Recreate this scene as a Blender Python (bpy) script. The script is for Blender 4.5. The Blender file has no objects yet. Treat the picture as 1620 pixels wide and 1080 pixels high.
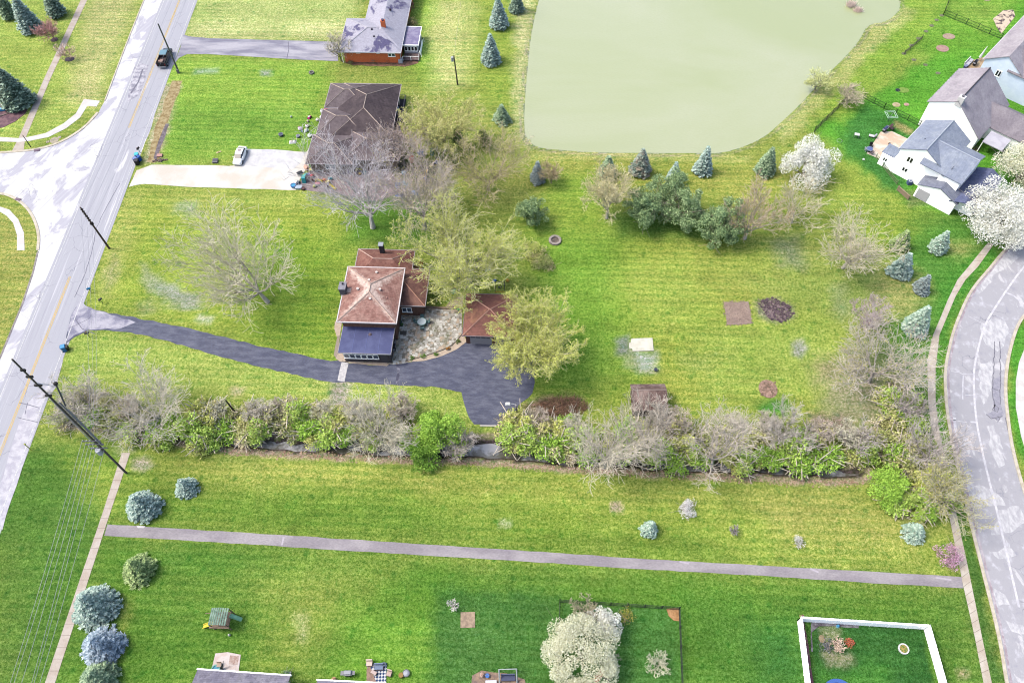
import bpy, bmesh, math, random
import numpy as np
from mathutils import Vector, Matrix
from mathutils.geometry import tessellate_polygon
random.seed(7)
SC = bpy.context.scene
COL = SC.collection

# ------------------------------------------------------------------ camera
F_PX, CAM_H = 1260.0, 108.0
_n = np.array([25., -830., -F_PX]); _n /= np.linalg.norm(_n)
_up = -_n
_fw = np.array([0, 0, -1.]); _yw = _fw - _up * _fw.dot(_up); _yw /= np.linalg.norm(_yw)
_xw = np.cross(_yw, _up)
ROT = np.array([_xw, _yw, _up])
cd = bpy.data.cameras.new('camera'); cam = bpy.data.objects.new('camera', cd); COL.objects.link(cam)
cd.sensor_width = 36; cd.lens = 28; cd.clip_end = 3000; cd.clip_start = 0.5
_m = Matrix([list(r) for r in ROT]).to_4x4(); _m.translation = Vector((0, 0, CAM_H)); cam.matrix_world = _m
SC.camera = cam
SC.render.filter_size = 1.1
SC.cycles.filter_width = 1.1

def G(px, py, z=0.):
    d = ROT @ np.array([px - 810., 540. - py, -F_PX]); t = (z - CAM_H) / d[2]
    return (d[0] * t, d[1] * t, z)
def PX(x, y, z=0.):
    x = np.asarray(x, float); y = np.asarray(y, float)
    v = np.stack([x, y, np.full_like(x, z - CAM_H)], -1) @ ROT
    return 810 + F_PX * v[..., 0] / -v[..., 2], 540 - F_PX * v[..., 1] / -v[..., 2]
def G2(px, py, z=0.): return G(px, py, z)[:2]
def solve_h(base, top):
    g = G(*base); best, bd = 1, 1e9
    for k in range(2, 400):
        h = k * .1; p = PX(g[0], g[1], h); d = (p[0] - top[0]) ** 2 + (p[1] - top[1]) ** 2
        if d < bd: best, bd = h, d
    return best

# ------------------------------------------------------------------ light
SUN_EL, SUN_AZ = 56.0, -84.0      # azimuth measured from +y towards +x
w = bpy.data.worlds.new('World'); SC.world = w; w.use_nodes = True
nt = w.node_tree; bg = nt.nodes['Background']
sky = nt.nodes.new('ShaderNodeTexSky'); sky.sky_type = 'NISHITA'; sky.sun_disc = False
sky.sun_elevation = math.radians(SUN_EL); sky.sun_rotation = math.radians(SUN_AZ)
sky.dust_density = 4.0; sky.air_density = 1.0
nt.links.new(sky.outputs[0], bg.inputs[0]); bg.inputs[1].default_value = 0.15
sl = bpy.data.lights.new('sun', 'SUN'); sl.energy = 1.2; sl.angle = math.radians(11); sl.color = (1, .965, .9)
so = bpy.data.objects.new('sun', sl); COL.objects.link(so)
el, az = math.radians(SUN_EL), math.radians(SUN_AZ)
sv = Vector((math.cos(el) * math.sin(az), math.cos(el) * math.cos(az), math.sin(el)))
so.rotation_euler = sv.to_track_quat('Z', 'Y').to_euler(); so.location = (0, 0, 150)
SC.view_settings.view_transform = 'Standard'; SC.view_settings.look = 'None'
SC.view_settings.exposure = 1.74; SC.view_settings.gamma = 1

# ------------------------------------------------------------------ colour / materials
KEXP = 3.0
def lin(h):
    c = [int(h[i:i + 2], 16) / 255 for i in (0, 2, 4)]
    return [(x / 12.92 if x < .04045 else ((x + .055) / 1.055) ** 2.4) for x in c]
def alb(h, k=None):
    return tuple(min(x * w_ / (k or KEXP), .85) for x, w_ in zip(lin(h), (1., 1., .95))) + (1.,)
MATS = {}
class NT:
    def __init__(s, m): s.t = m.node_tree; s.m = m
    def n(s, ty, **kw):
        o = s.t.nodes.new('ShaderNode' + ty)
        for k, v in kw.items():
            if k.startswith('i_'):
                key = k[2:]; key = int(key) if key.isdigit() else key.replace('_', ' ')
                o.inputs[key].default_value = v
            else: setattr(o, k, v)
        return o
    def l(s, a, b): s.t.links.new(a, b)
    def math(s, op, a, b=None, clamp=False):
        o = s.n('Math', operation=op, use_clamp=clamp)
        for i, x in enumerate((a, b)):
            if x is None: continue
            if isinstance(x, (int, float)): o.inputs[i].default_value = x
            else: s.l(x, o.inputs[i])
        return o.outputs[0]
    def mix(s, f, a, b, blend='MIX'):
        o = s.n('MixRGB', blend_type=blend)
        for i, x in enumerate((f, a, b)):
            if isinstance(x, (int, float)): o.inputs[i].default_value = x
            elif isinstance(x, tuple): o.inputs[i].default_value = x
            else: s.l(x, o.inputs[i])
        return o.outputs[0]
    def co(s, scale=(1, 1, 1), rot=0, kind='Object'):
        t = s.n('TexCoord'); r = s.n('Mapping'); r.inputs['Rotation'].default_value = (0, 0, math.radians(rot))
        m = s.n('Mapping'); m.inputs['Scale'].default_value = scale
        s.l(t.outputs[kind], r.inputs[0]); s.l(r.outputs[0], m.inputs[0]); return m.outputs[0]
    def noise(s, scale, detail=4, vec=None, rough=.55, dist=0):
        o = s.n('TexNoise'); o.inputs['Scale'].default_value = scale; o.inputs['Detail'].default_value = detail
        o.inputs['Roughness'].default_value = rough; o.inputs['Distortion'].default_value = dist
        s.l(vec if vec is not None else s.co(), o.inputs['Vector']); return o.outputs[0]
    def ramp(s, f, a, b):
        o = s.n('MapRange'); o.inputs[1].default_value = a; o.inputs[2].default_value = b
        s.l(f, o.inputs[0]); return o.outputs[0]
def newmat(name, rough=.85, spec=.25):
    m = bpy.data.materials.new(name); m.use_nodes = True; t = NT(m)
    b = m.node_tree.nodes['Principled BSDF']; b.inputs['Roughness'].default_value = rough
    b.inputs['Specular IOR Level'].default_value = spec; t.b = b; MATS[name] = m; return m, t
def mat(c, c2=None, s1=2.0, s2=14., var=.25, rough=.8, spec=.25, lo=.42, hi=.6, scale=(1, 1, 1), rot=0, metal=0, bump=0, k=None):
    K_ = k
    """plain surface: main colour, broken by a second colour in patches and by fine grain"""
    key = 'm_%s_%s_%g_%g_%g_%g_%g_%g_%s_%g_%s' % (c, c2, s1, s2, var, rough, lo, hi, scale, rot, K_)
    if key in MATS: return MATS[key]
    m, t = newmat(key, rough, spec); t.b.inputs['Metallic'].default_value = metal
    v = t.co(scale, rot)
    base = alb(c, K_)
    if c2:
        f = t.ramp(t.noise(s1, 6, v, .6, .3), lo, hi); base = t.mix(f, alb(c, K_), alb(c2, K_))
    g = t.noise(s2, 4, v, .7)
    k = t.math('MULTIPLY_ADD', g, var * 3.2); t.t.nodes[-1].inputs[2].default_value = 1 - var * 1.6
    cc = t.n('CombineColor'); [t.l(k, cc.inputs[i]) for i in range(3)]
    out = t.mix(1.0, base, cc.outputs[0], 'MULTIPLY')
    t.l(out, t.b.inputs['Base Color'])
    if bump:
        bu = t.n('Bump'); bu.inputs['Strength'].default_value = bump; t.l(g, bu.inputs['Height']); t.l(bu.outputs[0], t.b.inputs['Normal'])
    return m
def leafmat(c1, c2, c3=None, rough=.6, k=1.7, trans=.25):
    key = 'leaf_%s_%s_%s' % (c1, c2, c3)
    if key in MATS: return MATS[key]
    m, t = newmat(key, rough, .2)
    g = t.n('NewGeometry'); r = g.outputs['Random Per Island']
    base = t.mix(r, alb(c1, k), alb(c2, k))
    if c3:
        base = t.mix(t.ramp(t.noise(.9, 3), .48, .62), base, alb(c3, k))
    t.l(base, t.b.inputs['Base Color'])
    if trans:
        tr = t.n('BsdfTranslucent'); t.l(base, tr.inputs[0]); ms = t.n('MixShader'); ms.inputs[0].default_value = trans
        t.l(t.b.outputs[0], ms.inputs[1]); t.l(tr.outputs[0], ms.inputs[2])
        t.l(ms.outputs[0], t.t.nodes['Material Output'].inputs[0])
    return m

# ------------------------------------------------------------------ mesh building
class MB:
    def __init__(s): s.v = []; s.f = []; s.mi = []; s.cur = 0
    def poly(s, pts):
        n = len(s.v); s.v += [tuple(p) for p in pts]; s.f.append(tuple(range(n, n + len(pts)))); s.mi.append(s.cur); return s
    def box(s, x0, x1, y0, y1, z0, z1, M=None):
        c = [(x0, y0, z0), (x1, y0, z0), (x1, y1, z0), (x0, y1, z0), (x0, y0, z1), (x1, y0, z1), (x1, y1, z1), (x0, y1, z1)]
        if M is not None: c = [tuple(M @ Vector(p)) for p in c]
        n = len(s.v); s.v += c
        for f in ((0, 3, 2, 1), (4, 5, 6, 7), (0, 1, 5, 4), (1, 2, 6, 5), (2, 3, 7, 6), (3, 0, 4, 7)):
            s.f.append(tuple(n + i for i in f)); s.mi.append(s.cur)
        return s
    def taper(s, x0, x1, y0, y1, z0, z1, ix=0, iy=0, sx=0):
        c = [(x0, y0, z0), (x1, y0, z0), (x1, y1, z0), (x0, y1, z0), (x0 + ix + sx, y0 + iy, z1), (x1 - ix + sx, y0 + iy, z1), (x1 - ix + sx, y1 - iy, z1), (x0 + ix + sx, y1 - iy, z1)]
        n = len(s.v); s.v += c
        for f in ((0, 3, 2, 1), (4, 5, 6, 7), (0, 1, 5, 4), (1, 2, 6, 5), (2, 3, 7, 6), (3, 0, 4, 7)):
            s.f.append(tuple(n + i for i in f)); s.mi.append(s.cur)
        return s
    def prism(s, pts, z0, z1, pts2=None):
        pts2 = pts2 or pts; k = len(pts); n = len(s.v)
        s.v += [(p[0], p[1], z0) for p in pts] + [(p[0], p[1], z1) for p in pts2]
        for tri in tessellate_polygon([[Vector((p[0], p[1], 0)) for p in pts2]]):
            a = [Vector(pts2[i][:2]) for i in tri]
            if (a[1] - a[0]).cross(a[2] - a[0]) < 0: tri = (tri[0], tri[2], tri[1])
            s.f.append(tuple(n + k + i for i in tri)); s.mi.append(s.cur)
        for i in range(k):
            j = (i + 1) % k; s.f.append((n + i, n + j, n + k + j, n + k + i)); s.mi.append(s.cur)
        return s
    def disc(s, x, y, z0, z1, r, n=16, r2=None):
        r2 = r if r2 is None else r2
        a = [(x + r * math.cos(t * 6.2832 / n), y + r * math.sin(t * 6.2832 / n)) for t in range(n)]
        b = [(x + r2 * math.cos(t * 6.2832 / n), y + r2 * math.sin(t * 6.2832 / n)) for t in range(n)]
        return s.prism(a, z0, z1, b)
    def ring(s, x, y, z0, z1, r0, r1, n=20):
        N = len(s.v)
        for k in range(n):
            c, d = math.cos(k * 6.2832 / n), math.sin(k * 6.2832 / n)
            s.v += [(x + r0 * c, y + r0 * d, z0), (x + r0 * c, y + r0 * d, z1), (x + r1 * c, y + r1 * d, z1), (x + r1 * c, y + r1 * d, z0)]
        for k in range(n):
            a, b = N + 4 * k, N + 4 * ((k + 1) % n)
            for i in range(3): s.f.append((a + i, a + i + 1, b + i + 1, b + i)); s.mi.append(s.cur)
        return s
    def tube(s, pts, r, n=6, r1=None):
        pts = [Vector(p) for p in pts]; N = len(s.v); k = len(pts)
        for i, p in enumerate(pts):
            d = (pts[min(i + 1, k - 1)] - pts[max(i - 1, 0)]).normalized()
            a = d.cross(Vector((0, 0, 1)) if abs(d.z) < .9 else Vector((1, 0, 0))).normalized(); b = d.cross(a)
            rr = r if r1 is None else r + (r1 - r) * i / (k - 1)
            for j in range(n):
                t = j * 6.2832 / n; s.v.append(tuple(p + (a * math.cos(t) + b * math.sin(t)) * rr))
        for i in range(k - 1):
            for j in range(n):
                s.f.append((N + i * n + j, N + i * n + (j + 1) % n, N + (i + 1) * n + (j + 1) % n, N + (i + 1) * n + j)); s.mi.append(s.cur)
        s.f.append(tuple(N + j for j in range(n))); s.mi.append(s.cur)
        s.f.append(tuple(N + (k - 1) * n + j for j in range(n))); s.mi.append(s.cur)
        return s
    def ball(s, x, y, z, r, rz=None, n=10, m=6, jit=0):
        rz = rz or r; N = len(s.v)
        for i in range(m + 1):
            t = math.pi * i / m
            for j in range(n):
                q = 1 + random.uniform(-jit, jit); a = j * 6.2832 / n
                s.v.append((x + r * q * math.sin(t) * math.cos(a), y + r * q * math.sin(t) * math.sin(a), z + rz * q * math.cos(t)))
        for i in range(m):
            for j in range(n):
                s.f.append((N + i * n + j, N + (i + 1) * n + j, N + (i + 1) * n + (j + 1) % n, N + i * n + (j + 1) % n)); s.mi.append(s.cur)
        return s
    def build(s, name, mats, parent=None, smooth=False, bevel=0):
        me = bpy.data.meshes.new(name); me.from_pydata(s.v, [], s.f)
        for m in (mats if isinstance(mats, (list, tuple)) else [mats]): me.materials.append(m)
        me.polygons.foreach_set('material_index', s.mi)
        bm = bmesh.new(); bm.from_mesh(me); bmesh.ops.recalc_face_normals(bm, faces=bm.faces); bm.to_mesh(me); bm.free()
        if smooth: me.polygons.foreach_set('use_smooth', [True] * len(me.polygons))
        o = bpy.data.objects.new(name, me); COL.objects.link(o)
        if parent: o.parent = parent
        if bevel:
            b = o.modifiers.new('bevel', 'BEVEL'); b.width = bevel; b.segments = 2; b.limit_method = 'ANGLE'
        return o
def tag(o, label, cat, group=None):
    o['label'] = label; o['category'] = cat
    if group: o['group'] = group
    return o
def thing(name, label, cat, loc=(0, 0, 0), rz=0, group=None):
    o = bpy.data.objects.new(name, None); o.empty_display_size = .3; COL.objects.link(o)
    o.location = loc if len(loc) == 3 else (loc[0], loc[1], 0); o.rotation_euler = (0, 0, rz)
    return tag(o, label, cat, group)
def struct(o): o['kind'] = 'structure'; return o
def npmesh(name, V, F, mats, parent=None, mi=None):
    """V (n,3), F (m,4)"""
    me = bpy.data.meshes.new(name); me.vertices.add(len(V)); me.vertices.foreach_set('co', np.ascontiguousarray(V, np.float32).ravel())
    k = F.shape[1]; me.loops.add(F.size); me.loops.foreach_set('vertex_index', np.ascontiguousarray(F, np.int32).ravel())
    me.polygons.add(len(F)); me.polygons.foreach_set('loop_start', np.arange(0, F.size, k, dtype=np.int32))
    me.polygons.foreach_set('loop_total', np.full(len(F), k, np.int32))
    for m in (mats if isinstance(mats, (list, tuple)) else [mats]): me.materials.append(m)
    if mi is not None: me.polygons.foreach_set('material_index', np.asarray(mi, np.int32))
    me.update(calc_edges=True); me.validate()
    o = bpy.data.objects.new(name, me); COL.objects.link(o)
    if parent: o.parent = parent
    return o
def leaf_quads(C, D, W, L, rng, flat=0.0):
    """elongated diamond leaves: centres C, pointing along D, width W, length L"""
    n = len(C); D = D / (np.linalg.norm(D, axis=1)[:, None] + 1e-9)
    R = rng.normal(size=(n, 3)); R[:, 2] *= (1 - flat)
    S = np.cross(D, np.cross(R, D) if False else (R if flat < .5 else np.tile([0, 0, 1.], (n, 1)) + R * .35)); S /= (np.linalg.norm(S, axis=1)[:, None] + 1e-9)
    W = np.asarray(W)[:, None] if np.ndim(W) else W; L = np.asarray(L)[:, None] if np.ndim(L) else L
    V = np.stack([C - D * L * .5, C + S * W * .5, C + D * L * .5, C - S * W * .5], 1).reshape(-1, 3)
    return V, np.arange(4 * n).reshape(n, 4)

# jittered outline + sheet on the ground
def rag(pts, step=2.0, amp=.12, seed=1, closed=True):
    r = random.Random(seed); out = []; n = len(pts)
    for i in range(n if closed else n - 1):
        a = Vector(pts[i]); b = Vector(pts[(i + 1) % n]); L = (b - a).length; k = max(1, int(L / step)); nn = Vector((-(b - a).y, (b - a).x)).normalized() if L > 0 else Vector((0, 0))
        for j in range(k):
            p = a.lerp(b, j / k)
            if j: p += nn * r.uniform(-amp, amp)
            out.append((p.x, p.y))
    if not closed: out.append(pts[-1])
    return out
def sheet(name, pts, z, m, amp=.08, step=1.5, px=True, z0=-.3, kind='structure', lab=None, seed=1):
    w = [G2(*p) for p in pts] if px else pts
    o = MB().prism(rag(w, step, amp, seed) if amp else w, z0, z).build(name, m)
    if kind == 'structure': struct(o)
    else: tag(o, *lab)
    return o
def strip(pts, wd, z0, z1, mb=None):
    """raised strip along a polyline (world coords)"""
    mb = mb or MB(); L = []; R = []
    for i, p in enumerate(pts):
        a = Vector(pts[max(i - 1, 0)]); b = Vector(pts[min(i + 1, len(pts) - 1)]); d = (b - a).normalized(); n = Vector((-d.y, d.x)) * wd / 2
        L.append(Vector(p) + n); R.append(Vector(p) - n)
    for i in range(len(pts) - 1):
        q = [L[i], L[i + 1], R[i + 1], R[i]]; n = len(mb.v)
        mb.v += [(a.x, a.y, z1) for a in q] + [(a.x, a.y, z0) for a in q]
        for f in ((0, 1, 2, 3), (0, 4, 5, 1), (2, 6, 7, 3)): mb.f.append(tuple(n + k for k in f)); mb.mi.append(mb.cur)
        if i == 0: mb.f.append((n, n + 3, n + 7, n + 4)); mb.mi.append(mb.cur)
        if i == len(pts) - 2: mb.f.append((n + 1, n + 5, n + 6, n + 2)); mb.mi.append(mb.cur)
    return mb
def smooth_line(pts, it=2):
    for _ in range(it):
        q = [pts[0]]
        for a, b in zip(pts, pts[1:]):
            q += [(a[0] * .75 + b[0] * .25, a[1] * .75 + b[1] * .25), (a[0] * .25 + b[0] * .75, a[1] * .25 + b[1] * .75)]
        q.append(pts[-1]); pts = q
    return pts
# ================================================================== THE SETTING
# ---- value noise in numpy for the lawn colours
def vnoise(x, y, s, seed):
    r = np.random.RandomState(seed); T = r.rand(256, 256)
    X = x * s + 1000; Y = y * s + 1000; i = np.floor(X).astype(int); j = np.floor(Y).astype(int); u = X - i; v = Y - j
    u = u * u * (3 - 2 * u); v = v * v * (3 - 2 * v); i &= 255; j &= 255; i1 = (i + 1) & 255; j1 = (j + 1) & 255
    return (T[i, j] * (1 - u) + T[i1, j] * u) * (1 - v) + (T[i, j1] * (1 - u) + T[i1, j1] * u) * v
def fbm(x, y, s, seed, o=4):
    return sum(vnoise(x, y, s * 2 ** k, seed + k) * .5 ** k for k in range(o)) / sum(.5 ** k for k in range(o))
def sdist(X, Y, poly):
    """signed distance, negative inside"""
    P = np.array(poly, float); D = np.full(X.shape, 1e9); ins = np.zeros(X.shape, bool)
    for a, b in zip(P, np.roll(P, -1, 0)):
        e = b - a; L = e.dot(e) + 1e-9; t = np.clip(((X - a[0]) * e[0] + (Y - a[1]) * e[1]) / L, 0, 1)
        D = np.minimum(D, np.hypot(X - a[0] - t * e[0], Y - a[1] - t * e[1]))
        c = (a[1] > Y) != (b[1] > Y)
        with np.errstate(divide='ignore', invalid='ignore'): xx = (b[0] - a[0]) * (Y - a[1]) / (b[1] - a[1]) + a[0]
        ins ^= c & (X < xx)
    return np.where(ins, -D, D)
POND = [(860, -40), (838, 40), (830, 110), (824, 190), (828, 222), (848, 236), (880, 240), (940, 244), (1010, 245), (1100, 245), (1140, 246), (1180, 235), (1215, 218), (1240, 195), (1262, 175), (1285, 150), (1300, 132), (1325, 108), (1350, 82), (1366, 62), (1376, 40), (1400, 38), (1418, 28), (1430, 12), (1424, -5), (1440, -60)]
CREEK = [(110, 662), (200, 668), (330, 688), (440, 694), (600, 695), (690, 690), (745, 694), (810, 700), (900, 706), (1000, 716), (1200, 730), (1366, 738), (1370, 757), (1200, 752), (1000, 741), (880, 734), (800, 729), (700, 724), (600, 719), (500, 716), (430, 711), (350, 708), (280, 694), (200, 680), (110, 670)]
W_POND = smooth_line([G2(*p) for p in POND] , 2); W_CREEK = [G2(*p) for p in CREEK]
W_CREEK = rag(smooth_line(W_CREEK, 1), 1.3, .42, 17)
def grid(x0, x1, y0, y1, s):
    xs = np.arange(x0, x1 + s * .5, s); ys = np.arange(y0, y1 + s * .5, s); X, Y = np.meshgrid(xs, ys); return xs, ys, X, Y
xs, ys, X, Y = grid(-135, 135, 6, 180, .5)
jx = (fbm(X, Y, .5, 3) - .5) * 3.0; jy = (fbm(X, Y, .5, 13) - .5) * 3.0
Xn, Yn = X + jx, Y + jy                       # ragged zone edges
DEEP = '5c9630 6a9c35 63a030 6ba034 5a9a30 6aa434 44842c 58983a 569a3a 56982e 3f8a30 36762a 458c30 6ea432 64a032 4c8a2e'.split()
def srgb(h):
    c = np.array(lin(h)); c = c * [1.0, .78, 1.0] if h in DEEP else c * [1.08, .9, 1.15] if c[1] > c[0] * 1.5 else c * [1.0, 1.0, 1.15] if c[1] > c[0] * 1.04 else (c * [.92, 1.06, 1.05] if c[2] < c[0] * .7 else c * [.97, 1, .93])
    return c / KEXP
Cc = np.ones(X.shape + (3,)) * srgb('8fae42')
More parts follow.
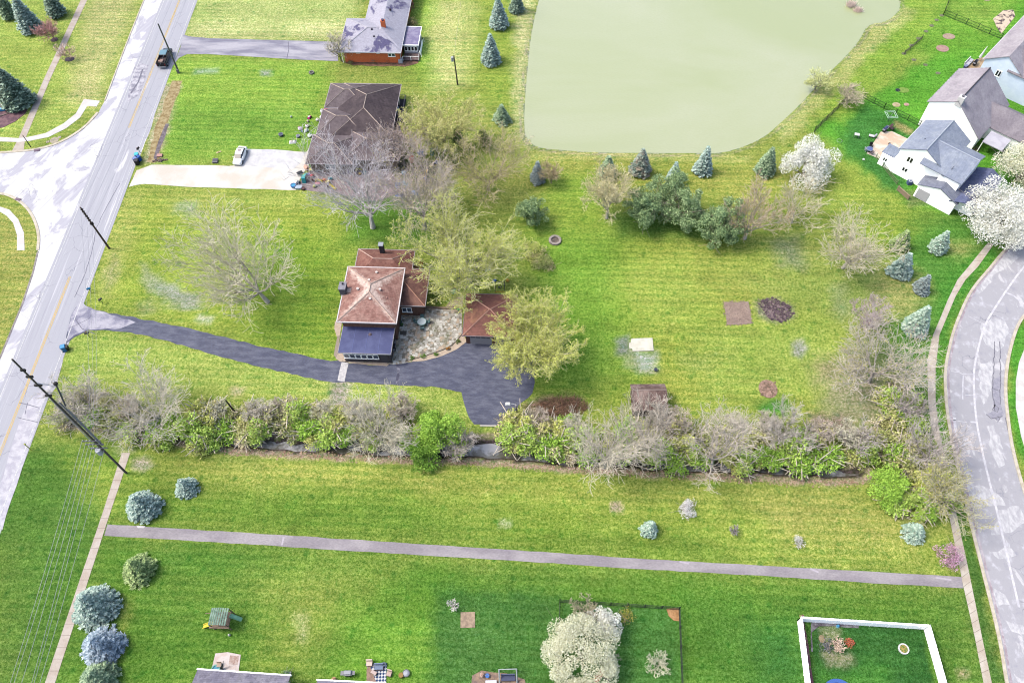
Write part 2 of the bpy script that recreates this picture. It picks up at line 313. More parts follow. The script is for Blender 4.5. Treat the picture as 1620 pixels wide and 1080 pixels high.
ZONES = [
 # (outline in the picture, colour, feather in metres, strength)
 ([(-60, 700), (215, 700), (120, 1100), (-60, 1100)], '5c9630', 3, 1),
 ([(-60, 860), (30, 860), (40, 1100), (-60, 1100)], '6a9c35', 3, .8),
 ([(95, 520), (640, 600), (900, 690), (620, 660), (300, 620), (95, 610)], 'a6bc50', 3, 1),
 ([(160, 290), (660, 300), (560, 390), (530, 575), (150, 480)], '98bc40', 3, 1),
 ([(400, 370), (540, 380), (530, 570), (400, 540)], '84b435', 6, 1),
 ([(190, 300), (240, 300), (180, 470), (150, 460)], 'a8b450', 2, .7),
 ([(255, 300), (520, 300), (520, 325), (250, 330)], 'a9b850', 2, .7),
 ([(250, 85), (520, 100), (505, 235), (255, 262)], '8cc03e', 3, 1),
 ([(250, 165), (500, 168), (480, 235), (270, 240)], '78b038', 3, .8),
 ([(255, 135), (285, 135), (252, 258), (228, 258)], 'b5aa78', .8, 1),
 ([(300, -20), (575, -20), (560, 60), (300, 60)], 'b6c868', 3, 1),
 ([(300, 35), (545, 35), (545, 62), (300, 62)], 'd2cc80', 3, .8),
 ([(655, -20), (760, -20), (740, 110), (690, 140), (650, 100)], '8cc43c', 4, 1),
 ([(690, 0), (775, 0), (755, 130), (690, 145), (675, 60)], 'd0ca78', 3, .95),
 ([(755, -20), (850, -20), (830, 240), (750, 260), (740, 140)], '93b840', 4, 1),
 ([(640, 150), (820, 180), (830, 320), (620, 320)], 'a6a850', 5, .9),
 ([(560, 300), (700, 310), (680, 390), (540, 385)], '609c2c', 2.5, .9),
 ([(520, 255), (720, 250), (710, 320), (500, 315)], '9a8f86', 2, .8),
 ([(800, 240), (940, 250), (1250, 260), (1330, 300), (1330, 330), (960, 300), (800, 300)], 'a6b048', 3, .8),
 ([(860, 275), (960, 275), (960, 340), (1100, 370), (850, 380)], '8cbc3a', 3, .9),
 ([(850, 340), (1300, 380), (1360, 440), (1340, 640), (1200, 660), (850, 640), (840, 560)], '98b840', 5, 1),
 ([(840, 360), (990, 360), (1000, 600), (850, 640)], '7cb436', 6, .95),
 ([(980, 420), (1080, 400), (1130, 500), (1030, 520)], 'a4bc4a', 5, .8),
 ([(1080, 380), (1330, 400), (1340, 520), (1200, 470), (1100, 460)], '9cac46', 5, .8),
 ([(1180, 380), (1400, 380), (1420, 480), (1380, 700), (1330, 700), (1330, 460)], '9cac4c', 4, .75),
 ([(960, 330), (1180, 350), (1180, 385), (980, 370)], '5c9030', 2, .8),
 ([(1090, 520), (1330, 500), (1330, 620), (1120, 640)], 'a0ba4a', 4, .8),
 ([(1180, 440), (1420, 420), (1420, 520), (1250, 480)], '94aa48', 4, .8),
 ([(1340, 560), (1440, 560), (1440, 690), (1320, 680), (1300, 600)], 'aea07c', 3, .75),
 ([(1400, 560), (1470, 560), (1480, 800), (1400, 740)], '7d9446', 3, .9),
 ([(820, 640), (870, 625), (925, 628), (915, 655), (860, 665)], '8a6a58', .9, .9),
 ([(1420, 330), (1620, 330), (1500, 480), (1470, 640), (1400, 560), (1380, 430)], '5a9a32', 5, 1),
 ([(1375, 400), (1440, 430), (1480, 450), (1440, 500), (1380, 500)], 'a9b058', 3, .9),
 ([(1490, 378), (1560, 392), (1530, 410), (1490, 395)], 'b4b860', 1.5, .7),
 ([(1330, 240), (1460, 330), (1400, 420), (1290, 330), (1300, 290)], '93b83e', 4, 1),
 ([(1240, 290), (1420, 320), (1400, 345), (1230, 320)], '9cb448', 3, .6),
 ([(1280, 200), (1410, 130), (1560, 20), (1640, -60), (1640, 340), (1450, 330), (1330, 240)], '5fae2c', 2, 1),
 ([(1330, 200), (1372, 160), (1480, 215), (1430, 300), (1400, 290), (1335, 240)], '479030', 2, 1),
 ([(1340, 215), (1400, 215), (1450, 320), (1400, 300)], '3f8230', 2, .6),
 ([(1440, -30), (1640, -30), (1560, 80), (1420, 90), (1370, 110)], '74b834', 3, .9),
 ([(1500, 0), (1600, 0), (1560, 50), (1500, 20)], '96c248', 3, .6),
 ([(1290, 170), (1410, 60), (1440, -20), (1510, -20), (1440, 90), (1330, 190)], '8ebe3e', 2, .9),
 ([(1225, 205), (1270, 165), (1330, 105), (1370, 60), (1378, 36), (1430, 10), (1450, 20), (1390, 75), (1300, 165), (1240, 225)], 'c0bc6c', 1.2, .8),
 ([(815, -40), (845, -40), (835, 240), (812, 200)], 'd0c882', 1.5, .8),
 ([(840, 238), (1190, 246), (1190, 256), (840, 250)], 'c2bc66', 1, .8),
 ([(-40, -40), (235, -40), (160, 170), (40, 240), (-40, 220)], 'a6bc4e', 3, 1),
 ([(140, -20), (225, -20), (150, 170), (110, 160)], 'bcc06c', 3, .9),
 ([(-40, 60), (60, 80), (50, 130), (-40, 110)], '9abc48', 3, .8),
 ([(-40, 340), (60, 330), (55, 450), (0, 560), (-60, 560)], 'a5ae4c', 2, 1),
 ([(110, 720), (420, 715), (900, 742), (1360, 768), (1480, 830), (1520, 905), (170, 830)], '8faa3c', 3, 1),
 ([(230, 730), (420, 725), (900, 755), (1350, 780), (1340, 810), (800, 790), (300, 760)], 'a6b24a', 3, .9),
 ([(1180, 790), (1340, 775), (1480, 830), (1440, 880), (1240, 860)], 'aeb252', 4, .85),
 ([(190, 770), (600, 780), (1100, 840), (1150, 885), (180, 828)], '6ea432', 3, .9),
 ([(700, 800), (1200, 800), (1200, 850), (760, 840)], '98ae40', 4, .7),
 ([(170, 850), (1525, 935), (1570, 1100), (60, 1100)], '63a030', 3, 1),
 ([(240, 900), (560, 900), (520, 980), (300, 960)], '6ba034', 5, .8),
 ([(400, 910), (620, 900), (560, 960), (490, 1060), (400, 1080), (440, 960)], '8cae40', 5, .9),
 ([(560, 960), (690, 950), (690, 1080), (540, 1080)], '76b434', 5, .9),
 ([(200, 860), (420, 870), (420, 900), (260, 900)], '5a9a30', 3, .7),
 ([(800, 900), (1520, 935), (1520, 960), (800, 930)], '6aa434', 3, .7),
 ([(684, 930), (890, 940), (885, 1100), (684, 1100)], '44842c', 1.4, .9),
 ([(700, 960), (880, 960), (880, 1090), (700, 1090)], '58983a', 4, .6),
 ([(890, 952), (1076, 962), (1082, 1100), (880, 1100)], '569a3a', .4, 1),
 ([(1085, 940), (1265, 970), (1275, 1100), (1090, 1100)], '56982e', 4, .9),
 ([(1200, 1000), (1265, 990), (1275, 1090), (1200, 1090)], '3f8a30', 3, .8),
 ([(1282, 982), (1462, 992), (1482, 1100), (1290, 1100)], '36762a', .5, 1),
 ([(1340, 1010), (1440, 1000), (1450, 1060), (1380, 1060)], '458c30', 4, .8),
 ([(1300, 1060), (1400, 1060), (1400, 1090), (1300, 1090)], '5aa834', 2, .8),
 ([(1475, 960), (1530, 950), (1570, 1100), (1500, 1100)], '64a032', 2, .7),
 ([(1480, 440), (1560, 380), (1590, 390), (1510, 510), (1490, 600), (1500, 700), (1480, 700), (1475, 560)], '4f9a2c', 2, 1),
 ([(1500, 800), (1530, 800), (1590, 1080), (1560, 1080)], '4c8a2e', 1, .9),
 ([(1590, 520), (1640, 500), (1640, 760), (1600, 700)], '58a82e', 1, 1),
 ([(120, 655), (330, 690), (350, 715), (290, 700), (110, 675)], 'a08070', .5, .8),
 # bare and worn spots
 ([(222, 418), (240, 430), (262, 450), (300, 468), (322, 485), (290, 488), (250, 462), (228, 445)], 'b0aa94', 1.0, .55),
 ([(236, 450), (275, 448), (325, 484), (270, 484)], 'a0a890', 1.4, .5),
 ([(315, 500), (335, 500), (330, 512), (310, 508)], 'c4cba4', .8, .7),
 ([(275, 322), (312, 322), (310, 340), (275, 335)], 'a0b880', 1.2, .6),
 ([(165, 430), (185, 400), (190, 430), (170, 465)], 'a9a070', 1.5, .6),
 ([(212, 480), (240, 470), (255, 490), (225, 498)], 'b0a87a', 1, .5),
 ([(1225, 380), (1260, 378), (1275, 420), (1240, 425)], '86926a', 2.2, .7),
 ([(1320, 455), (1340, 455), (1345, 500), (1325, 500)], '8f9c72', 2, .5),
 ([(970, 536), (995, 533), (998, 555), (980, 560)], '8b8f84', .8, .7),
 ([(1000, 557), (1040, 555), (1040, 588), (1010, 588)], 'b6bcae', .9, .6),
 ([(985, 555), (1005, 555), (1010, 585), (985, 580)], '98a070', .8, .6),
 ([(1252, 542), (1270, 538), (1276, 552), (1268, 565), (1254, 560)], '9a9c94', .6, .75),
 ([(1212, 635), (1238, 630), (1245, 655), (1215, 655), (1195, 640)], '4a9a34', 1, .9),
 ([(1195, 478), (1225, 470), (1255, 485), (1255, 505), (1230, 512), (1200, 500)], '9aa070', .8, .8),
 ([(1280, 575), (1310, 560), (1330, 590), (1290, 600)], 'b0a070', 2, .8),
 ([(1275, 660), (1330, 650), (1360, 690), (1290, 680)], 'a08074', 1.2, .8),
 ([(505, 575), (560, 605), (540, 645), (520, 640), (525, 615)], 'b5a890', .7, .7),
 ([(525, 615), (545, 605), (545, 640), (520, 645)], 'a89880', 1, .6),
 ([(208, 728), (230, 722), (242, 738), (225, 745), (210, 742)], 'bfb08c', .6, .9),
 ([(186, 705), (205, 700), (210, 715), (190, 716)], 'bcb480', .8, .7),
 ([(112, 660), (160, 660), (175, 668), (115, 668)], 'a87f70', .4, .8),
 ([(465, 975), (488, 972), (485, 1020), (470, 1010)], 'c9c27c', .8, .6),
 ([(968, 795), (984, 795), (984, 808), (968, 808)], 'c7a88c', .4, .85),
 ([(790, 823), (806, 823), (806, 834), (790, 834)], 'c3c08a', .4, .8),
 ([(1515, 1060), (1532, 1060), (1532, 1070), (1515, 1070)], 'b3a06c', .5, .8),
 ([(365, 612), (385, 612), (385, 626), (365, 626)], 'cbb487', .6, .7),
 ([(415, 112), (428, 112), (428, 120), (415, 120)], 'b0bc94', .6, .8),
 ([(310, 108), (345, 108), (345, 116), (310, 116)], 'a5c48c', .8, .7),
 ([(20, 222), (60, 214), (40, 240), (20, 238)], '9ab040', 1, .4),
 ([(1295, 990), (1325, 985), (1330, 1000), (1310, 1020), (1298, 1015)], '9a9a68', .5, .75),
 ([(1298, 1030), (1345, 1028), (1350, 1050), (1310, 1052)], 'b0a478', .5, .7),
 ([(1430, 300), (1470, 300), (1480, 320), (1440, 330)], '8a7a58', .8, .5),
 ([(1065, 560), (1130, 560), (1120, 590), (1080, 585)], '8aac48', 1.2, .6),
 ([(1415, 190), (1445, 205), (1440, 215), (1412, 200)], 'c0a86a', .5, .8),
 ([(1440, 820), (1470, 815), (1470, 850), (1440, 850)], '7f9048', .8, .6),
 ([(1420, 805), (1450, 808), (1440, 825), (1420, 820)], '8f8a58', .8, .7),
 ([(155, 925), (200, 960), (190, 1040), (160, 1030), (190, 980)], 'a3a448', 1.6, .7),
 ([(330, 700), (420, 716), (410, 740), (320, 725)], '7fa040', 1.5, .5),
]
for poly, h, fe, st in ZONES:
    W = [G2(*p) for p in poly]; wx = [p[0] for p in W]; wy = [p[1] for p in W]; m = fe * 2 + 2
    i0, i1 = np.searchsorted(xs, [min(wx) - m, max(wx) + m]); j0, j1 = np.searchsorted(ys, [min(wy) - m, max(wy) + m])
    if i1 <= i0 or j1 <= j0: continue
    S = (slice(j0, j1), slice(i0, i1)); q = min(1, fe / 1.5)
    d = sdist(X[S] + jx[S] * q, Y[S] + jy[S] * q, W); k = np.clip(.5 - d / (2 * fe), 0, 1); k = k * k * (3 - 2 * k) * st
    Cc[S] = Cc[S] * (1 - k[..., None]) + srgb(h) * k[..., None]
# broad drifts of dry and lush turf and the mower's lanes (real colour of the grass)
a = math.radians(-4); U = X * math.cos(a) + Y * math.sin(a); V = -X * math.sin(a) + Y * math.cos(a)
dry = np.clip((fbm(X, Y, .16, 21, 5) - .5) * 3.2, -1, 1)
lane = np.clip((fbm(U * .10, V, .55, 41, 3) - .5) * 3.0, -1, 1)
mott = np.clip((fbm(X, Y, .7, 61, 3) - .5) * 3.0, -1, 1)
green = (Cc[..., 1] > Cc[..., 0] * .93)
amt = np.where(green, 1., .35)
Cc *= (1 + amt[..., None] * (.12 * lane + .10 * mott)[..., None])
Cc *= np.stack([1 + .12 * dry * amt, 1 + .07 * dry * amt, 1 + .16 * dry * amt], -1)
dpond = sdist(X, Y, W_POND); dcr = sdist(X, Y, W_CREEK)
k = np.clip(1 - np.abs(dpond - .15) / .45, 0, 1)[..., None]; k = k * np.clip(fbm(X, Y, .4, 91)[..., None] * 2.2 - .6, .15, 1); Cc = Cc * (1 - k * .8) + srgb('a0948a') * k * .8
south = PX(X, Y)[1] > 700
k = (np.clip(1 - np.abs(dcr - .55) / .75, 0, 1))[..., None]; Cc = Cc * (1 - k) + (srgb('b89a82') * (.75 + .5 * fbm(X, Y, 1.2, 8)[..., None])) * k
k = (dcr < 0)[..., None]; Cc = np.where(k, srgb('5a4c40'), Cc); Cc = np.where((dpond < -.5)[..., None], srgb('a8a684'), Cc)
def lowered(d, depth, wdt): t = np.clip(-d / wdt, 0, 1); return -depth * t * t * (3 - 2 * t)
Z = lowered(dpond, 1.6, 5.0) + lowered(dcr, 1.0, .9)
Z += np.where((np.abs(X) > 132) | (Y > 177) | (Y < 9), 0, 0)
nx, ny = len(xs), len(ys); I = np.arange(nx * ny).reshape(ny, nx)
Vt = np.stack([X, Y, Z], -1).reshape(-1, 3)
Fq = np.stack([I[:-1, :-1], I[:-1, 1:], I[1:, 1:], I[1:, :-1]], -1).reshape(-1, 4)
# far ground ring joined on to the fine grid's rim
R0 = [(-1500, -1500), (1500, -1500), (1500, 2000), (-1500, 2000)]; base = len(Vt)
Vt = np.vstack([Vt, [(x, y, 0) for x, y in R0]]); cn = [I[0, 0], I[0, -1], I[-1, -1], I[-1, 0]]
Fq = np.vstack([Fq, [(base + i, base + (i + 1) % 4, cn[(i + 1) % 4], cn[i]) for i in range(4)]])
gm, t = newmat('turf', .95, .1)
at = t.n('Attribute', attribute_name='Col')
v = t.co(); vr = t.co((.35, 1.6, 1), 4)
n1 = t.noise(.55, 6, v, .62); n2 = t.noise(4.2, 5, v, .85); n3 = t.noise(1.3, 4, vr, .6); n4 = t.noise(1.1, 5, v, .7, .5)
kk = t.math('ADD', t.math('MULTIPLY', n1, .6), .70); kk = t.math('MULTIPLY', kk, t.math('ADD', t.math('MULTIPLY', n3, .5), .75))
cc = t.n('CombineColor'); [t.l(kk, cc.inputs[i]) for i in range(3)]
c0 = t.mix(1., at.outputs[0], cc.outputs[0], 'MULTIPLY')
straw = t.mix(1., c0, (1.15, 1.09, 1.2, 1), 'MULTIPLY'); lush = t.mix(1., c0, (.62, .86, .72, 1), 'MULTIPLY')
sw = t.n('TexWave', wave_type='BANDS', bands_direction='Y'); sw.inputs['Scale'].default_value = .24; sw.inputs['Distortion'].default_value = 1.6; sw.inputs['Detail'].default_value = 3; sw.inputs['Detail Scale'].default_value = .6; t.l(t.co((.25, 1, 1), 4), sw.inputs['Vector'])
sm = t.math('MULTIPLY', t.ramp(t.noise(.05, 2, v), .38, .52), .55)
c0 = t.mix(sm, c0, t.mix(t.ramp(sw.outputs[1], .25, .75), t.mix(1., c0, (.74, .86, .8, 1), 'MULTIPLY'), t.mix(1., c0, (1.3, 1.16, 1.3, 1), 'MULTIPLY')))
c1 = t.mix(t.ramp(n4, .50, .68), c0, straw); c1 = t.mix(t.ramp(n4, .46, .32), c1, lush)
f1 = t.noise(2.6, 3, v, .9); f2 = t.noise(5.5, 2, v, .9)
hi_ = t.mix(1., c1, (1.75, 1.5, 2.3, 1), 'MULTIPLY'); lo_ = t.mix(1., c1, (.38, .55, .30, 1), 'MULTIPLY')
c1 = t.mix(t.math('MULTIPLY', t.ramp(f1, .51, .60), .8), c1, hi_); c1 = t.mix(t.math('MULTIPLY', t.ramp(f1, .48, .39), .85), c1, lo_)
c1 = t.mix(t.math('MULTIPLY', t.ramp(f2, .52, .62), .6), c1, t.mix(1., c1, (1.6, 1.45, 2.0, 1), 'MULTIPLY')); c1 = t.mix(t.math('MULTIPLY', t.ramp(f2, .46, .36), .7), c1, t.mix(1., c1, (.45, .6, .4, 1), 'MULTIPLY'))
for sc_, th_, am_, tint_ in ((.42, .16, .8, (.42, .68, .5, 1)), (.9, .14, .6, (.5, .75, .55, 1)), (.33, .10, .7, (1.35, 1.3, 1.7, 1))):
    vz = t.n('TexVoronoi'); vz.inputs['Scale'].default_value = sc_; wz = t.mix(.35, v, t.n('TexNoise', i_Scale=2.0).outputs[1], 'ADD'); t.l(wz, vz.inputs['Vector'])
    sz = t.n('SeparateColor'); t.l(vz.outputs['Color'], sz.inputs[0])
    fz = t.math('MULTIPLY', t.ramp(vz.outputs[0], th_ * 1.5, th_ * .6), t.ramp(sz.outputs[0], .5, .62)); c1 = t.mix(t.math('MULTIPLY', fz, am_), c1, t.mix(1., c1, tint_, 'MULTIPLY'))
t.l(c1, t.b.inputs['Base Color'])
bu = t.n('Bump'); bu.inputs['Strength'].default_value = .55; bu.inputs['Distance'].default_value = .12; t.l(t.noise(4.5, 4, v, .8), bu.inputs['Height']); t.l(bu.outputs[0], t.b.inputs['Normal'])
ground = npmesh('ground', Vt, Fq, gm); struct(ground)
ca = ground.data.color_attributes.new('Col', 'FLOAT_COLOR', 'POINT')
cv = np.ones((len(Vt), 4), np.float32); cv[:nx * ny, :3] = np.clip(Cc, 0, 1).reshape(-1, 3); cv[nx * ny:, :3] = srgb('86ac40')
ca.data.foreach_set('color', cv.ravel())

# ---- water
wm, t = newmat('pond_water', .22, .5)
vv = t.co(); f = t.noise(.02, 4, vv, .6, 1.0); base = t.mix(t.ramp(f, .35, .65), alb('d0d6b2'), alb('c2cc9a')); base = t.mix(t.math('MULTIPLY', t.ramp(t.noise(1.6, 4, t.co((1, 2.4, 1), 20), .7), .4, .7), .35), base, alb('c0c898'))
t.l(base, t.b.inputs['Base Color']); bu = t.n('Bump'); bu.inputs['Strength'].default_value = .5; bu.inputs['Distance'].default_value = .08
t.l(t.noise(1.3, 3, t.co((1, 2.2, 1), 20), .6), bu.inputs['Height']); t.l(bu.outputs[0], t.b.inputs['Normal'])
struct(MB().prism(rag(smooth_line([G2(*p) for p in POND], 2), 1.6, .3, 6), -2.2, -.06).build('pond_water', wm))
wc, t = newmat('creek_water', .06, .6); t.l(t.mix(t.ramp(t.noise(.5, 4), .45, .6), alb('6c6a60'), alb('b8b8bc')), t.b.inputs['Base Color'])  # pale patches put the sky's reflection into the water's base colour
bu = t.n('Bump'); bu.inputs['Strength'].default_value = .15; bu.inputs['Distance'].default_value = .03; t.l(t.noise(2.5, 3), bu.inputs['Height']); t.l(bu.outputs[0], t.b.inputs['Normal'])
struct(MB().prism(W_CREEK, -1.4, -.55).build('creek_water', wc))

# ---- roads
U0 = Vector((math.sin(math.radians(1.9)), math.cos(math.radians(1.9)))); N0 = Vector((-U0.y, U0.x)); O0 = Vector((-73.5, 62.8))
def RD(s, d): p = O0 + U0 * s + N0 * d; return (p.x, p.y)
def asphalt(name, c, white, lo, hi, rot=2, sc=(1, .12, 1), ps=.35, var=.12, dark=None, crack=True, streak=True):
    m, t = newmat(name, .9, .15); v = t.co(sc, rot)
    f = t.ramp(t.noise(ps, 6, v, .6, .6), lo, hi); base = t.mix(f, alb(c), alb(white))
    st = t.noise(2.2 if streak else .8, 4, t.co((1, .02 if streak else .8, 1), rot), .6); base = t.mix(t.ramp(st, .55, .72), base, alb('e4e3ee'))
    base = t.mix(t.math('MULTIPLY', t.ramp(st, .42, .3), .5), base, alb('a9a8bb'))
    if crack:
        vo = t.n('TexVoronoi', feature='DISTANCE_TO_EDGE'); vo.inputs['Scale'].default_value = .28
        nz = t.n('TexNoise'); nz.inputs['Scale'].default_value = .8; mp = t.n('MixRGB', blend_type='ADD'); mp.inputs[0].default_value = .8
        t.l(t.co(), nz.inputs[0]); t.l(t.co(), mp.inputs[1]); t.l(nz.outputs[1], mp.inputs[2]); t.l(mp.outputs[0], vo.inputs['Vector'])
        ck = t.ramp(vo.outputs[0], .012, .004); ck = t.math('MULTIPLY', ck, t.ramp(t.noise(.12, 2), .5, .58))
        base = t.mix(t.math('MULTIPLY', ck, .5), base, alb('77758a'))
    g = t.noise(9, 5, None, .75); k = t.math('MULTIPLY_ADD', g, var * 3); t.t.nodes[-1].inputs[2].default_value = 1 - var * 1.5
    cc = t.n('CombineColor'); [t.l(k, cc.inputs[i]) for i in range(3)]
    t.l(t.mix(1., base, cc.outputs[0], 'MULTIPLY'), t.b.inputs['Base Color']); return m
M_ROAD = asphalt('asphalt_main', 'c6c7d3', 'f2f1f7', .62, .66)
M_APRON = asphalt('apron', 'cfcedc', 'fbfafd', .44, .50, rot=25, sc=(.6, .35, 1), ps=.35)
M_LOOP = asphalt('asphalt_loop', 'c4c3cc', 'e6e4ea', .60, .64, rot=0, sc=(1, .5, 1), ps=.35, streak=False)
M_CONC = mat('e2dad2', 'f3efec', .4, 6, .10, .9); M_WALK = mat('cfc0b4', 'ddd2c9', .6, 8, .14, .9); M_WALKW = mat('e9e4e2', 'f7f5f4', .6, 8, .08, .9)
M_KERB = mat('ede4d4', 'd8ccb8', 1.2, 9, .12, .9)
sheet('side_street', [(229, -2), (203, 62), (181, 120), (166, 160), (156, 178), (136, 200), (110, 218), (82, 231), (40, 240), (-60, 244), (-200, 250), (-220, 318), (-60, 306), (0, 305), (22, 312), (42, 327), (55, 347), (62, 372), (60, 400), (52, 432), (35, 482), (15, 530), (0, 565), (-60, 700), (60, 620), (150, 420), (240, 200), (290, -2)], .015, M_APRON, amp=.06)
struct(MB().prism([RD(-70, -.55), RD(300, -.45), RD(300, 7.7), RD(-70, 7.7)], -.3, .03).build('main_road', M_ROAD))
sheet('road_shoulder', [(78, 600), (96, 575), (102, 556), (90, 610), (62, 650), (46, 700), (0, 845), (-30, 920), (-60, 920), (10, 720), (55, 610)], .022, mat('dcdae2', 'a5a3b0', .7, 8, .2), amp=.12)
sheet('road_patch', [(76, 606), (84, 606), (66, 645), (52, 690), (20, 785), (4, 838), (-10, 800), (25, 685), (45, 636), (68, 612)], .036, mat('e0dee8', 'c4c2d2', .9, 8, .14), amp=.1)
sheet('road_patch', [(212, 108), (222, 100), (236, 104), (222, 150), (202, 162), (206, 130)], .036, mat('d9d7e2', '9a98aa', .9, 8, .2), amp=.1)
for k, (d, wd) in enumerate(((.0, .13), (7.1, .13))):
    struct(MB().prism([RD(-70, d), RD(300, d), RD(300, d + wd), RD(-70, d + wd)], .0, .042).build('road_edge_line', mat('f2f2f2', 'cfcfda', 3, 9, .1)))
YEL = mat('f4cf70', 'e0c890', 1.2, 6, .1, scale=(1, .3, 1))
for s0, s1 in ((-70, 24.5), (62, 300)):
    for dd in (3.47, 3.72):
        struct(MB().prism([RD(s0, dd), RD(s1, dd), RD(s1, dd + .13), RD(s0, dd + .13)], .0, .042).build('road_centre_line', YEL))
TAR = mat('77758a', '8d8b9c', 2, 9, .2)
def tar(pts, wd=.09): struct(strip(rag([G2(*p) for p in pts], 1.0, .08, 3, closed=False), wd, 0, .043).build('road_crack_seal', TAR))
tar([(190, 290), (170, 325), (153, 360), (146, 395), (136, 430), (118, 470)]); tar([(226, 110), (219, 130), (207, 148)], .3); tar([(31, 637), (45, 640), (62, 645)], .12); tar([(28, 660), (60, 668)], .1)
for a, b in (((44, 637), (40, 655)),): tar([a, b], .1)
sheet('verge_gravel', [(272, 128), (289, 128), (262, 200), (250, 255), (243, 258), (232, 256), (250, 190)], .01, mat('c2b084', '98804f', 1.4, 5, .45), amp=.25)
sheet('verge_gravel', [(262, 196), (268, 196), (252, 240), (247, 256), (243, 250), (250, 225)], .016, mat('8a8088', '6a5f66', 1.4, 5, .3), amp=.12)
def clods(pts, n, r, m, seed):
    rr = np.random.RandomState(seed); W = [G2(*p) for p in pts]; mb = MB(); xs_ = [p[0] for p in W]; ys_ = [p[1] for p in W]; k = 0
    while k < n:
        x, y = rr.uniform(min(xs_) - .3, max(xs_) + .3), rr.uniform(min(ys_) - .3, max(ys_) + .3)
        if sdist(np.array([x]), np.array([y]), W)[0] < .25: mb.ball(x, y, .05, r * rr.uniform(.4, 1.2), r * rr.uniform(.3, .9), 6, 4, .3); k += 1
    struct(mb.build('soil_clods', m))
# kerbs on the side street
for pts in ([(155, 178), (136, 200), (110, 218), (82, 231), (40, 240), (-60, 244), (-160, 246)], [(-160, 312), (-60, 306), (0, 305), (22, 312), (42, 327), (55, 347), (62, 372), (60, 396)], [(229, -2), (203, 62), (181, 120), (166, 160)]):
    w_ = smooth_line([G2(*p) for p in pts], 2); struct(strip(w_, .5 if pts[0][0] != 229 else .25, 0, .1).build('kerb', M_KERB))
struct(strip([G2(60, 398), G2(52, 432), G2(35, 482), G2(15, 530), G2(-10, 590)], .3, 0, .05).build('kerb', mat('b0a8a8', '8c8484', 1.5, 8, .2)))
INL = mat('8f7a8c', '75607a', 3, 9, .2)
for p, a in (((59, 238), .15), ((29, 316), -.35)):
    g = G2(*p); tag(MB().box(-.55, .55, -.3, .3, 0, .13).build('storm_inlet', INL, None), 'purple-grey storm drain inlet set in the kerb %s of the side street' % ('on the far side' if a > 0 else 'on the near side'), 'drain'); o = COL.objects[-1]; o.location = (g[0], g[1], 0); o.rotation_euler = (0, 0, a)

# ---- pavements and paths
def walk(name, left, right, m, z=.035, joints=None):
    sheet(name, left + right[::-1], z, m, amp=.02, step=3)
def joints(a0, a1, b0, b1, n, z=.041):
    A0, A1, B0, B1 = [Vector(G2(*p)) for p in (a0, a1, b0, b1)]; mb = MB()
    for i in range(1, n):
        p, q = A0.lerp(A1, i / n), B0.lerp(B1, i / n); strip([p, q], .05, 0, z, mb)
    struct(mb.build('pavement_joints', mat('9f8f85', None)))
walk('pavement', [(193, 716), (166, 800), (71, 1080), (62, 1110)], [(206, 716), (178, 800), (87, 1080), (79, 1110)], M_WALK); joints((193, 716), (71, 1080), (206, 716), (87, 1080), 22)
walk('pavement', [(130, -4), (72, 120), (29, 220), (18, 241)], [(140, -4), (82, 120), (40, 220), (37, 240)], M_WALK); joints((130, -4), (29, 220), (140, -4), (40, 220), 16)
walk('pavement', [(-160, 214), (0, 217), (30, 219), (45, 217), (72, 211), (100, 196), (120, 180), (133, 157), (158, 160)], [(-160, 222), (0, 224), (30, 225), (48, 223), (77, 217), (105, 203), (127, 186), (138, 168), (153, 169)], M_WALKW, .036)
walk('pavement', [(-60, 322), (0, 327), (15, 332), (29, 347), (38, 368), (39, 396)], [(-60, 331), (0, 335), (10, 341), (21, 353), (27, 372), (27, 396)], M_WALKW, .036)
walk('pavement', [(1562, 385), (1532, 422), (1515, 442), (1500, 473), (1476, 530), (1467, 569), (1468, 634), (1473, 670), (1483, 717), (1502, 818), (1524, 927), (1542, 1007), (1556, 1080), (1562, 1110)], [(1573, 385), (1547, 422), (1527, 443), (1512, 468), (1486, 530), (1480, 582), (1480, 634), (1484, 670), (1493, 717), (1512, 808), (1535, 915), (1553, 1005), (1568, 1075), (1574, 1110)], mat('d4c6b6', 'e6ddd0', .5, 8, .14), .035)
joints((1502, 818), (1556, 1080), (1512, 808), (1568, 1075), 18); joints((1515, 442), (1500, 473), (1527, 443), (1512, 468), 3); joints((1476, 530), (1467, 569), (1486, 530), (1480, 582), 4)
joints((1562, 385), (1532, 422), (1573, 385), (1547, 422), 4)
walk('pavement', [(1622, 548), (1612, 573), (1607, 602), (1607, 644), (1615, 688), (1624, 720)], [(1634, 552), (1626, 575), (1620, 602), (1620, 644), (1628, 685), (1640, 720)], M_WALKW)
LL = [(1660, 350), (1620, 374), (1603, 384), (1585, 400), (1567, 423), (1538, 456), (1522, 488), (1508, 524), (1501, 552), (1495, 584), (1495, 614), (1499, 659), (1506, 697), (1519, 755), (1530, 805), (1555, 904), (1581, 1007), (1592, 1077), (1600, 1120)]
RR = [(1700, 430), (1650, 470), (1620, 498), (1609, 516), (1601, 540), (1594, 570), (1590, 607), (1592, 644), (1599, 697), (1609, 740), (1620, 776), (1650, 870), (1690, 980), (1720, 1120)]
wl = smooth_line([G2(*p) for p in LL], 2); wr = smooth_line([G2(*p) for p in RR], 2)
struct(MB().prism(wl + wr[::-1], -.3, .02).build('residential_street', M_LOOP))
struct(strip(wl, .42, 0, .12).build('kerb', M_KERB)); struct(strip(wr, .45, 0, .12).build('kerb', M_KERB))
gut = [(p[0] + .55, p[1]) for p in wl]; struct(strip(gut, .3, 0, .026).build('gutter_strip', mat('b5a4ae', 'd5ccd6', 1.0, 8, .2)))
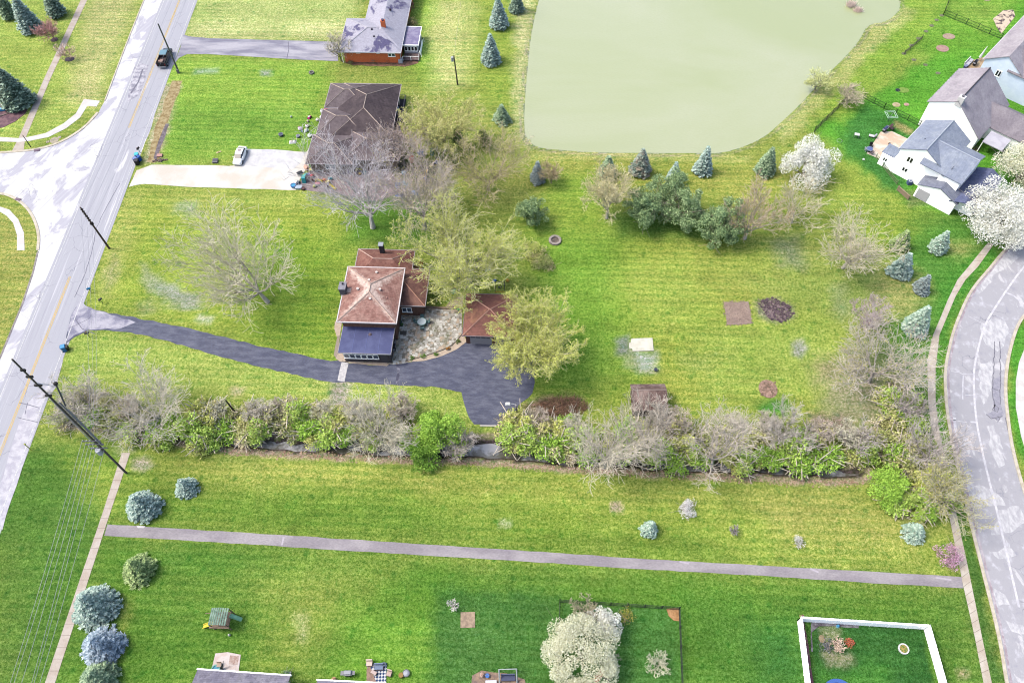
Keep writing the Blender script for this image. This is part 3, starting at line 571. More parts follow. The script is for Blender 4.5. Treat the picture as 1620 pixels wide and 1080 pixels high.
CL = [(1640, 400), (1619, 422), (1590, 462), (1572, 490), (1558, 513), (1550, 540), (1540, 584), (1541, 623), (1544, 663), (1551, 700), (1562, 750), (1573, 790), (1582, 830), (1596, 890), (1612, 960)]
struct(strip(rag(smooth_line([G2(*p) for p in CL], 2), 1.0, .05, 9, closed=False), .3, 0, .028).build('road_joint', mat('f6f4fa', 'dddbe6', 1.5, 8, .1)))
JW = mat('ecebf4', 'd6d4e0', 1.5, 8, .1)
for pts, w_ in (([(1590, 462), (1604, 468), (1620, 481)], .3), ([(1524, 592), (1540, 592)], .15), ([(1524, 594), (1523, 632)], .2), ([(1505, 587), (1518, 589), (1525, 593)], .12), ([(1527, 625), (1541, 625)], .12), ([(1535, 667), (1545, 668)], .3), ([(1510, 660), (1513, 690)], .4), ([(1532, 500), (1556, 512)], .1), ([(1508, 664), (1530, 668)], .12)):
    struct(strip(rag([G2(*p) for p in pts], .8, .06, 4, closed=False), w_, 0, .027).build('road_crack', JW))
sheet('road_patch', [(1572, 600), (1582, 595), (1583, 640), (1588, 655), (1580, 666), (1568, 660), (1562, 655), (1573, 648), (1570, 620)], .027, mat('a7a5b5', 'b9b7c6', 2, 9, .2), amp=.05)
for pts in ([(1573, 540), (1572, 580), (1570, 620), (1574, 650)], [(1581, 540), (1583, 600), (1582, 640)], [(1572, 640), (1580, 645), (1578, 652), (1570, 648), (1575, 640)], [(1560, 655), (1568, 662), (1580, 660), (1586, 658)], [(1590, 660), (1594, 680)], [(1570, 614), (1580, 618)], [(1575, 661), (1578, 667), (1582, 662), (1578, 658)]):
    struct(strip(rag([G2(*p) for p in pts], .5, .1, 5, closed=False), .14, 0, .031).build('road_crack_seal', mat('7c7a8c', '98969f', 2, 9, .2)))
WH = mat('c8c7d0', 'ecebf0', 1.6, 6, .12, lo=.38, hi=.62, scale=(1.3, .6, 1))
for pts in ([(1566, 424), (1592, 400), (1614, 406), (1600, 418), (1580, 430), (1560, 455), (1545, 466)], [(1552, 512), (1568, 504), (1590, 508), (1596, 520), (1588, 548), (1578, 556), (1560, 545), (1553, 530)], [(1550, 575), (1568, 570), (1571, 590), (1568, 620), (1556, 640), (1548, 610)], [(1560, 674), (1572, 672), (1583, 700), (1590, 735), (1580, 740), (1568, 712)], [(1525, 766), (1560, 770), (1585, 787), (1592, 800), (1560, 800), (1535, 790)], [(1578, 806), (1612, 800), (1622, 826), (1600, 842), (1568, 846)], [(1565, 872), (1600, 867), (1608, 878), (1580, 884)], [(1572, 930), (1590, 940), (1598, 956), (1576, 960)], [(1590, 980), (1618, 988), (1630, 1002), (1600, 998)]):
    sheet('worn_road_film', pts, .024, WH, amp=.3, step=.9)
sheet('trail', [(170, 829), (400, 843), (620, 857), (820, 870), (1020, 884), (1220, 895), (1400, 905), (1521, 912), (1524, 930), (1400, 923), (1220, 911), (1020, 900), (820, 887), (620, 875), (400, 861), (165, 847)], .03, mat('a39ba4', 'b9b2b8', .35, 7, .3, scale=(.4, 1, 1), rot=4), amp=.05)
for a, b in (((449, 849), (446, 862)), ((1282, 899), (1295, 905)), ((1480, 913), (1505, 917)), ((1075, 888), (1090, 891))): struct(strip([G2(*a), G2(*b)], .25, 0, .036).build('trail_mark', mat('cfc6d2', None)))
tag(sheet('handhole', [(216, 831), (230, 832), (228, 835), (218, 835)], .05, mat('ece8ee', None), amp=0), 'flat white cover plate at the edge of the purple-grey trail', 'cover')
# driveways
sheet('driveway', [(299, 58), (330, 61), (480, 65), (535, 67), (535, 97), (480, 95), (330, 86), (296, 86), (283, 92), (274, 104), (286, 74), (290, 55)], .034, mat('9391a6', 'c8c6d2', .35, 8, .18, scale=(.3, 1.4, 1), rot=4, lo=.4, hi=.6), amp=.05)
tar([(456, 66), (457, 78), (454, 93)], .16)
sheet('driveway', [(204, 296), (216, 270), (240, 261), (345, 262), (362, 263), (372, 262), (392, 236), (450, 238), (484, 241), (497, 226), (503, 218), (509, 217), (500, 240), (488, 262), (474, 284), (468, 301), (300, 296), (228, 291), (214, 293)], .034, mat('e9e0d4', 'fbf9f8', .18, 7, .10, lo=.4, hi=.62), amp=.05)
sheet('gravel_pad', [(394, 236), (450, 238), (482, 242), (476, 258), (464, 268), (380, 262), (386, 246)], .04, mat('f1f0f3', 'dedde2', .6, 7, .12), amp=.15)
struct(strip([G2(484, 256), G2(495, 238), G2(508, 216)], .9, 0, .05).build('path', M_CONC))
M_BLUE = mat('565b74', '9396aa', .9, 7, .5, .75, lo=.40, hi=.95, scale=(.5, 1.6, 1), rot=5)
sheet('driveway', [(103, 545), (112, 500), (128, 475), (136, 484), (150, 490), (200, 500), (300, 519), (350, 532), (400, 545), (440, 554), (466, 559), (500, 567), (522, 571), (537, 570), (553, 575), (600, 578), (620, 575), (641, 574), (685, 566), (719, 553), (737, 541), (760, 536), (805, 538), (846, 560), (846, 605), (842, 622), (820, 641), (815, 662), (800, 674), (770, 674), (750, 671), (742, 660), (730, 620), (690, 612), (640, 610), (590, 607), (516, 603), (462, 592), (400, 578), (330, 559), (260, 538), (200, 525), (160, 522), (140, 522), (118, 533)], .034, M_BLUE, amp=.14, step=.8)
sheet('driveway_apron', [(106, 540), (112, 500), (128, 475), (136, 484), (150, 490), (185, 500), (215, 510), (190, 520), (160, 521), (138, 522), (118, 530)], .04, mat('c9c7d6', '8f8ea8', .5, 6, .25), amp=.15, step=1)
sheet('stone_slab_path', [(541, 571), (552, 573), (549, 585), (545, 604), (534, 602), (537, 587)], .05, mat('e9e7ea', 'c8c5cc', 2, 8, .2), amp=.05)
sheet('driveway_seam', [(627, 576), (633, 576), (632, 590), (632, 607), (626, 606), (628, 590)], .038, mat('4e4f68', '9a9aae', 1, 8, .3), amp=.08)
tar([(120, 505), (130, 520), (150, 528)], .12); tar([(108, 520), (140, 505), (145, 498)], .1)
# leaf litter by the garage and the bare garden beds
sheet('mulch_bed', [(1206, 480), (1224, 476), (1243, 482), (1250, 495), (1246, 504), (1236, 508), (1218, 503), (1208, 492)], .05, mat('867080', '5c4a52', .8, 5, .5), amp=.35, step=.6)
clods([(1200, 478), (1222, 473), (1245, 480), (1254, 495), (1246, 504), (1236, 508), (1218, 503), (1208, 492)], 260, .2, mat('76626a', '50404a', 2, 6, .4), 1)
clods([(1204, 480), (1222, 475), (1240, 482), (1246, 498), (1236, 508), (1215, 500)], 160, .16, mat('b09c9c', '8c7878', 2, 6, .4), 7)
clods([(1196, 476), (1230, 469), (1258, 480), (1260, 508), (1238, 516), (1210, 508)], 90, .13, mat('9aa870', '707c50', 2, 6, .4), 8)
clods([(1200, 476), (1214, 472), (1212, 500), (1202, 494)], 80, .14, mat('a8a890', '7c7a68', 2, 6, .4), 2)
clods([(1145, 478), (1184, 477), (1189, 512), (1150, 514)], 350, .1, mat('c0a89c', 'a08a80', 2, 6, .3), 3)
clods([(1206, 606), (1225, 606), (1225, 624), (1206, 624)], 60, .16, mat('b09484', '7c6a58', 2, 6, .3), 4)
sheet('garden_bed', [(1145, 478), (1184, 477), (1189, 512), (1150, 514)], .05, mat('b39c90', 'a08a80', .9, 4, .3), amp=.08)
sheet('mulch_bed', [(-60, 160), (20, 166), (47, 150), (48, 165), (40, 180), (25, 192), (5, 202), (-60, 215)], .06, mat('8f6a72', '6a4a58', 1, 5, .4), amp=.25)
sheet('mulch_bed', [(540, 98), (628, 98), (660, 92), (662, 100), (640, 106), (560, 104)], .05, mat('a07866', '6f5a48', 1.4, 5, .45), amp=.2)
sheet('mulch_bed', [(1264, 972), (1271, 972), (1290, 1100), (1276, 1100)], .06, mat('8f5a68', '9fae5a', 1.0, 4, .3, lo=.52, hi=.6), amp=.08)
sheet('stone_bed', [(1283, 985), (1300, 981), (1350, 984), (1359, 987), (1358, 993), (1320, 990), (1295, 990), (1284, 1000), (1286, 1030), (1283, 1030)], .06, mat('9a98a0', '5f5560', 1.0, 4, .35), amp=.08)
sheet('leaf_bed', [(1054, 962), (1075, 962), (1075, 982), (1066, 981), (1058, 974)], .06, mat('d0a070', 'b08050', 2, 6, .35), amp=.05)
for p, rx, ry, c, c2 in (((1501, 58), 10, 6, 'b89a88', 'c8b4a0'), ((1491, 77), 10, 7, 'c6a498', 'b49086'), ((1561, -1), 7, 4, 'dcc8b4', 'c0a898'), ((1418, 166), 6, 4, 'd9c8a4', 'b8a880'), ((1434, 165.5), 4, 2.6, 'dcb4a8', 'c09a90'), ((1215, 615), 11, 10, 'c0a090', '8f7060'), ((1429, 143), 9, 5, '90b050', '7aa040'), ((110, 94), 8, 5, '4a404c', '5a4c58'), ((86, 63), 6, 5, '5a4650', '74606a'), ((1300, 1010), 3, 3, 'b8a488', 'a09070')):
    g = G2(*p); s = 1 / 7.6
    pts = [(g[0] + rx * s * math.cos(k * .3927), g[1] + ry * s * 1.25 * math.sin(k * .3927)) for k in range(16)]
    struct(MB().prism(rag(pts, .5, .06, int(p[0])), -.1, .06).build('mulch_ring', mat(c, c2, 1.8, 7, .3)))
for p in ((1490, 25), (1482, 32), (1474, 41), (1465, 50), (1453, 61), (1442, 72), (1430, 85), (1446, 95), (1464, 103), (1484, 116)):
    g = G2(*p); struct(MB().prism(rag([(g[0] + .55 * math.cos(k), g[1] + .45 * math.sin(k)) for k in range(6)], .4, .1, int(p[0])), -.1, .05).build('dirt_spot', mat('8f8a78', '6f7a50', 2, 6, .3)))
# ================================================================== VEGETATION
def unit(v): return v / (np.linalg.norm(v) + 1e-9)
def grow_tree(rng, nl=7, lv=(6, 5, 5), trop=.12, trunk=.22, spread=1.0, wob=.13, shoot=None):
    """list of (p, q, r0, r1, level) for a unit-height tree"""
    out = []
    def branch(p, d, L, r, lev):
        n = (3, 5, 4, 3, 2)[lev]; q = p; pts = []
        for i in range(n):
            d = unit(d + rng.normal(size=3) * wob * (.4 if lev == 0 else 1) + np.array([0, 0, trop if lev < 3 else trop * .3]))
            q2 = q + d * L / n; ra = r * (1 - .62 * i / n); rb = r * (1 - .62 * (i + 1) / n)
            out.append((q, q2, ra, rb, lev)); pts.append((q2, d, rb)); q = q2
        if lev >= 4 or lev - 1 >= len(lv): return
        if lev == 0: k = nl; sel = [(pts[min(n - 1, 1 + int(j * (n - 1) / k))], j) for j in range(k)]
        else: k = lv[lev - 1]; sel = [(pts[min(n - 1, int((j + .6) * n / k))], j) for j in range(k)]
        ph = rng.uniform(0, 6.28)
        for (pp, dd, rr), j in sel:
            ax = unit(np.cross(dd, [0.1, 0.2, 1.0] if abs(dd[2]) < .95 else [1, 0, 0])); ay = np.cross(dd, ax)
            th = ph + j * 2.4 + rng.uniform(-.3, .3); an = (rng.uniform(.55, 1.05) * spread if lev == 0 else rng.uniform(.35, .82))
            nd = dd * math.cos(an) + (ax * math.cos(th) + ay * math.sin(th)) * math.sin(an)
            branch(pp, nd, L * (rng.uniform(1.5, 2.3) if lev == 0 else rng.uniform(.42, .68)), rr * (.66 if lev == 0 else .6), lev + 1)
    branch(np.zeros(3), np.array([0, 0, 1.]), trunk, .024, 0)
    return out
def seg_mesh(segs, n=3):
    P = np.array([s[0] for s in segs]); Q = np.array([s[1] for s in segs]); A = np.array([s[2] for s in segs])[:, None]; B = np.array([s[3] for s in segs])[:, None]
    d = Q - P; d /= (np.linalg.norm(d, axis=1)[:, None] + 1e-9); h = np.where(np.abs(d[:, 2:]) > .9, [[1., 0, 0]], [[0, 0, 1.]])
    a = np.cross(d, h); a /= (np.linalg.norm(a, axis=1)[:, None] + 1e-9); b = np.cross(d, a); V = []
    for C_, R_ in ((P, A), (Q, B)):
        for k in range(n):
            t = k * 6.28319 / n; V.append(C_ + (a * math.cos(t) + b * math.sin(t)) * R_)
    V = np.stack(V, 1).reshape(-1, 3); m = len(segs); base = (np.arange(m) * 2 * n)[:, None]
    F = np.concatenate([base + np.array([[k, (k + 1) % n, n + (k + 1) % n, n + k]]) for k in range(n)], 0)
    return V, F
BARK = {}
def bark(c, k=1.2):
    key = 'bark' + c
    if key in MATS: return MATS[key]
    m, t = newmat(key, .95, .1); a = alb(c, k); b = tuple(x * .62 for x in a[:3]) + (1.,)
    t.l(t.mix(t.ramp(t.noise(1.6, 4, None, .6), .35, .65), a, b), t.b.inputs['Base Color']); return m
def bare_tree(seed, h, R, twig='c9c2ba', wood='8f8880', buds=None, nb=0, bs=.16, nl=7, lv=(6, 5, 5), tw=.022, trop=.12, spread=1.0, trunk=.22, droop=0, shear=(0, 0)):
    rng = np.random.RandomState(seed); segs = grow_tree(rng, nl, lv, trop, trunk, spread)
    pts = np.array([s[1] for s in segs]); rad = np.percentile(np.hypot(pts[:, 0], pts[:, 1]), 97); hz = np.percentile(pts[:, 2], 99.3)
    S = np.array([R / rad, R / rad, h / hz]); out = []
    for p, q, a, b, l in segs:
        a2, b2 = (a * h * 1.15, b * h * 1.15); lo = tw if l >= 3 else tw * 1.3
        P_, Q_ = p * S, q * S
        for v_ in (P_, Q_):
            r_ = math.hypot(v_[0], v_[1]); lim = .82 * R * (1.0 if v_[2] > .3 * h else .75)
            if r_ > lim: f_ = (lim + .22 * R * math.tanh((r_ - lim) / (.3 * R))) / r_; v_[0] *= f_; v_[1] *= f_
            if v_[2] < .22 * h and l > 1: v_[2] = .22 * h - .12 * h * math.tanh((.22 * h - v_[2]) / (.2 * h))
            if v_[2] > .9 * h: v_[2] = .9 * h + .12 * h * math.tanh((v_[2] - .9 * h) / (.2 * h))
        sh = np.array([shear[0], shear[1], 0]); out.append((P_ + sh * max(P_[2], 0) / h, Q_ + sh * max(Q_[2], 0) / h, max(a2, lo), max(b2, lo), l))
    wood_s = [s for s in out if s[4] <= 2]; twig_s = [s for s in out if s[4] > 2]
    res = {'trunk': seg_mesh(wood_s, 6) + (bark(wood),), 'crown': seg_mesh(twig_s, 3) + (bark(twig),)}
    if buds:
        ends = np.array([s[1] for s in twig_s]); st = np.array([s[0] for s in twig_s])
        ids = rng.randint(0, len(ends), nb); C = st[ids] + (ends[ids] - st[ids]) * rng.rand(nb, 1) + rng.normal(size=(nb, 3)) * bs * .9
        D = rng.normal(size=(nb, 3)); V, F = leaf_quads(C, D, bs * rng.uniform(.5, 1, nb), bs * rng.uniform(.8, 1.6, nb), rng)
        res['leaves'] = (V, F, buds)
    return res
def put(res, name, label, cat, loc, group=None, rz=0, share=None, sc=1.):
    t = thing(name, label, cat, loc, rz, group); t.scale = (sc, sc, sc)
    for k, v in res.items():
        if isinstance(v, bpy.types.Mesh): o = bpy.data.objects.new(k, v); COL.objects.link(o); o.parent = t
        else: npmesh(k, v[0], v[1], v[2], t)
    return t
Y1 = lambda: leafmat('e2e686', 'a8b04e', None, k=1.5); Y2 = lambda: leafmat('e4e09a', 'b4b868', None, k=1.5); OL = lambda: leafmat('c8c078', '9a9850', None, k=1.5)
CR = lambda: leafmat('e6dcae', 'b8ae80'); BR = lambda: leafmat('b89a78', '9c8668'); GR = lambda: leafmat('a8cc58', '7da242'); PKB = lambda: leafmat('c8908a', 'b07878')
# base pixel, apex-ish height m, crown radius m, keyword settings, label
BT = [
 ((424, 478), 15.5, 11.2, dict(shear=(-4.5, 2.0), lv=(8, 7, 5), twig='c8c0ac', wood='a8a092', nl=9, tw=.024), 'large leafless tree standing alone on the lawn west of the red-roofed house'),
 ((590, 360), 19, 10.0, dict(shear=(-2.5, 0), lv=(7, 6, 4), twig='c3bec4', wood='bab4ae', nl=9, tw=.021), 'tall pale grey leafless tree between the brown-roofed house and the red-roofed house'),
 ((672, 362), 17.5, 9.0, dict(lv=(7, 6, 4), twig='b9aca6', wood='a8a098', nl=8, tw=.021, buds=OL(), nb=1500), 'brownish leafless tree right of the tall pale grey one, above the scattered toys'),
 ((742, 446), 15, 11.8, dict(lv=(7, 6, 4), twig='c2bea0', wood='9a958a', nl=12, buds=Y1(), nb=44000, bs=.14), 'huge budding yellow-green tree behind the red-roofed house and garage'),
 ((838, 574), 12, 8.6, dict(lv=(7, 6, 4), twig='bdb890', wood='8c887a', nl=12, buds=Y1(), nb=50000, bs=.14), 'round dense yellow-budding tree overhanging the blue driveway and garage roof'),
 ((705, 232), 11, 8.2, dict(lv=(7, 5, 4), twig='c0b888', wood='8f8868', nl=8, buds=Y2(), nb=16000, bs=.18), 'straw-coloured budding tree right of the brown-roofed house'),
 ((772, 300), 12, 8.6, dict(lv=(7, 6, 4), twig='b4a68e', wood='8a8070', nl=8, buds=OL(), nb=3500, bs=.18), 'wide olive-brown tree beside the pond corner'),
 ((640, 262), 11, 6.6, dict(lv=(6, 6, 4), twig='b8aaa6', wood='8c8480', nl=8, buds=BR(), nb=800), 'brown-grey leafless tree over the back corner of the brown roof'),
 ((700, 330), 9, 6.0, dict(lv=(6, 5, 4), twig='b8b49c', wood='8c8878', nl=8, buds=OL(), nb=1800), 'low leafless tree just above the huge budding tree'),
 ((960, 345), 12, 5.8, dict(lv=(6, 6, 4), twig='cdc4a4', wood='aaa498', nl=8, buds=CR(), nb=5500, bs=.2), 'cream-budded tree left of the dark green pines'),
 ((1178, 378), 11.5, 6.4, dict(lv=(6, 6, 4), twig='bfae9e', wood='b0a8a0', nl=8, buds=BR(), nb=2500), 'tan leafless tree right of the dark green pines'),
 ((1252, 352), 9.5, 6.6, dict(lv=(6, 5, 4), twig='c0b8a4', wood='b4aea0', nl=7, buds=OL(), nb=900, droop=1), 'thin pale leafless tree below the white flowering tree by the pond'),
 ((1333, 424), 11.5, 7.7, dict(lv=(7, 6, 4), twig='c8bfae', wood='a8a096', nl=9, tw=.021, buds=OL(), nb=900), 'spreading leafless tree left of the row of young spruces'),
 ((1374, 604), 12, 8.8, dict(lv=(7, 6, 4), twig='c2b8b4', wood='a09892', nl=10, tw=.021, buds=OL(), nb=2500), 'big tangled leafless tree left of the curving pavement'),
 ((1362, 518), 6, 3.6, dict(lv=(6, 5, 5), twig='bba8b0', wood='8a7c84', nl=7, buds=leafmat('b89aa8', '9a8894'), nb=900), 'pink-tinged leafless tree at the lawn edge above the tangled one'),
 ((955, 738), 15, 7.4, dict(lv=(7, 6, 4), twig='c8c0b0', wood='a8a298', nl=9, tw=.021), 'tall leafless tree in the creek hedge left of the wooden shed'),
 ((1022, 722), 13, 6.0, dict(shear=(0, 2), lv=(6, 5, 4), twig='c0b6ac', wood='a09890', nl=8, tw=.021), 'leafless tree whose twigs reach over the wooden shed'),
 ((1125, 735), 13, 6.6, dict(lv=(6, 6, 4), twig='c6bcb2', wood='a69e96', nl=8, tw=.021), 'leafless tree in the creek hedge right of the wooden shed'),
 ((604, 700), 11, 7.2, dict(lv=(7, 5, 4), twig='c6c0ae', wood='a6a092', nl=9), 'leafless tree left of the bright green maple in the creek hedge'),
 ((258, 672), 10, 8.0, dict(lv=(7, 5, 5), twig='c4bcb0', wood='a8a4a0', nl=9), 'low spreading leafless tree in the hedge near the main road'),
 ((142, 660), 8, 5.6, dict(lv=(6, 5, 5), twig='beb6ac', wood='8c8480', nl=8), 'leafless tree at the road end of the creek hedge'),
 ((728, 715), 5, 3.2, dict(lv=(6, 5, 5), twig='bab0aa', wood='8c8480', nl=7), 'small grey twiggy tree leaning over the creek beside the blue driveway'),
 ((1352, 715), 7, 3.2, dict(lv=(5, 5, 4), twig='bcb2b0', wood='7c7470', nl=6), 'slender grey tree at the right end of the creek'),
 ((1462, 735), 10, 5.0, dict(lv=(6, 5, 5), twig='bfb6b4', wood='8c8480', nl=7), 'grey leafless tree leaning across the curving pavement'),
 ((1482, 800), 10, 6.2, dict(lv=(6, 5, 4), twig='b8b49c', wood='8c8878', nl=8, buds=OL(), nb=1500), 'olive-grey tree at the street end of the creek hedge'),
 ((1425, 660), 8, 3.6, dict(lv=(5, 5, 5), twig='b8aeac', wood='8c8480', nl=7), 'thin grey tree among the shrubs below the tangled tree'),
 ((1339, 166), 4.2, 3.4, dict(lv=(6, 5, 5), twig='b8ae98', wood='8c8478', nl=10, trunk=.1), 'round grey leafless tree on the bank at the end of the dark fence'),
 ((1289, 143), 5.2, 3.0, dict(lv=(6, 5, 4), twig='d8dc9a', wood='7c7668', nl=7, buds=leafmat('e6eab0', 'd2d88c'), nb=2200, bs=.14), 'pale yellow willow leaning out over the pond water'),
 ((540, 97), 6, 3.2, dict(lv=(6, 5, 4), twig='c4bcae', wood='5c5650', nl=7, buds=CR(), nb=350), 'small leafless tree at the corner of the orange brick house'),
 ((1041, 1054), 2.4, 1.9, dict(lv=(5, 4, 3), twig='c8c8b0', wood='b0ac98', nl=8, trunk=.08), 'small bare shrub tree inside the black fence right of the white flowering tree'),
 ((718, 960), 1.8, 1.0, dict(lv=(4, 4, 3), twig='dcd8d4', wood='b0aca4', nl=7, trunk=.08), 'tiny bare sapling left of the square of pavers'),
 ((872, 290), 5, 2.8, dict(lv=(6, 5, 5), twig='c0b090', wood='9a8e78', nl=8, buds=BR(), nb=400), 'tan bush-like tree right of the small spruce near the pond corner'),
 ((86, 63), 4.5, 3.2, dict(lv=(6, 5, 4), twig='c29a98', wood='6a5458', nl=8, buds=PKB(), nb=1500), 'reddish leafless tree at the foot of the spruces in the top left corner'),
 ((112, 94), 3.6, 2.4, dict(lv=(5, 5, 4), twig='d4b4a8', wood='7c6a68', nl=6), 'thin pinkish sapling in a round black mulch ring'),
 ((1161, 843), 1.8, .9, dict(lv=(4, 4, 3), twig='a8a0a4', wood='6a6268', nl=7, trunk=.08), 'tiny dark bare sapling in the strip above the trail'),
 ((925, 968), 3.5, 2.2, dict(lv=(5, 5, 4), twig='b0a890', wood='8c8478', nl=7), 'bare brown bush behind the white flowering tree in the fenced yard'),
 ((1322, 1021), 1.8, 1.1, dict(lv=(5, 4, 3), twig='d8c0b0', wood='b8a090', nl=8, trunk=.08), 'small bare pale tree beside the coral shrub inside the white fence'),
 ((965, 1052), 2.4, 1.5, dict(lv=(5, 4, 3), twig='b4aaa4', wood='8c8480', nl=7), 'grey bare bush beside the red bench at the bottom edge'),
 ((1230, 700), 8, 4.4, dict(lv=(6, 5, 5), twig='c0b8b2', wood='a09890', nl=8), 'pale grey twiggy tree in the hedge right of the shed'),
 ((690, 250), 7, 4.5, dict(lv=(6, 5, 4), twig='b4b48c', wood='8c8868', nl=8, buds=GR(), nb=1500), 'green-tinged leafless tree behind the brown-roofed house'),
]
for i, (b, h, R, kw, lab) in enumerate(BT):
    g = G(*b); put(bare_tree(100 + i, h, R, **kw), 'leafless_tree' if 'budding' not in lab else 'budding_tree', lab, 'tree', (g[0], g[1], -.05))

# ---- conifers
def spruce(seed, h, R, m, dens=1.0, piece=.42, low=.05, power=.8):
    rng = np.random.RandomState(seed); C = []; D = []; W = []; L = []; nz = max(10, int(h / .30 * dens)); segs = [((0, 0, 0), (0, 0, h * .96), .02 * h, .03)]
    lob = rng.uniform(.88, 1.1, 9)
    for i in range(nz):
        f = (i + rng.rand() * .5) / nz; z = h * (low + (1 - low) * f); r = R * (1 - f) ** power * min(1, .62 + f * 4)
        n = max(4, int(6.28 * r / (.62 * piece / .42) * dens)); ph = rng.uniform(0, 6.28)
        for k in range(n):
            a = ph + k * 6.2832 / n + rng.uniform(-.15, .15); rr = r * rng.uniform(.84, 1.06) * lob[int(a / .6981) % 9]; d = np.array([math.cos(a), math.sin(a), 0]); s = np.array([-d[1], d[0], 0])
            if rr > .8 and k % 2 == 0: segs.append(((0, 0, z + .12 * rr), tuple(d * rr * .9 + [0, 0, z - .12 * rr]), .025, .012))
            nn = max(2, int(rr * .75 / (piece * .62)) + 1)
            for j in range(nn):
                q = .28 + .72 * (j + .5 + rng.uniform(-.2, .2)) / nn; zz = z - .26 * rr * q + .12 * rr * max(0, q - .7) / .3 * .6
                for sg in (-1, 1, 0) if j == nn - 1 else (-1, 1):
                    wv = (1 - q * .5) * piece; c = d * rr * q + s * sg * wv * .42 + [0, 0, zz + rng.uniform(-.05, .05)]
                    C.append(c); D.append(d * .8 + s * sg * .75 + [0, 0, rng.uniform(-.25, .3)]); W.append(piece * rng.uniform(.38, .6)); L.append(piece * rng.uniform(.9, 1.35))
    C = np.array(C); D = np.array(D); V, F = leaf_quads(C, D, np.array(W), np.array(L), rng, flat=.8)
    S = [tuple(map(np.array, s[:2])) + s[2:] for s in segs]
    return {'crown': (V, F, m), 'trunk': seg_mesh(S, 5) + (bark('7a6a5c'),)}
SB = leafmat('c4d6cc', '64847c', None, trans=.1, k=1.6); SBB = leafmat('bccad8', '6a8294', None, trans=.1, k=1.6); SG = leafmat('aec49e', '4a6a4e', None, trans=.1, k=1.6)
SD = leafmat('b0c8b4', '35543f', None, trans=.1, k=1.75); SY = leafmat('bcd08c', '587840', None, trans=.1, k=1.75); SP = leafmat('d0e2d2', '7c9e8c', None, trans=.1, k=1.75)
SGY = leafmat('b8c4c0', '6c7e82', None, trans=.1, k=1.75); S7 = leafmat('b4c4b8', '4c6458', 'a89c8c', trans=.1, k=1.75)
# ground centre px, apex px (None: give height), radius px, material, label
SPR = [
 ((52, 48), 9.5, 21, SB, 'pale blue-green spruce in the top left corner, leaning in behind the reddish tree'),
 ((92, 24), 8, 17, SD, 'dark green spruce nearest the pavement at the very top left'),
 ((18, 28), 8, 15, SG, 'grey-green spruce at the far left of the top corner group'),
 ((32, 165), 10, 30, SD, 'broad dark spruce on the purple mulch bed at the left edge'),
 ((789, 42), 7.5, 18, SB, 'blue spruce above the conical one on the left pond bank'),
 ((777, 98), 7.0, 19, SB, 'conical blue spruce standing alone on the left pond bank'),
 ((818, 18), 6, 14, SD, 'dark spruce cut by the top edge beside the pond'),
 ((794, 192), 4.2, 17, SG, 'small round spruce by the lower left pond bank'),
 ((850, 287), 5.2, 15, SGY, 'small grey spruce with the tan bush at the pond corner'),
 ((960, 277), 5.0, 18, SG, 'spruce half hidden behind the cream-budded tree'),
 ((1012, 273), 6.0, 20, S7, 'spruce with a brown top at the near pond bank'),
 ((1064, 288), 5.2, 15, SB, 'narrow blue spruce behind the dark green pines'),
 ((1111, 272), 6.4, 18, SB, 'blue spruce right at the water among the near-bank trees'),
 ((1210, 272), 6.2, 19, SG, 'green-grey spruce left of the white flowering tree by the pond'),
 ((1421, 391), 4.6, 18, SY, 'plain green spruce, topmost of the young row by the curving pavement'),
 ((1421, 432), 5.4, 22, SB, 'bright blue spruce, largest of the young row by the curving pavement'),
 ((1481, 395), 5.0, 18, SP, 'pale silvery spruce nearest the white houses'),
 ((1455, 459), 4.2, 16, SGY, 'small grey spruce below the bright blue one'),
 ((1444, 521), 6.5, 24, SP, 'pale spruce at the right side of the tangled leafless tree'),
 ((297, 774), 3.6, 21, SB, 'small round blue spruce below the utility pole'),
 ((231, 806), 5.2, 32, SB, 'wide blue spruce just above the left end of the trail'),
 ((224, 904), 4.6, 30, SY, 'olive-green spruce just below the left end of the trail'),
 ((157, 962), 6.0, 44, SB, 'largest blue-grey spruce, half over the pavement'),
 ((168, 1025), 5.2, 38, SBB, 'bluish spruce below the largest one beside the pavement'),
 ((162, 1076), 4.8, 38, SG, 'green spruce cut by the bottom edge beside the pavement'),
 ((1442, 845), 3.4, 21, SP, 'pale spruce between the trail and the street hedge'),
 ((1026, 840), 3.6, 17, SP, 'silvery spruce alone on the strip above the trail'),
]
for i, (b, h, rp, m, lab) in enumerate(SPR):
    g = G(*b); p = PX(g[0], g[1]); p2 = PX(g[0] + 1, g[1]); R = rp / (p2[0] - p[0]); big = (.34 if R < 2.6 else .46) if b[1] > 700 else .44 if R < 2.0 else (.54 if R < 3.0 else .66)
    put(spruce(300 + i, h, R, m, 1.0, big), 'spruce', lab, 'tree', (g[0], g[1], -.05))

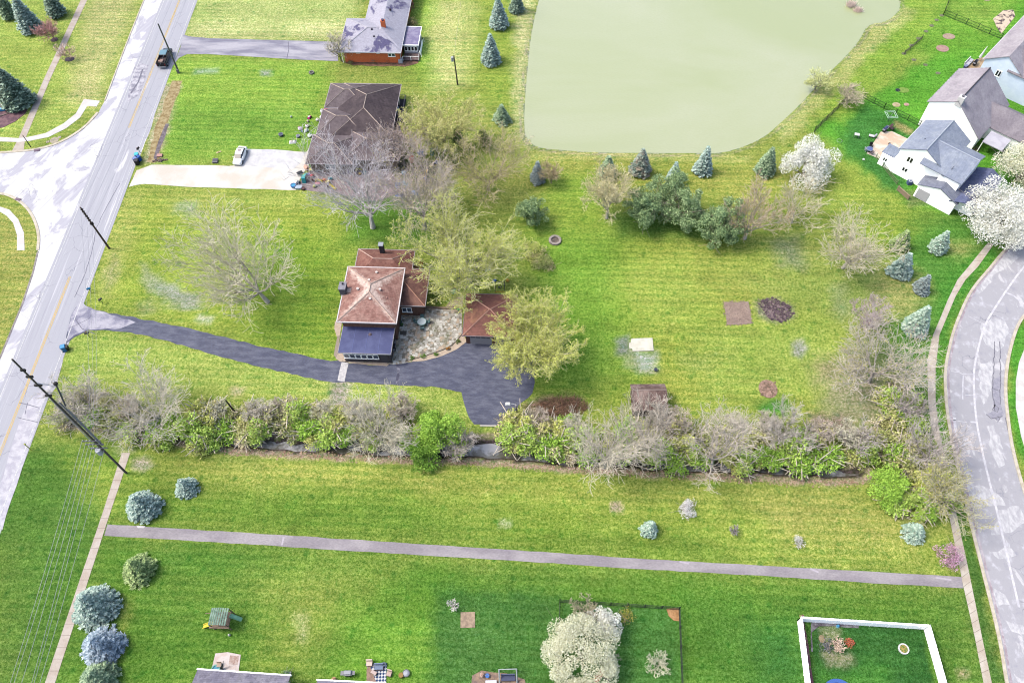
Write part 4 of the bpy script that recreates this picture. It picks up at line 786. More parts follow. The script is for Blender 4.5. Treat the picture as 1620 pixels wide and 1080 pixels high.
# ---- clumpy leaf crowns (shrubs, blossom, pines)
def clump(seed, R, H, m, n=2600, leaf=.24, nl=16, lr=.42, base=.15, stems=6, stem_c='8c8078', trunk_h=0, irregular=.25, up=.5, squash=1.0):
    rng = np.random.RandomState(seed); cs = []
    for k in range(nl):
        a = rng.uniform(0, 6.28); e = math.asin(rng.uniform(-.15, 1)); q = rng.uniform(1 - irregular * 1.6, 1.0) - lr * .55
        cs.append([R * q * math.cos(e) * math.cos(a), R * q * math.cos(e) * math.sin(a) * squash, trunk_h + (H - trunk_h) * (base + (1 - base - lr * .4) * max(0, math.sin(e)) * q / (1 - lr * .55)), lr * rng.uniform(.7, 1.2)])
    cs.append([0, 0, trunk_h + (H - trunk_h) * .5, lr * 1.3]); cs = np.array(cs)
    id_ = rng.randint(0, len(cs), n); dv = rng.normal(size=(n, 3)); dv[:, 2] = np.abs(dv[:, 2]) * 1.0 - .45; dv /= np.linalg.norm(dv, axis=1)[:, None]
    rr = cs[id_, 3:4] * R * (rng.rand(n, 1) ** .35); C = cs[id_, :3] + dv * rr * [1, 1, min(1.1, H / R * .8)]; C[:, 2] = np.maximum(C[:, 2], .12)
    D = dv * .6 + rng.normal(size=(n, 3)) * .7; D[:, 2] += up * .3; lw = leaf * rng.uniform(.45, .8, n); ll = leaf * rng.uniform(.8, 1.4, n)
    V, F = leaf_quads(C, D, lw, ll, rng); segs = []
    for k in range(max(stems, 3)):
        c = cs[k % len(cs), :3]; mid = np.array([c[0] * .35, c[1] * .35, c[2] * .55]); b0 = np.array([0, 0, 0.]) if trunk_h else np.array([c[0] * .15, c[1] * .15, 0.])
        r0 = .035 * R if trunk_h else .04; segs += [(b0, mid, r0, r0 * .6, 0), (mid, c, r0 * .6, .025, 0)]
        for j in range(4): e = c + rng.normal(size=3) * R * .32; segs.append((mid * .3 + c * .7, e, .03, .015, 0))
    if trunk_h: segs.append((np.zeros(3), np.array([0, 0, trunk_h + (H - trunk_h) * .35]), .035 * R + .06, .03 * R, 0))
    return {'crown': (V, F, m), 'stems' if not trunk_h else 'trunk': seg_mesh(segs, 5) + (bark(stem_c),)}
LG = leafmat('c0e468', '84b044', k=1.5, trans=.3); LG2 = leafmat('b0d860', '6a9a38', k=1.6, trans=.3); LO = leafmat('d4d884', '9ca850', 'c8bc94', k=1.25, trans=.3); LB = leafmat('d0cc98', 'a4ac60', 'c4b8a0', k=1.25, trans=.3); LM = leafmat('c4e074', '86a446', 'bcbc74', k=1.3, trans=.3); LD = leafmat('b4bc74', '7c8850', 'b8ac88', k=1.3, trans=.3)
WHT = leafmat('ffffff', 'd8d8cc', None, k=1.4, trans=.35); WHT2 = leafmat('f8f8e8', 'c8c8a4', None, k=1.4, trans=.35); PNK = leafmat('f0cce4', 'c88cb8', None, k=1.9); PN = leafmat('b0c690', '4c6c48', None, k=1.35, trans=.3); PN2 = leafmat('bcd09c', '5c8050', None, k=1.6, trans=.2)
tint = {'b': (LG, 'bright green'), 'g': (LM, 'mid-green'), 'o': (LO, 'olive'), 'n': (LB, 'brownish'), 'd': (LD, 'dark olive')}
TPL = {}
for key in tint:
    for v_ in range(2):
        r_ = clump(500 + v_ * 7 + ord(key), 1.0, 1.15, tint[key][0], n=2600 if key != 'n' else 1700, leaf=.105, nl=22, lr=.34, stems=16, irregular=.55, stem_c='b4aaa0')
        TPL[key, v_] = {}
        for pn, (V_, F_, m_) in r_.items():
            o_ = npmesh(pn, V_, F_, m_); TPL[key, v_][pn] = o_.data; bpy.data.objects.remove(o_)
def ordinal(n):
    s = ['first', 'second', 'third', 'fourth', 'fifth', 'sixth', 'seventh', 'eighth', 'ninth', 'tenth', 'eleventh', 'twelfth', 'thirteenth', 'fourteenth', 'fifteenth', 'sixteenth', 'seventeenth', 'eighteenth', 'nineteenth', 'twentieth']
    return s[n - 1] if n <= 20 else 'twenty-' + s[n - 21]
HEDGE_A = [(100, 664, 20, 'd'), (122, 650, 20, 'd'), (150, 668, 17, 'b'), (135, 632, 16, 'n'), (176, 676, 20, 'd'), (165, 645, 18, 'n'), (192, 655, 18, 'o'), (203, 690, 18, 'g'), (222, 670, 20, 'd'), (243, 688, 18, 'b'), (262, 700, 18, 'g'), (272, 680, 20, 'b'), (298, 688, 24, 'g'), (315, 660, 18, 'o'), (330, 700, 20, 'g'), (335, 672, 20, 'o'), (352, 690, 18, 'b'), (365, 668, 18, 'n'), (385, 690, 20, 'n'), (395, 668, 20, 'o'), (408, 700, 18, 'g'), (425, 680, 22, 'n'), (445, 665, 20, 'n'), (455, 690, 18, 'd'), (470, 672, 18, 'g'), (490, 692, 22, 'b'), (505, 670, 20, 'n'), (520, 700, 20, 'g'), (535, 678, 20, 'o'), (550, 700, 18, 'b'), (560, 672, 20, 'n'), (582, 690, 20, 'd'), (590, 712, 12, 'g'), (620, 690, 20, 'd'), (640, 705, 16, 'b'), (625, 668, 16, 'o'), (672, 700, 16, 'g')]
HEDGE_B = [(805, 695, 20, 'g'), (822, 680, 22, 'o'), (838, 705, 20, 'g'), (850, 685, 22, 'n'), (868, 708, 20, 'b'), (878, 688, 22, 'o'), (890, 718, 18, 'n'), (905, 700, 22, 'g'), (900, 675, 16, 'b'), (928, 722, 20, 'b'), (935, 698, 22, 'g'), (960, 715, 20, 'n'), (982, 720, 18, 'b'), (990, 695, 22, 'b'), (1010, 718, 20, 'd'), (1020, 690, 20, 'n'), (1040, 728, 20, 'g'), (1050, 700, 22, 'n'), (1070, 735, 16, 'b'), (1078, 705, 22, 'o'), (1095, 728, 18, 'g'), (1110, 735, 16, 'b'), (1120, 705, 20, 'd'), (1148, 728, 20, 'o'), (1160, 700, 20, 'n'), (1175, 735, 18, 'g'), (1185, 705, 20, 'o'), (1205, 725, 20, 'b'), (1218, 700, 20, 'n'), (1232, 735, 18, 'b'), (1248, 720, 20, 'g'), (1268, 735, 20, 'b'), (1280, 710, 20, 'b'), (1298, 700, 18, 'o'), (1310, 728, 20, 'b'), (1350, 730, 14, 'd'), (1372, 722, 18, 'g'), (1385, 705, 18, 'd')]
HEDGE_C = [(1395, 690, 20, 'd'), (1405, 665, 18, 'n'), (1412, 635, 20, 'g'), (1428, 655, 20, 'b'), (1440, 632, 18, 'g'), (1420, 610, 18, 'n'), (1448, 675, 18, 'g'), (1432, 700, 20, 'n'), (1410, 715, 18, 'b'), (1455, 705, 20, 'd'), (1440, 735, 20, 'd'), (1462, 760, 22, 'o'), (1445, 790, 18, 'g'), (1480, 775, 20, 'o'), (1500, 790, 16, 'g'), (1470, 800, 18, 'b'), (1490, 745, 16, 'n'), (1500, 765, 16, 'o'), (1455, 815, 12, 'g'), (1420, 800, 16, 'g')]
cnt = {}
for seq, where in ((HEDGE_A, 'from the main road, in the left creek hedge'), (HEDGE_B, 'from the left, in the right creek hedge'), (HEDGE_C, 'from the top, in the thicket by the curving pavement')):
    seq = sorted(seq, key=lambda q: q[0]) if seq is not HEDGE_C else seq
    for i, (px, py, rp, c) in enumerate(seq):
        py -= (12 if 400 < px < 800 else 7 if where.endswith('hedge') else 0); Hh = rp / 9.6 * random.uniform(.95, 1.3); g = G(px, py, Hh * .55); s = rp / 10.2 * random.uniform(1.4, 1.8)
        k_ = (where, c); cnt[k_] = cnt.get(k_, 0) + 1
        put(TPL[c, i % 2], 'hedge_shrub', '%s %s shrub %s' % (ordinal(cnt[k_]), tint[c][1], where), 'shrub', (g[0], g[1], -.08), 'shrubs along the creek', rz=i * 1.7, sc=s)
CL_ = [
 ('maple_tree', (694, 700), 8.0, 4.3, LG, dict(n=9000, leaf=.30, nl=34, lr=.30, trunk_h=1.2, irregular=.35), 'bright green maple overhanging the creek beside the blue driveway', 'tree'),
 ('leafy_tree', (676, 715), 4.0, 3.6, LG2, dict(n=5500, leaf=.28, nl=22, lr=.34, trunk_h=.6, irregular=.35), 'bright green bushy tree at the foot of the maple, over the water', 'tree'),
 ('leafy_tree', (1402, 782), 4.4, 3.6, LG, dict(n=7500, leaf=.24, nl=24, lr=.34, trunk_h=.4), 'rounded vivid green tree at the right end of the creek', 'tree'),
 ('leafy_tree', (722, 706), 3.2, 2.4, LM, dict(n=2500, leaf=.24, nl=14, lr=.38, trunk_h=.4), 'mid-green bushy tree right of the bright green maple', 'tree'),
 ('flowering_tree', (1270, 278), 7.5, 5.6, WHT, dict(n=12000, leaf=.27, nl=36, lr=.28, trunk_h=1.4, irregular=.3), 'white flowering tree on the near right bank of the pond', 'tree'),
 ('flowering_tree', (1574, 362), 9.0, 7.6, WHT, dict(n=22000, leaf=.28, nl=50, lr=.25, trunk_h=1.6, irregular=.3), 'largest white flowering tree, over the pavement and street corner', 'tree'),
 ('flowering_tree', (1610, 286), 9.0, 6.6, WHT2, dict(n=13000, leaf=.27, nl=36, lr=.28, trunk_h=1.6, irregular=.3), 'white flowering tree cut by the right edge, in front of the white houses', 'tree'),
 ('flowering_tree', (920, 1040), 6.2, 5.1, WHT2, dict(n=24000, leaf=.18, nl=70, lr=.25, trunk_h=1.0, irregular=.10, stem_c='6a6a58'), 'cream-white flowering tree at the corner of the black-fenced yard', 'tree'),
 ('flowering_tree', (956, 990), 5.0, 2.8, WHT, dict(n=3600, leaf=.22, nl=22, lr=.30, trunk_h=1.0, irregular=.4), 'pure white flowering tree joined to the right side of the cream-white one', 'tree'),
 ('flowering_tree', (1496, 886), 2.8, 2.2, PNK, dict(n=1500, leaf=.17, nl=16, lr=.32, trunk_h=.4, irregular=.4, stem_c='8c7078'), 'pink flowering tree beside the pavement at the end of the trail', 'tree'),
 ('pine_tree', (1020, 350), 9.5, 4.7, PN, dict(n=12000, leaf=.27, nl=64, lr=.19, trunk_h=.8, irregular=.42), 'dark green pine, leftmost of the three large pines on the lawn edge', 'tree'),
 ('pine_tree', (1080, 356), 9.0, 4.6, PN2, dict(n=11000, leaf=.27, nl=64, lr=.19, trunk_h=.8, irregular=.42), 'lighter green pine in the middle of the three large pines', 'tree'),
 ('pine_tree', (1134, 376), 10.5, 4.8, PN, dict(n=13000, leaf=.27, nl=64, lr=.19, trunk_h=.8, irregular=.42), 'tallest dark green pine, rightmost of the three large pines', 'tree'),
 ('pine_tree', (1052, 330), 10, 4.4, PN, dict(n=9000, leaf=.27, nl=64, lr=.19, trunk_h=.8, irregular=.42), 'dark pine behind the three large pines', 'tree'),
 ('pine_tree', (842, 354), 7.5, 3.4, PN, dict(n=6500, leaf=.27, nl=64, lr=.19, trunk_h=.8, irregular=.42), 'lone dark green pine right of the huge budding tree', 'tree'),
 ('cedar_tree', (728, 232), 5.5, 1.7, leafmat('7f9c5a', '4a6438'), dict(n=1500, leaf=.28, nl=12, lr=.4, trunk_h=.3), 'small dark green cedar behind the straw-coloured budding tree', 'tree'),
 ('cedar_tree', (765, 232), 5.0, 2.0, leafmat('86924e', '5c6a3a'), dict(n=1300, leaf=.26, nl=12, lr=.4, trunk_h=.3), 'olive cedar right of the small dark cedar', 'tree'),
 ('bush', (650, 44), 2.6, 1.9, leafmat('a89c74', '7c7850'), dict(n=1300, leaf=.2), 'brown-green bush above the glass porch of the orange brick house', 'bush'),
 ('bush', (650, 14), 2.4, 1.2, leafmat('b88078', '8c5c58'), dict(n=700, leaf=.2), 'reddish bush behind the orange brick house', 'bush'),
 ('bush', (840, 400), 2.6, 2.6, LO, dict(n=1600, leaf=.24), 'low olive bush left of the stone fire ring', 'bush'),
 ('bush', (858, 420), 2.0, 2.2, LD, dict(n=1200, leaf=.24), 'dark olive bush between the budding trees and the open lawn', 'bush'),
 ('bush', (1473, 319), 1.4, 1.2, leafmat('7ca23c', '4c7028'), dict(n=900, leaf=.15, nl=14, lr=.35), 'clipped round green bush against the low white wing', 'bush'),
 ('bush', (1086, 806), 1.8, 1.7, leafmat('e4e2e4', 'b8b4b8', None, k=1.15), dict(n=1300, leaf=.17), 'round pale grey bush above the trail', 'bush'),
 ('bush', (1261, 858), 1.2, 1.0, leafmat('dcdcd8', 'acaca8', None, k=1.2), dict(n=500, leaf=.15), 'tiny grey bush near the right end of the trail', 'bush'),
 ('bush', (505, 252), 2.2, 1.0, leafmat('6a8c50', '3c5a34'), dict(n=700, leaf=.2), 'dark green bush against the left wall of the brown-roofed house', 'bush'),
 ('bush', (494, 266), 1.0, .7, leafmat('5cae4a', '3c7a38'), dict(n=400, leaf=.16), 'small bright green bush at the end of the beige path', 'bush'),
 ('bush', (1308, 1020), .7, 1.2, leafmat('8a8c8c', '70748c'), dict(n=300, leaf=.16), 'low grey-violet bush in the worn spot inside the white fence', 'bush'),
 ('bush', (1343, 1017), 1.0, .8, leafmat('e28a68', 'c86a50', None, k=1.75), dict(n=420, leaf=.14, squash=.7), 'coral-red bush inside the white fence', 'bush'),
 ('bush', (990, 974), 1.2, 1.3, leafmat('c8c05a', '98944a'), dict(n=350, leaf=.16), 'yellow-green bush at the right side of the white flowering trees', 'bush'),
 ('bush', (455, 1070), 1.5, 1.0, leafmat('9cb88c', '6c905c'), dict(n=450, leaf=.14), 'small grey-green bush between the two roofs at the bottom edge', 'bush'),
 ('bush', (555, 100), .8, .9, leafmat('7c9a54', '9a7a60'), dict(n=260, leaf=.13), 'low green bush at the left end of the brick house bed', 'bush'),
 ('bush', (592, 97), .9, 1.1, leafmat('6f9464', '8c6a58'), dict(n=300, leaf=.13), 'green and brown bush under the brick wall window', 'bush'),
 ('bush', (612, 97), .9, 1.0, leafmat('a07058', '7c5c4c'), dict(n=300, leaf=.13), 'rust-coloured bush near the corner of the brick house', 'bush'),
 ('bush', (1522, 262), .6, .9, leafmat('8cb44c', '5c7c34'), dict(n=250, leaf=.13), 'small light green bush between the two white houses', 'bush'),
]
for i, (nm, b, H_, R_, m, kw, lab, cat) in enumerate(CL_):
    g = G(*b); put(clump(700 + i, R_, H_, m, **kw), nm, lab, cat, (g[0], g[1], -.05))
# small clipped plants of the stone beds
DOT = [(551, 567, 'g'), (560, 568, 'g'), (570, 569, 'g'), (580, 570, 'g'), (589, 570, 'g'), (598, 570, 'g')]
for i, (px, py, _) in enumerate(DOT):
    g = G(px, py); put(clump(800, .42, .6, leafmat('8cb04c', '4f7434'), n=200, leaf=.13, nl=9, lr=.42, stems=3), 'box_shrub', '%s from the left of six small round shrubs below the white-framed windows' % ordinal(i + 1), 'shrub', (g[0], g[1], .03), 'small shrubs of the front stone bed')
for i, (px, py, c, l) in enumerate(((651, 567, 'g', 'small green shrub at the left end of the curved stone bed'), (670, 564, 'g', 'small green shrub, second along the curved stone bed'), (690, 561, 'g', 'small green shrub in the middle of the curved stone bed'), (709, 553, 'o', 'small orange-brown shrub in the curved stone bed'), (724, 541, 'd', 'small dark green shrub at the garage end of the curved stone bed'))):
    g = G(px, py); put(clump(810 + i, .48, .6, {'g': leafmat('8cb04c', '5c8438'), 'o': leafmat('d09850', 'a87840'), 'd': leafmat('7c9440', '4c6430')}[c], n=220, leaf=.13, nl=9, lr=.42, stems=3), 'box_shrub', l, 'shrub', (g[0], g[1], .03))
# bare brush woven through the hedge: one bush each
BRT = []
for v_ in range(3):
    r_ = bare_tree(900 + v_, 3.6, 2.3, twig=('c8c0b4', 'bcb0a4', 'ccc8b4')[v_], wood='9c948c', nl=11, lv=(6, 5, 4), tw=.02, trunk=.06, trop=.2); d_ = {}
    for pn, (V_, F_, m_) in r_.items(): o_ = npmesh('stems' if pn == 'trunk' else 'crown', V_, F_, m_); d_['stems' if pn == 'trunk' else 'crown'] = o_.data; bpy.data.objects.remove(o_)
    BRT.append(d_)
for n_, (px, py) in enumerate([(112, 640), (205, 648), (345, 652), (412, 655), (438, 650), (512, 652), (572, 652), (640, 650)]):
    g = G(px, py, 1.5); put(BRT[n_ % 3], 'bare_bush', '%s bare twiggy bush from the main road, in the left creek hedge' % ordinal(n_ + 1), 'bush', (g[0], g[1], -.05), 'bare bushes in the creek hedge', rz=n_ * 2.1, sc=.85 + .1 * (n_ % 4))
for n_, (px, py) in enumerate([(848, 662), (912, 680), (1040, 668), (1062, 672), (1165, 672), (1212, 676), (1288, 688), (1340, 696)]):
    g = G(px, py, 1.5); put(BRT[(n_ + 1) % 3], 'bare_bush', '%s bare twiggy bush from the left, in the right creek hedge' % ordinal(n_ + 1), 'bush', (g[0], g[1], -.05), 'bare bushes in the creek hedge', rz=n_ * 2.1, sc=.9 + .12 * (n_ % 4))
# reeds in the pond, brush heap by the hedge
def reeds(name, px, py, rx, ry, n, h, c, lab, z=-.32, cat='reeds'):
    g = G(px, py); rng = np.random.RandomState(px); th = rng.uniform(0, 6.28, n); rr = np.sqrt(rng.rand(n)); B = np.stack([rx * rr * np.cos(th), ry * rr * np.sin(th), np.zeros(n)], 1)
    T = B + np.stack([rng.normal(size=n) * .35, rng.normal(size=n) * .35, h * rng.uniform(.5, 1, n)], 1)
    t = npmesh(name, *seg_mesh([(B[i], T[i], .035, .015, 0) for i in range(n)], 3), bark(c)); t.location = (g[0], g[1], z); tag(t, lab, cat)
reeds('reed_clump', 1346, 9, 1.0, .8, 260, 1.5, 'f0dcd4', 'left clump of pinkish-brown dead reeds standing in the pond')
reeds('reed_clump', 1357, 17, .9, .7, 200, 1.1, 'e8d0c8', 'right, lower clump of pinkish-brown dead reeds in the pond')
reeds('brush_pile', 890, 645, 4.0, 1.8, 1100, .6, '8a6c5c', 'brown brush and leaf pile left of the leafless tree by the shed', 0, 'brush')
# rubble along the creek's near edge
rng = np.random.RandomState(5); mbs = MB(); line = [G2(*p) for p in [(352, 714), (430, 718), (600, 727), (720, 731), (800, 736), (880, 742), (1000, 748), (1200, 760), (1368, 765)]]
for a, b in zip(line, line[1:]):
    L_ = math.hypot(b[0] - a[0], b[1] - a[1])
    for k in range(int(L_ * 11)):
        q = rng.rand(); x_ = a[0] + (b[0] - a[0]) * q + rng.normal() * .1; y_ = a[1] + (b[1] - a[1]) * q + rng.normal() * .32; r_ = rng.uniform(.06, .17); mbs.ball(x_, y_, .02, r_, r_ * .6, 5, 3, .25)
o = mbs.build('creek_stones', mat('d2b49c', 'a88470', 1.5, 9, .3)); o['kind'] = 'stuff'; tag(o, 'tan rubble stones lining the near bank of the creek', 'stones')
# ================================================================== BUILDINGS
def shingle(c, c2, lo=.42, hi=.6, s1=.5, var=.3, streak=True, hips=None, hipc=None):
    key = 'sh_%s_%s_%s' % (c, c2, hips)
    if key in MATS: return MATS[key]
    m, t = newmat(key, .92, .15); v = t.co()
    base = t.mix(t.ramp(t.noise(s1, 6, v, .65, .5), lo, hi), alb(c), alb(c2))
    if hips:
        cx_, cy_, ax, ay = hips; sx = t.n('SeparateXYZ'); tc = t.n('TexCoord'); t.l(tc.outputs['Object'], sx.inputs[0])
        u = t.math('MULTIPLY', t.math('ABSOLUTE', t.math('SUBTRACT', sx.outputs[0], cx_)), 1 / ax); w_ = t.math('MULTIPLY', t.math('ABSOLUTE', t.math('SUBTRACT', sx.outputs[1], cy_)), 1 / ay)
        d = t.math('ABSOLUTE', t.math('SUBTRACT', u, w_)); mx = t.math('MAXIMUM', u, w_)
        d = t.math('ADD', d, t.math('MULTIPLY', mx, .22)); d = t.math('ADD', d, t.math('MULTIPLY', t.noise(1.3, 7, v, .75), 1.1))
        base = t.mix(t.ramp(d, .92, .62), base, alb(hipc))
    row = t.n('TexWave', wave_type='BANDS', bands_direction='Z'); row.inputs['Scale'].default_value = 3.4; row.inputs['Distortion'].default_value = .6; row.inputs['Detail'].default_value = 2; t.l(v, row.inputs['Vector'])
    base = t.mix(t.math('MULTIPLY', t.ramp(row.outputs[1], .3, .1), .35), base, t.mix(1., base, (.6, .6, .6, 1), 'MULTIPLY'))
    vo = t.n('TexVoronoi'); vo.inputs['Scale'].default_value = 3.2; t.l(v, vo.inputs['Vector']); sp = t.n('SeparateColor'); t.l(vo.outputs['Color'], sp.inputs[0])
    k = t.math('ADD', t.math('MULTIPLY', sp.outputs[0], var), t.math('MULTIPLY', t.noise(7, 4, v, .7), var * 1.6)); k = t.math('ADD', k, 1 - var * 1.3)
    cc = t.n('CombineColor'); [t.l(k, cc.inputs[i]) for i in range(3)]
    t.l(t.mix(1., base, cc.outputs[0], 'MULTIPLY'), t.b.inputs['Base Color']); return m
def hip(mb, x0, x1, y0, y1, ze, zr, th=.16):
    dx, dy = x1 - x0, y1 - y0
    if dx >= dy: A, B = (x0 + dy / 2, (y0 + y1) / 2, zr), (x1 - dy / 2, (y0 + y1) / 2, zr)
    else: A, B = ((x0 + x1) / 2, y0 + dx / 2, zr), ((x0 + x1) / 2, y1 - dx / 2, zr)
    c = [(x0, y0, ze), (x1, y0, ze), (x1, y1, ze), (x0, y1, ze)]
    if dx >= dy: fs = [(c[0], c[1], B, A), (c[1], c[2], B), (c[2], c[3], A, B), (c[3], c[0], A)]
    else: fs = [(c[0], c[1], A), (c[1], c[2], B, A), (c[2], c[3], B), (c[3], c[0], A, B)]
    for f in fs: mb.poly(f)
    for i in range(4):
        a, b = c[i], c[(i + 1) % 4]; mb.poly([a, b, (b[0], b[1], ze - th), (a[0], a[1], ze - th)])
    mb.poly([(p[0], p[1], ze - th) for p in c]); return [(c[0], A), (c[1], B if dx >= dy else A), (c[2], B), (c[3], A if dx >= dy else B), (A, B)]
def caps(mb, lines, r=.09):
    for a, b in lines:
        if (Vector(a) - Vector(b)).length > .05: mb.tube([Vector(a) + Vector((0, 0, .03)), Vector(b) + Vector((0, 0, .03))], r, 4)
def gutter(mb, x0, x1, y0, y1, ze, g=.12, h=.14):
    for q in ((x0 - g, x1 + g, y0 - g, y0), (x0 - g, x1 + g, y1, y1 + g), (x0 - g, x0, y0, y1), (x1, x1 + g, y0, y1)): mb.box(q[0], q[1], q[2], q[3], ze - h, ze + .035)
def gable(mb, x0, x1, y0, y1, ze, zr, axis='x', th=.16, r=None, ze2=None):
    """two slopes meeting on a ridge; axis = ridge direction; r = ridge position across"""
    ze2 = ze if ze2 is None else ze2
    if axis == 'x':
        r = (y0 + y1) / 2 if r is None else r; P = [(x0, y0, ze), (x1, y0, ze), (x1, r, zr), (x0, r, zr), (x1, y1, ze2), (x0, y1, ze2)]
    else:
        r = (x0 + x1) / 2 if r is None else r; P = [(x0, y0, ze), (x0, y1, ze), (r, y1, zr), (r, y0, zr), (x1, y1, ze2), (x1, y0, ze2)]
    L = lambda p: (p[0], p[1], p[2] - th)
    for q in ((0, 1, 2, 3), (3, 2, 4, 5)): mb.poly([P[i] for i in q]); mb.poly([L(P[i]) for i in q])
    for a, b in ((0, 1), (1, 2), (2, 4), (4, 5), (5, 3), (3, 0)): mb.poly([P[a], P[b], L(P[b]), L(P[a])])
def gwall(mb, x0, x1, y0, y1, z0, ze, zr, axis='x', r=None, ze2=None):
    ze2 = ze if ze2 is None else ze2
    if axis == 'x':
        r = (y0 + y1) / 2 if r is None else r; sec = [(y0, z0), (y0, ze), (r, zr), (y1, ze2), (y1, z0)]; a = [(x0, s[0], s[1]) for s in sec]; b = [(x1, s[0], s[1]) for s in sec]
    else:
        r = (x0 + x1) / 2 if r is None else r; sec = [(x0, z0), (x0, ze), (r, zr), (x1, ze2), (x1, z0)]; a = [(s[0], y0, s[1]) for s in sec]; b = [(s[0], y1, s[1]) for s in sec]
    mb.poly(a); mb.poly(b)
    for i in range(5): j = (i + 1) % 5; mb.poly([a[i], a[j], b[j], b[i]])
GLASS = mat('4a5668', '6a7890', .6, 4, .15, .12, .8); GLASSD = mat('2c3038', None, 2, 4, .1, .15, .7); WHITE = mat('ffffff', None, 2, 8, .03, .6, k=1.2); WFR = mat('fafafa', None, 2, 8, .03, .5, k=1.25)
def win(par, x, y, z, ang, w_, h_, n=2, fr=None, name='window', gl=None):
    """window on a wall; (x, y, z) centre on the wall face, ang = outward direction"""
    M = Matrix.Translation((x, y, z)) @ Matrix.Rotation(math.radians(ang), 4, 'Z')
    f = MB(); f.box(0, .07, -w_ / 2, w_ / 2, -h_ / 2, h_ / 2, M); f.box(0, .13, -w_ / 2 - .06, w_ / 2 + .06, -h_ / 2 - .07, -h_ / 2 - .003, M); o = f.build(name, fr or WFR, par)
    g = MB(); pw = w_ / n
    for i in range(n): g.box(.05, .085, -w_ / 2 + i * pw + .07, -w_ / 2 + (i + 1) * pw - .07, -h_ / 2 + .08, h_ / 2 - .08, M)
    g.build('pane', gl or GLASS, o); return o
def vents(par, pts, c='efe4e0', r=.16, h=.25):
    for x, y, z in pts: MB().disc(x, y, z - .15, z + h, r, 8).disc(x, y, z + h, z + h + .06, r * 1.4, 8).build('roof_vent', mat(c, None), par)
YAW = math.radians(-4.2)
def loc(o, x, y):
    """world point into the frame of a thing turned by YAW at o"""
    dx, dy = x - o[0], y - o[1]; c, s = math.cos(-YAW), math.sin(-YAW); return dx * c - dy * s, dx * s + dy * c

# ---- main red-roofed house; frame origin at main roof's south-west eave corner
MO = (-27.41, 72.35); H = thing('house', 'red-brown hip-roofed house with pale worn hips and a flat dark blue porch roof', 'house', MO, YAW)
W1, D1 = 9.3, 10.9
mr = shingle('a67a72', 'c29a90', hips=(W1 / 2, D1 / 2, W1 / 2, D1 / 2), hipc='f4dcd2', s1=.9); mred = shingle('8f625a', 'a67a70', s1=.8)
mb = MB(); hl = hip(mb, 0, W1, 0, D1, 5.5, 7.2); r_ = mb.build('roof', mr, H)
mb = MB(); caps(mb, hl[:4] + hl[4:], .1); mb.build('ridge_cap', mat('f0d6c8', 'd8b4a8', 2, 6, .15), r_); mb = MB(); gutter(mb, 0, W1, 0, D1, 5.5, .16, .2); mb.build('gutter', mat('f6eef2', None, 2, 8, .05), r_)
MB().box(.5, W1 - .5, .5, D1 - .5, 0, 5.34).build('wall', mat('8f6a5c', '7a5648', 3, 14, .25), H)
vents(r_, [(2.6, 5.6, 6.5), (6.2, 5.5, 6.65), (4.2, 7.3, 6.65), (4.9, 3.6, 6.65), (5.0, 9.4, 6.0)])
MB().box(7.3, 7.45, 4.2, 4.35, 6.0, 6.4).build('vent_pipe', mat('e8b0a8', None), r_)
mb = MB(); mb.box(-.35, .65, 5.1, 6.5, 0, 7.0); ch = mb.build('chimney', mat('74727e', '5a5862', 2, 8, .2), H); MB().box(-.43, .73, 5.02, 6.58, 7.0, 7.12).build('chimney_cap', mat('a8a6b2', '8c8a96', 3, 8, .15), ch); MB().box(.05, .28, 6.0, 6.25, 7.12, 7.4).build('flue', mat('4a4850', None), ch)
MB().box(.66, 1.4, 5.4, 6.2, 5.5, 6.0).build('chimney_cricket', mat('e0c4b8', None), r_)
# porch: flat blue roof to the south
MB().taper(.45, 8.75, -4.45, .7, 3.15, 3.35).build('porch_roof', mat('4f5688', '5f6798', .7, 6, .16, .6), H)
pr = MB(); [pr.box(.45 + k * 2.07, .52 + k * 2.07, -4.4, .5, 3.351, 3.375) for k in range(1, 4)]; pr.build('roof_seam', mat('707ab0', None, 2, 8, .2), H)
pr = MB(); gutter(pr, .45, 8.75, -4.45, .7, 3.33, .06, .14); pr.build('porch_fascia', mat('c8c4cc', None), H)
vp = MB().disc(5.0, -.9, 3.3, 3.4, .26, 12).disc(5.0, -.9, 3.4, 3.65, .14, 10); vp.build('roof_vent', mat('8c7a80', None), H)
MB().box(.95, 8.4, -4.0, .6, 0, 3.15).build('porch_wall', mat('4f4a50', '625c62', 2, 8, .2), H)
for k in range(6): win(H, 1.45 + k * .93, -4.0, 1.75, -90, .86, 1.15, 1)
MB().box(6.9, 8.0, -4.05, -4.0, .1, 2.3).build('door', mat('5a5860', None), H)
MB().box(.95, 8.4, -4.06, -3.98, 2.45, 2.7).build('window_trim', WFR, H)
# north wing
mb = MB(); hl = hip(mb, .45, 10.1, D1 - .8, 16.6, 3.3, 4.9); r2 = mb.build('wing_roof', mred, H); mb = MB(); caps(mb, [hl[2], hl[3], hl[4]], .09); mb.build('ridge_cap', mat('f0d0c4', 'd8b4a8', 2, 6, .15), r2); mb = MB(); gutter(mb, .45, 10.1, D1 - .8, 16.6, 3.3, .1, .16); mb.build('gutter', mat('cfc8cc', None), r2)
MB().box(.9, 9.7, D1 - .5, 16.1, 0, 3.14).build('wing_wall', mat('8f6a5c', '7a5648', 3, 14, .25), H)
ch = MB().box(4.45, 5.15, 15.2, 15.9, 3, 5.9).build('chimney', mat('3c3a42', '524f58', 3, 8, .2), H); MB().box(4.38, 5.22, 15.13, 15.97, 5.9, 6.02).build('chimney_cap', mat('b8c0cc', None), ch)
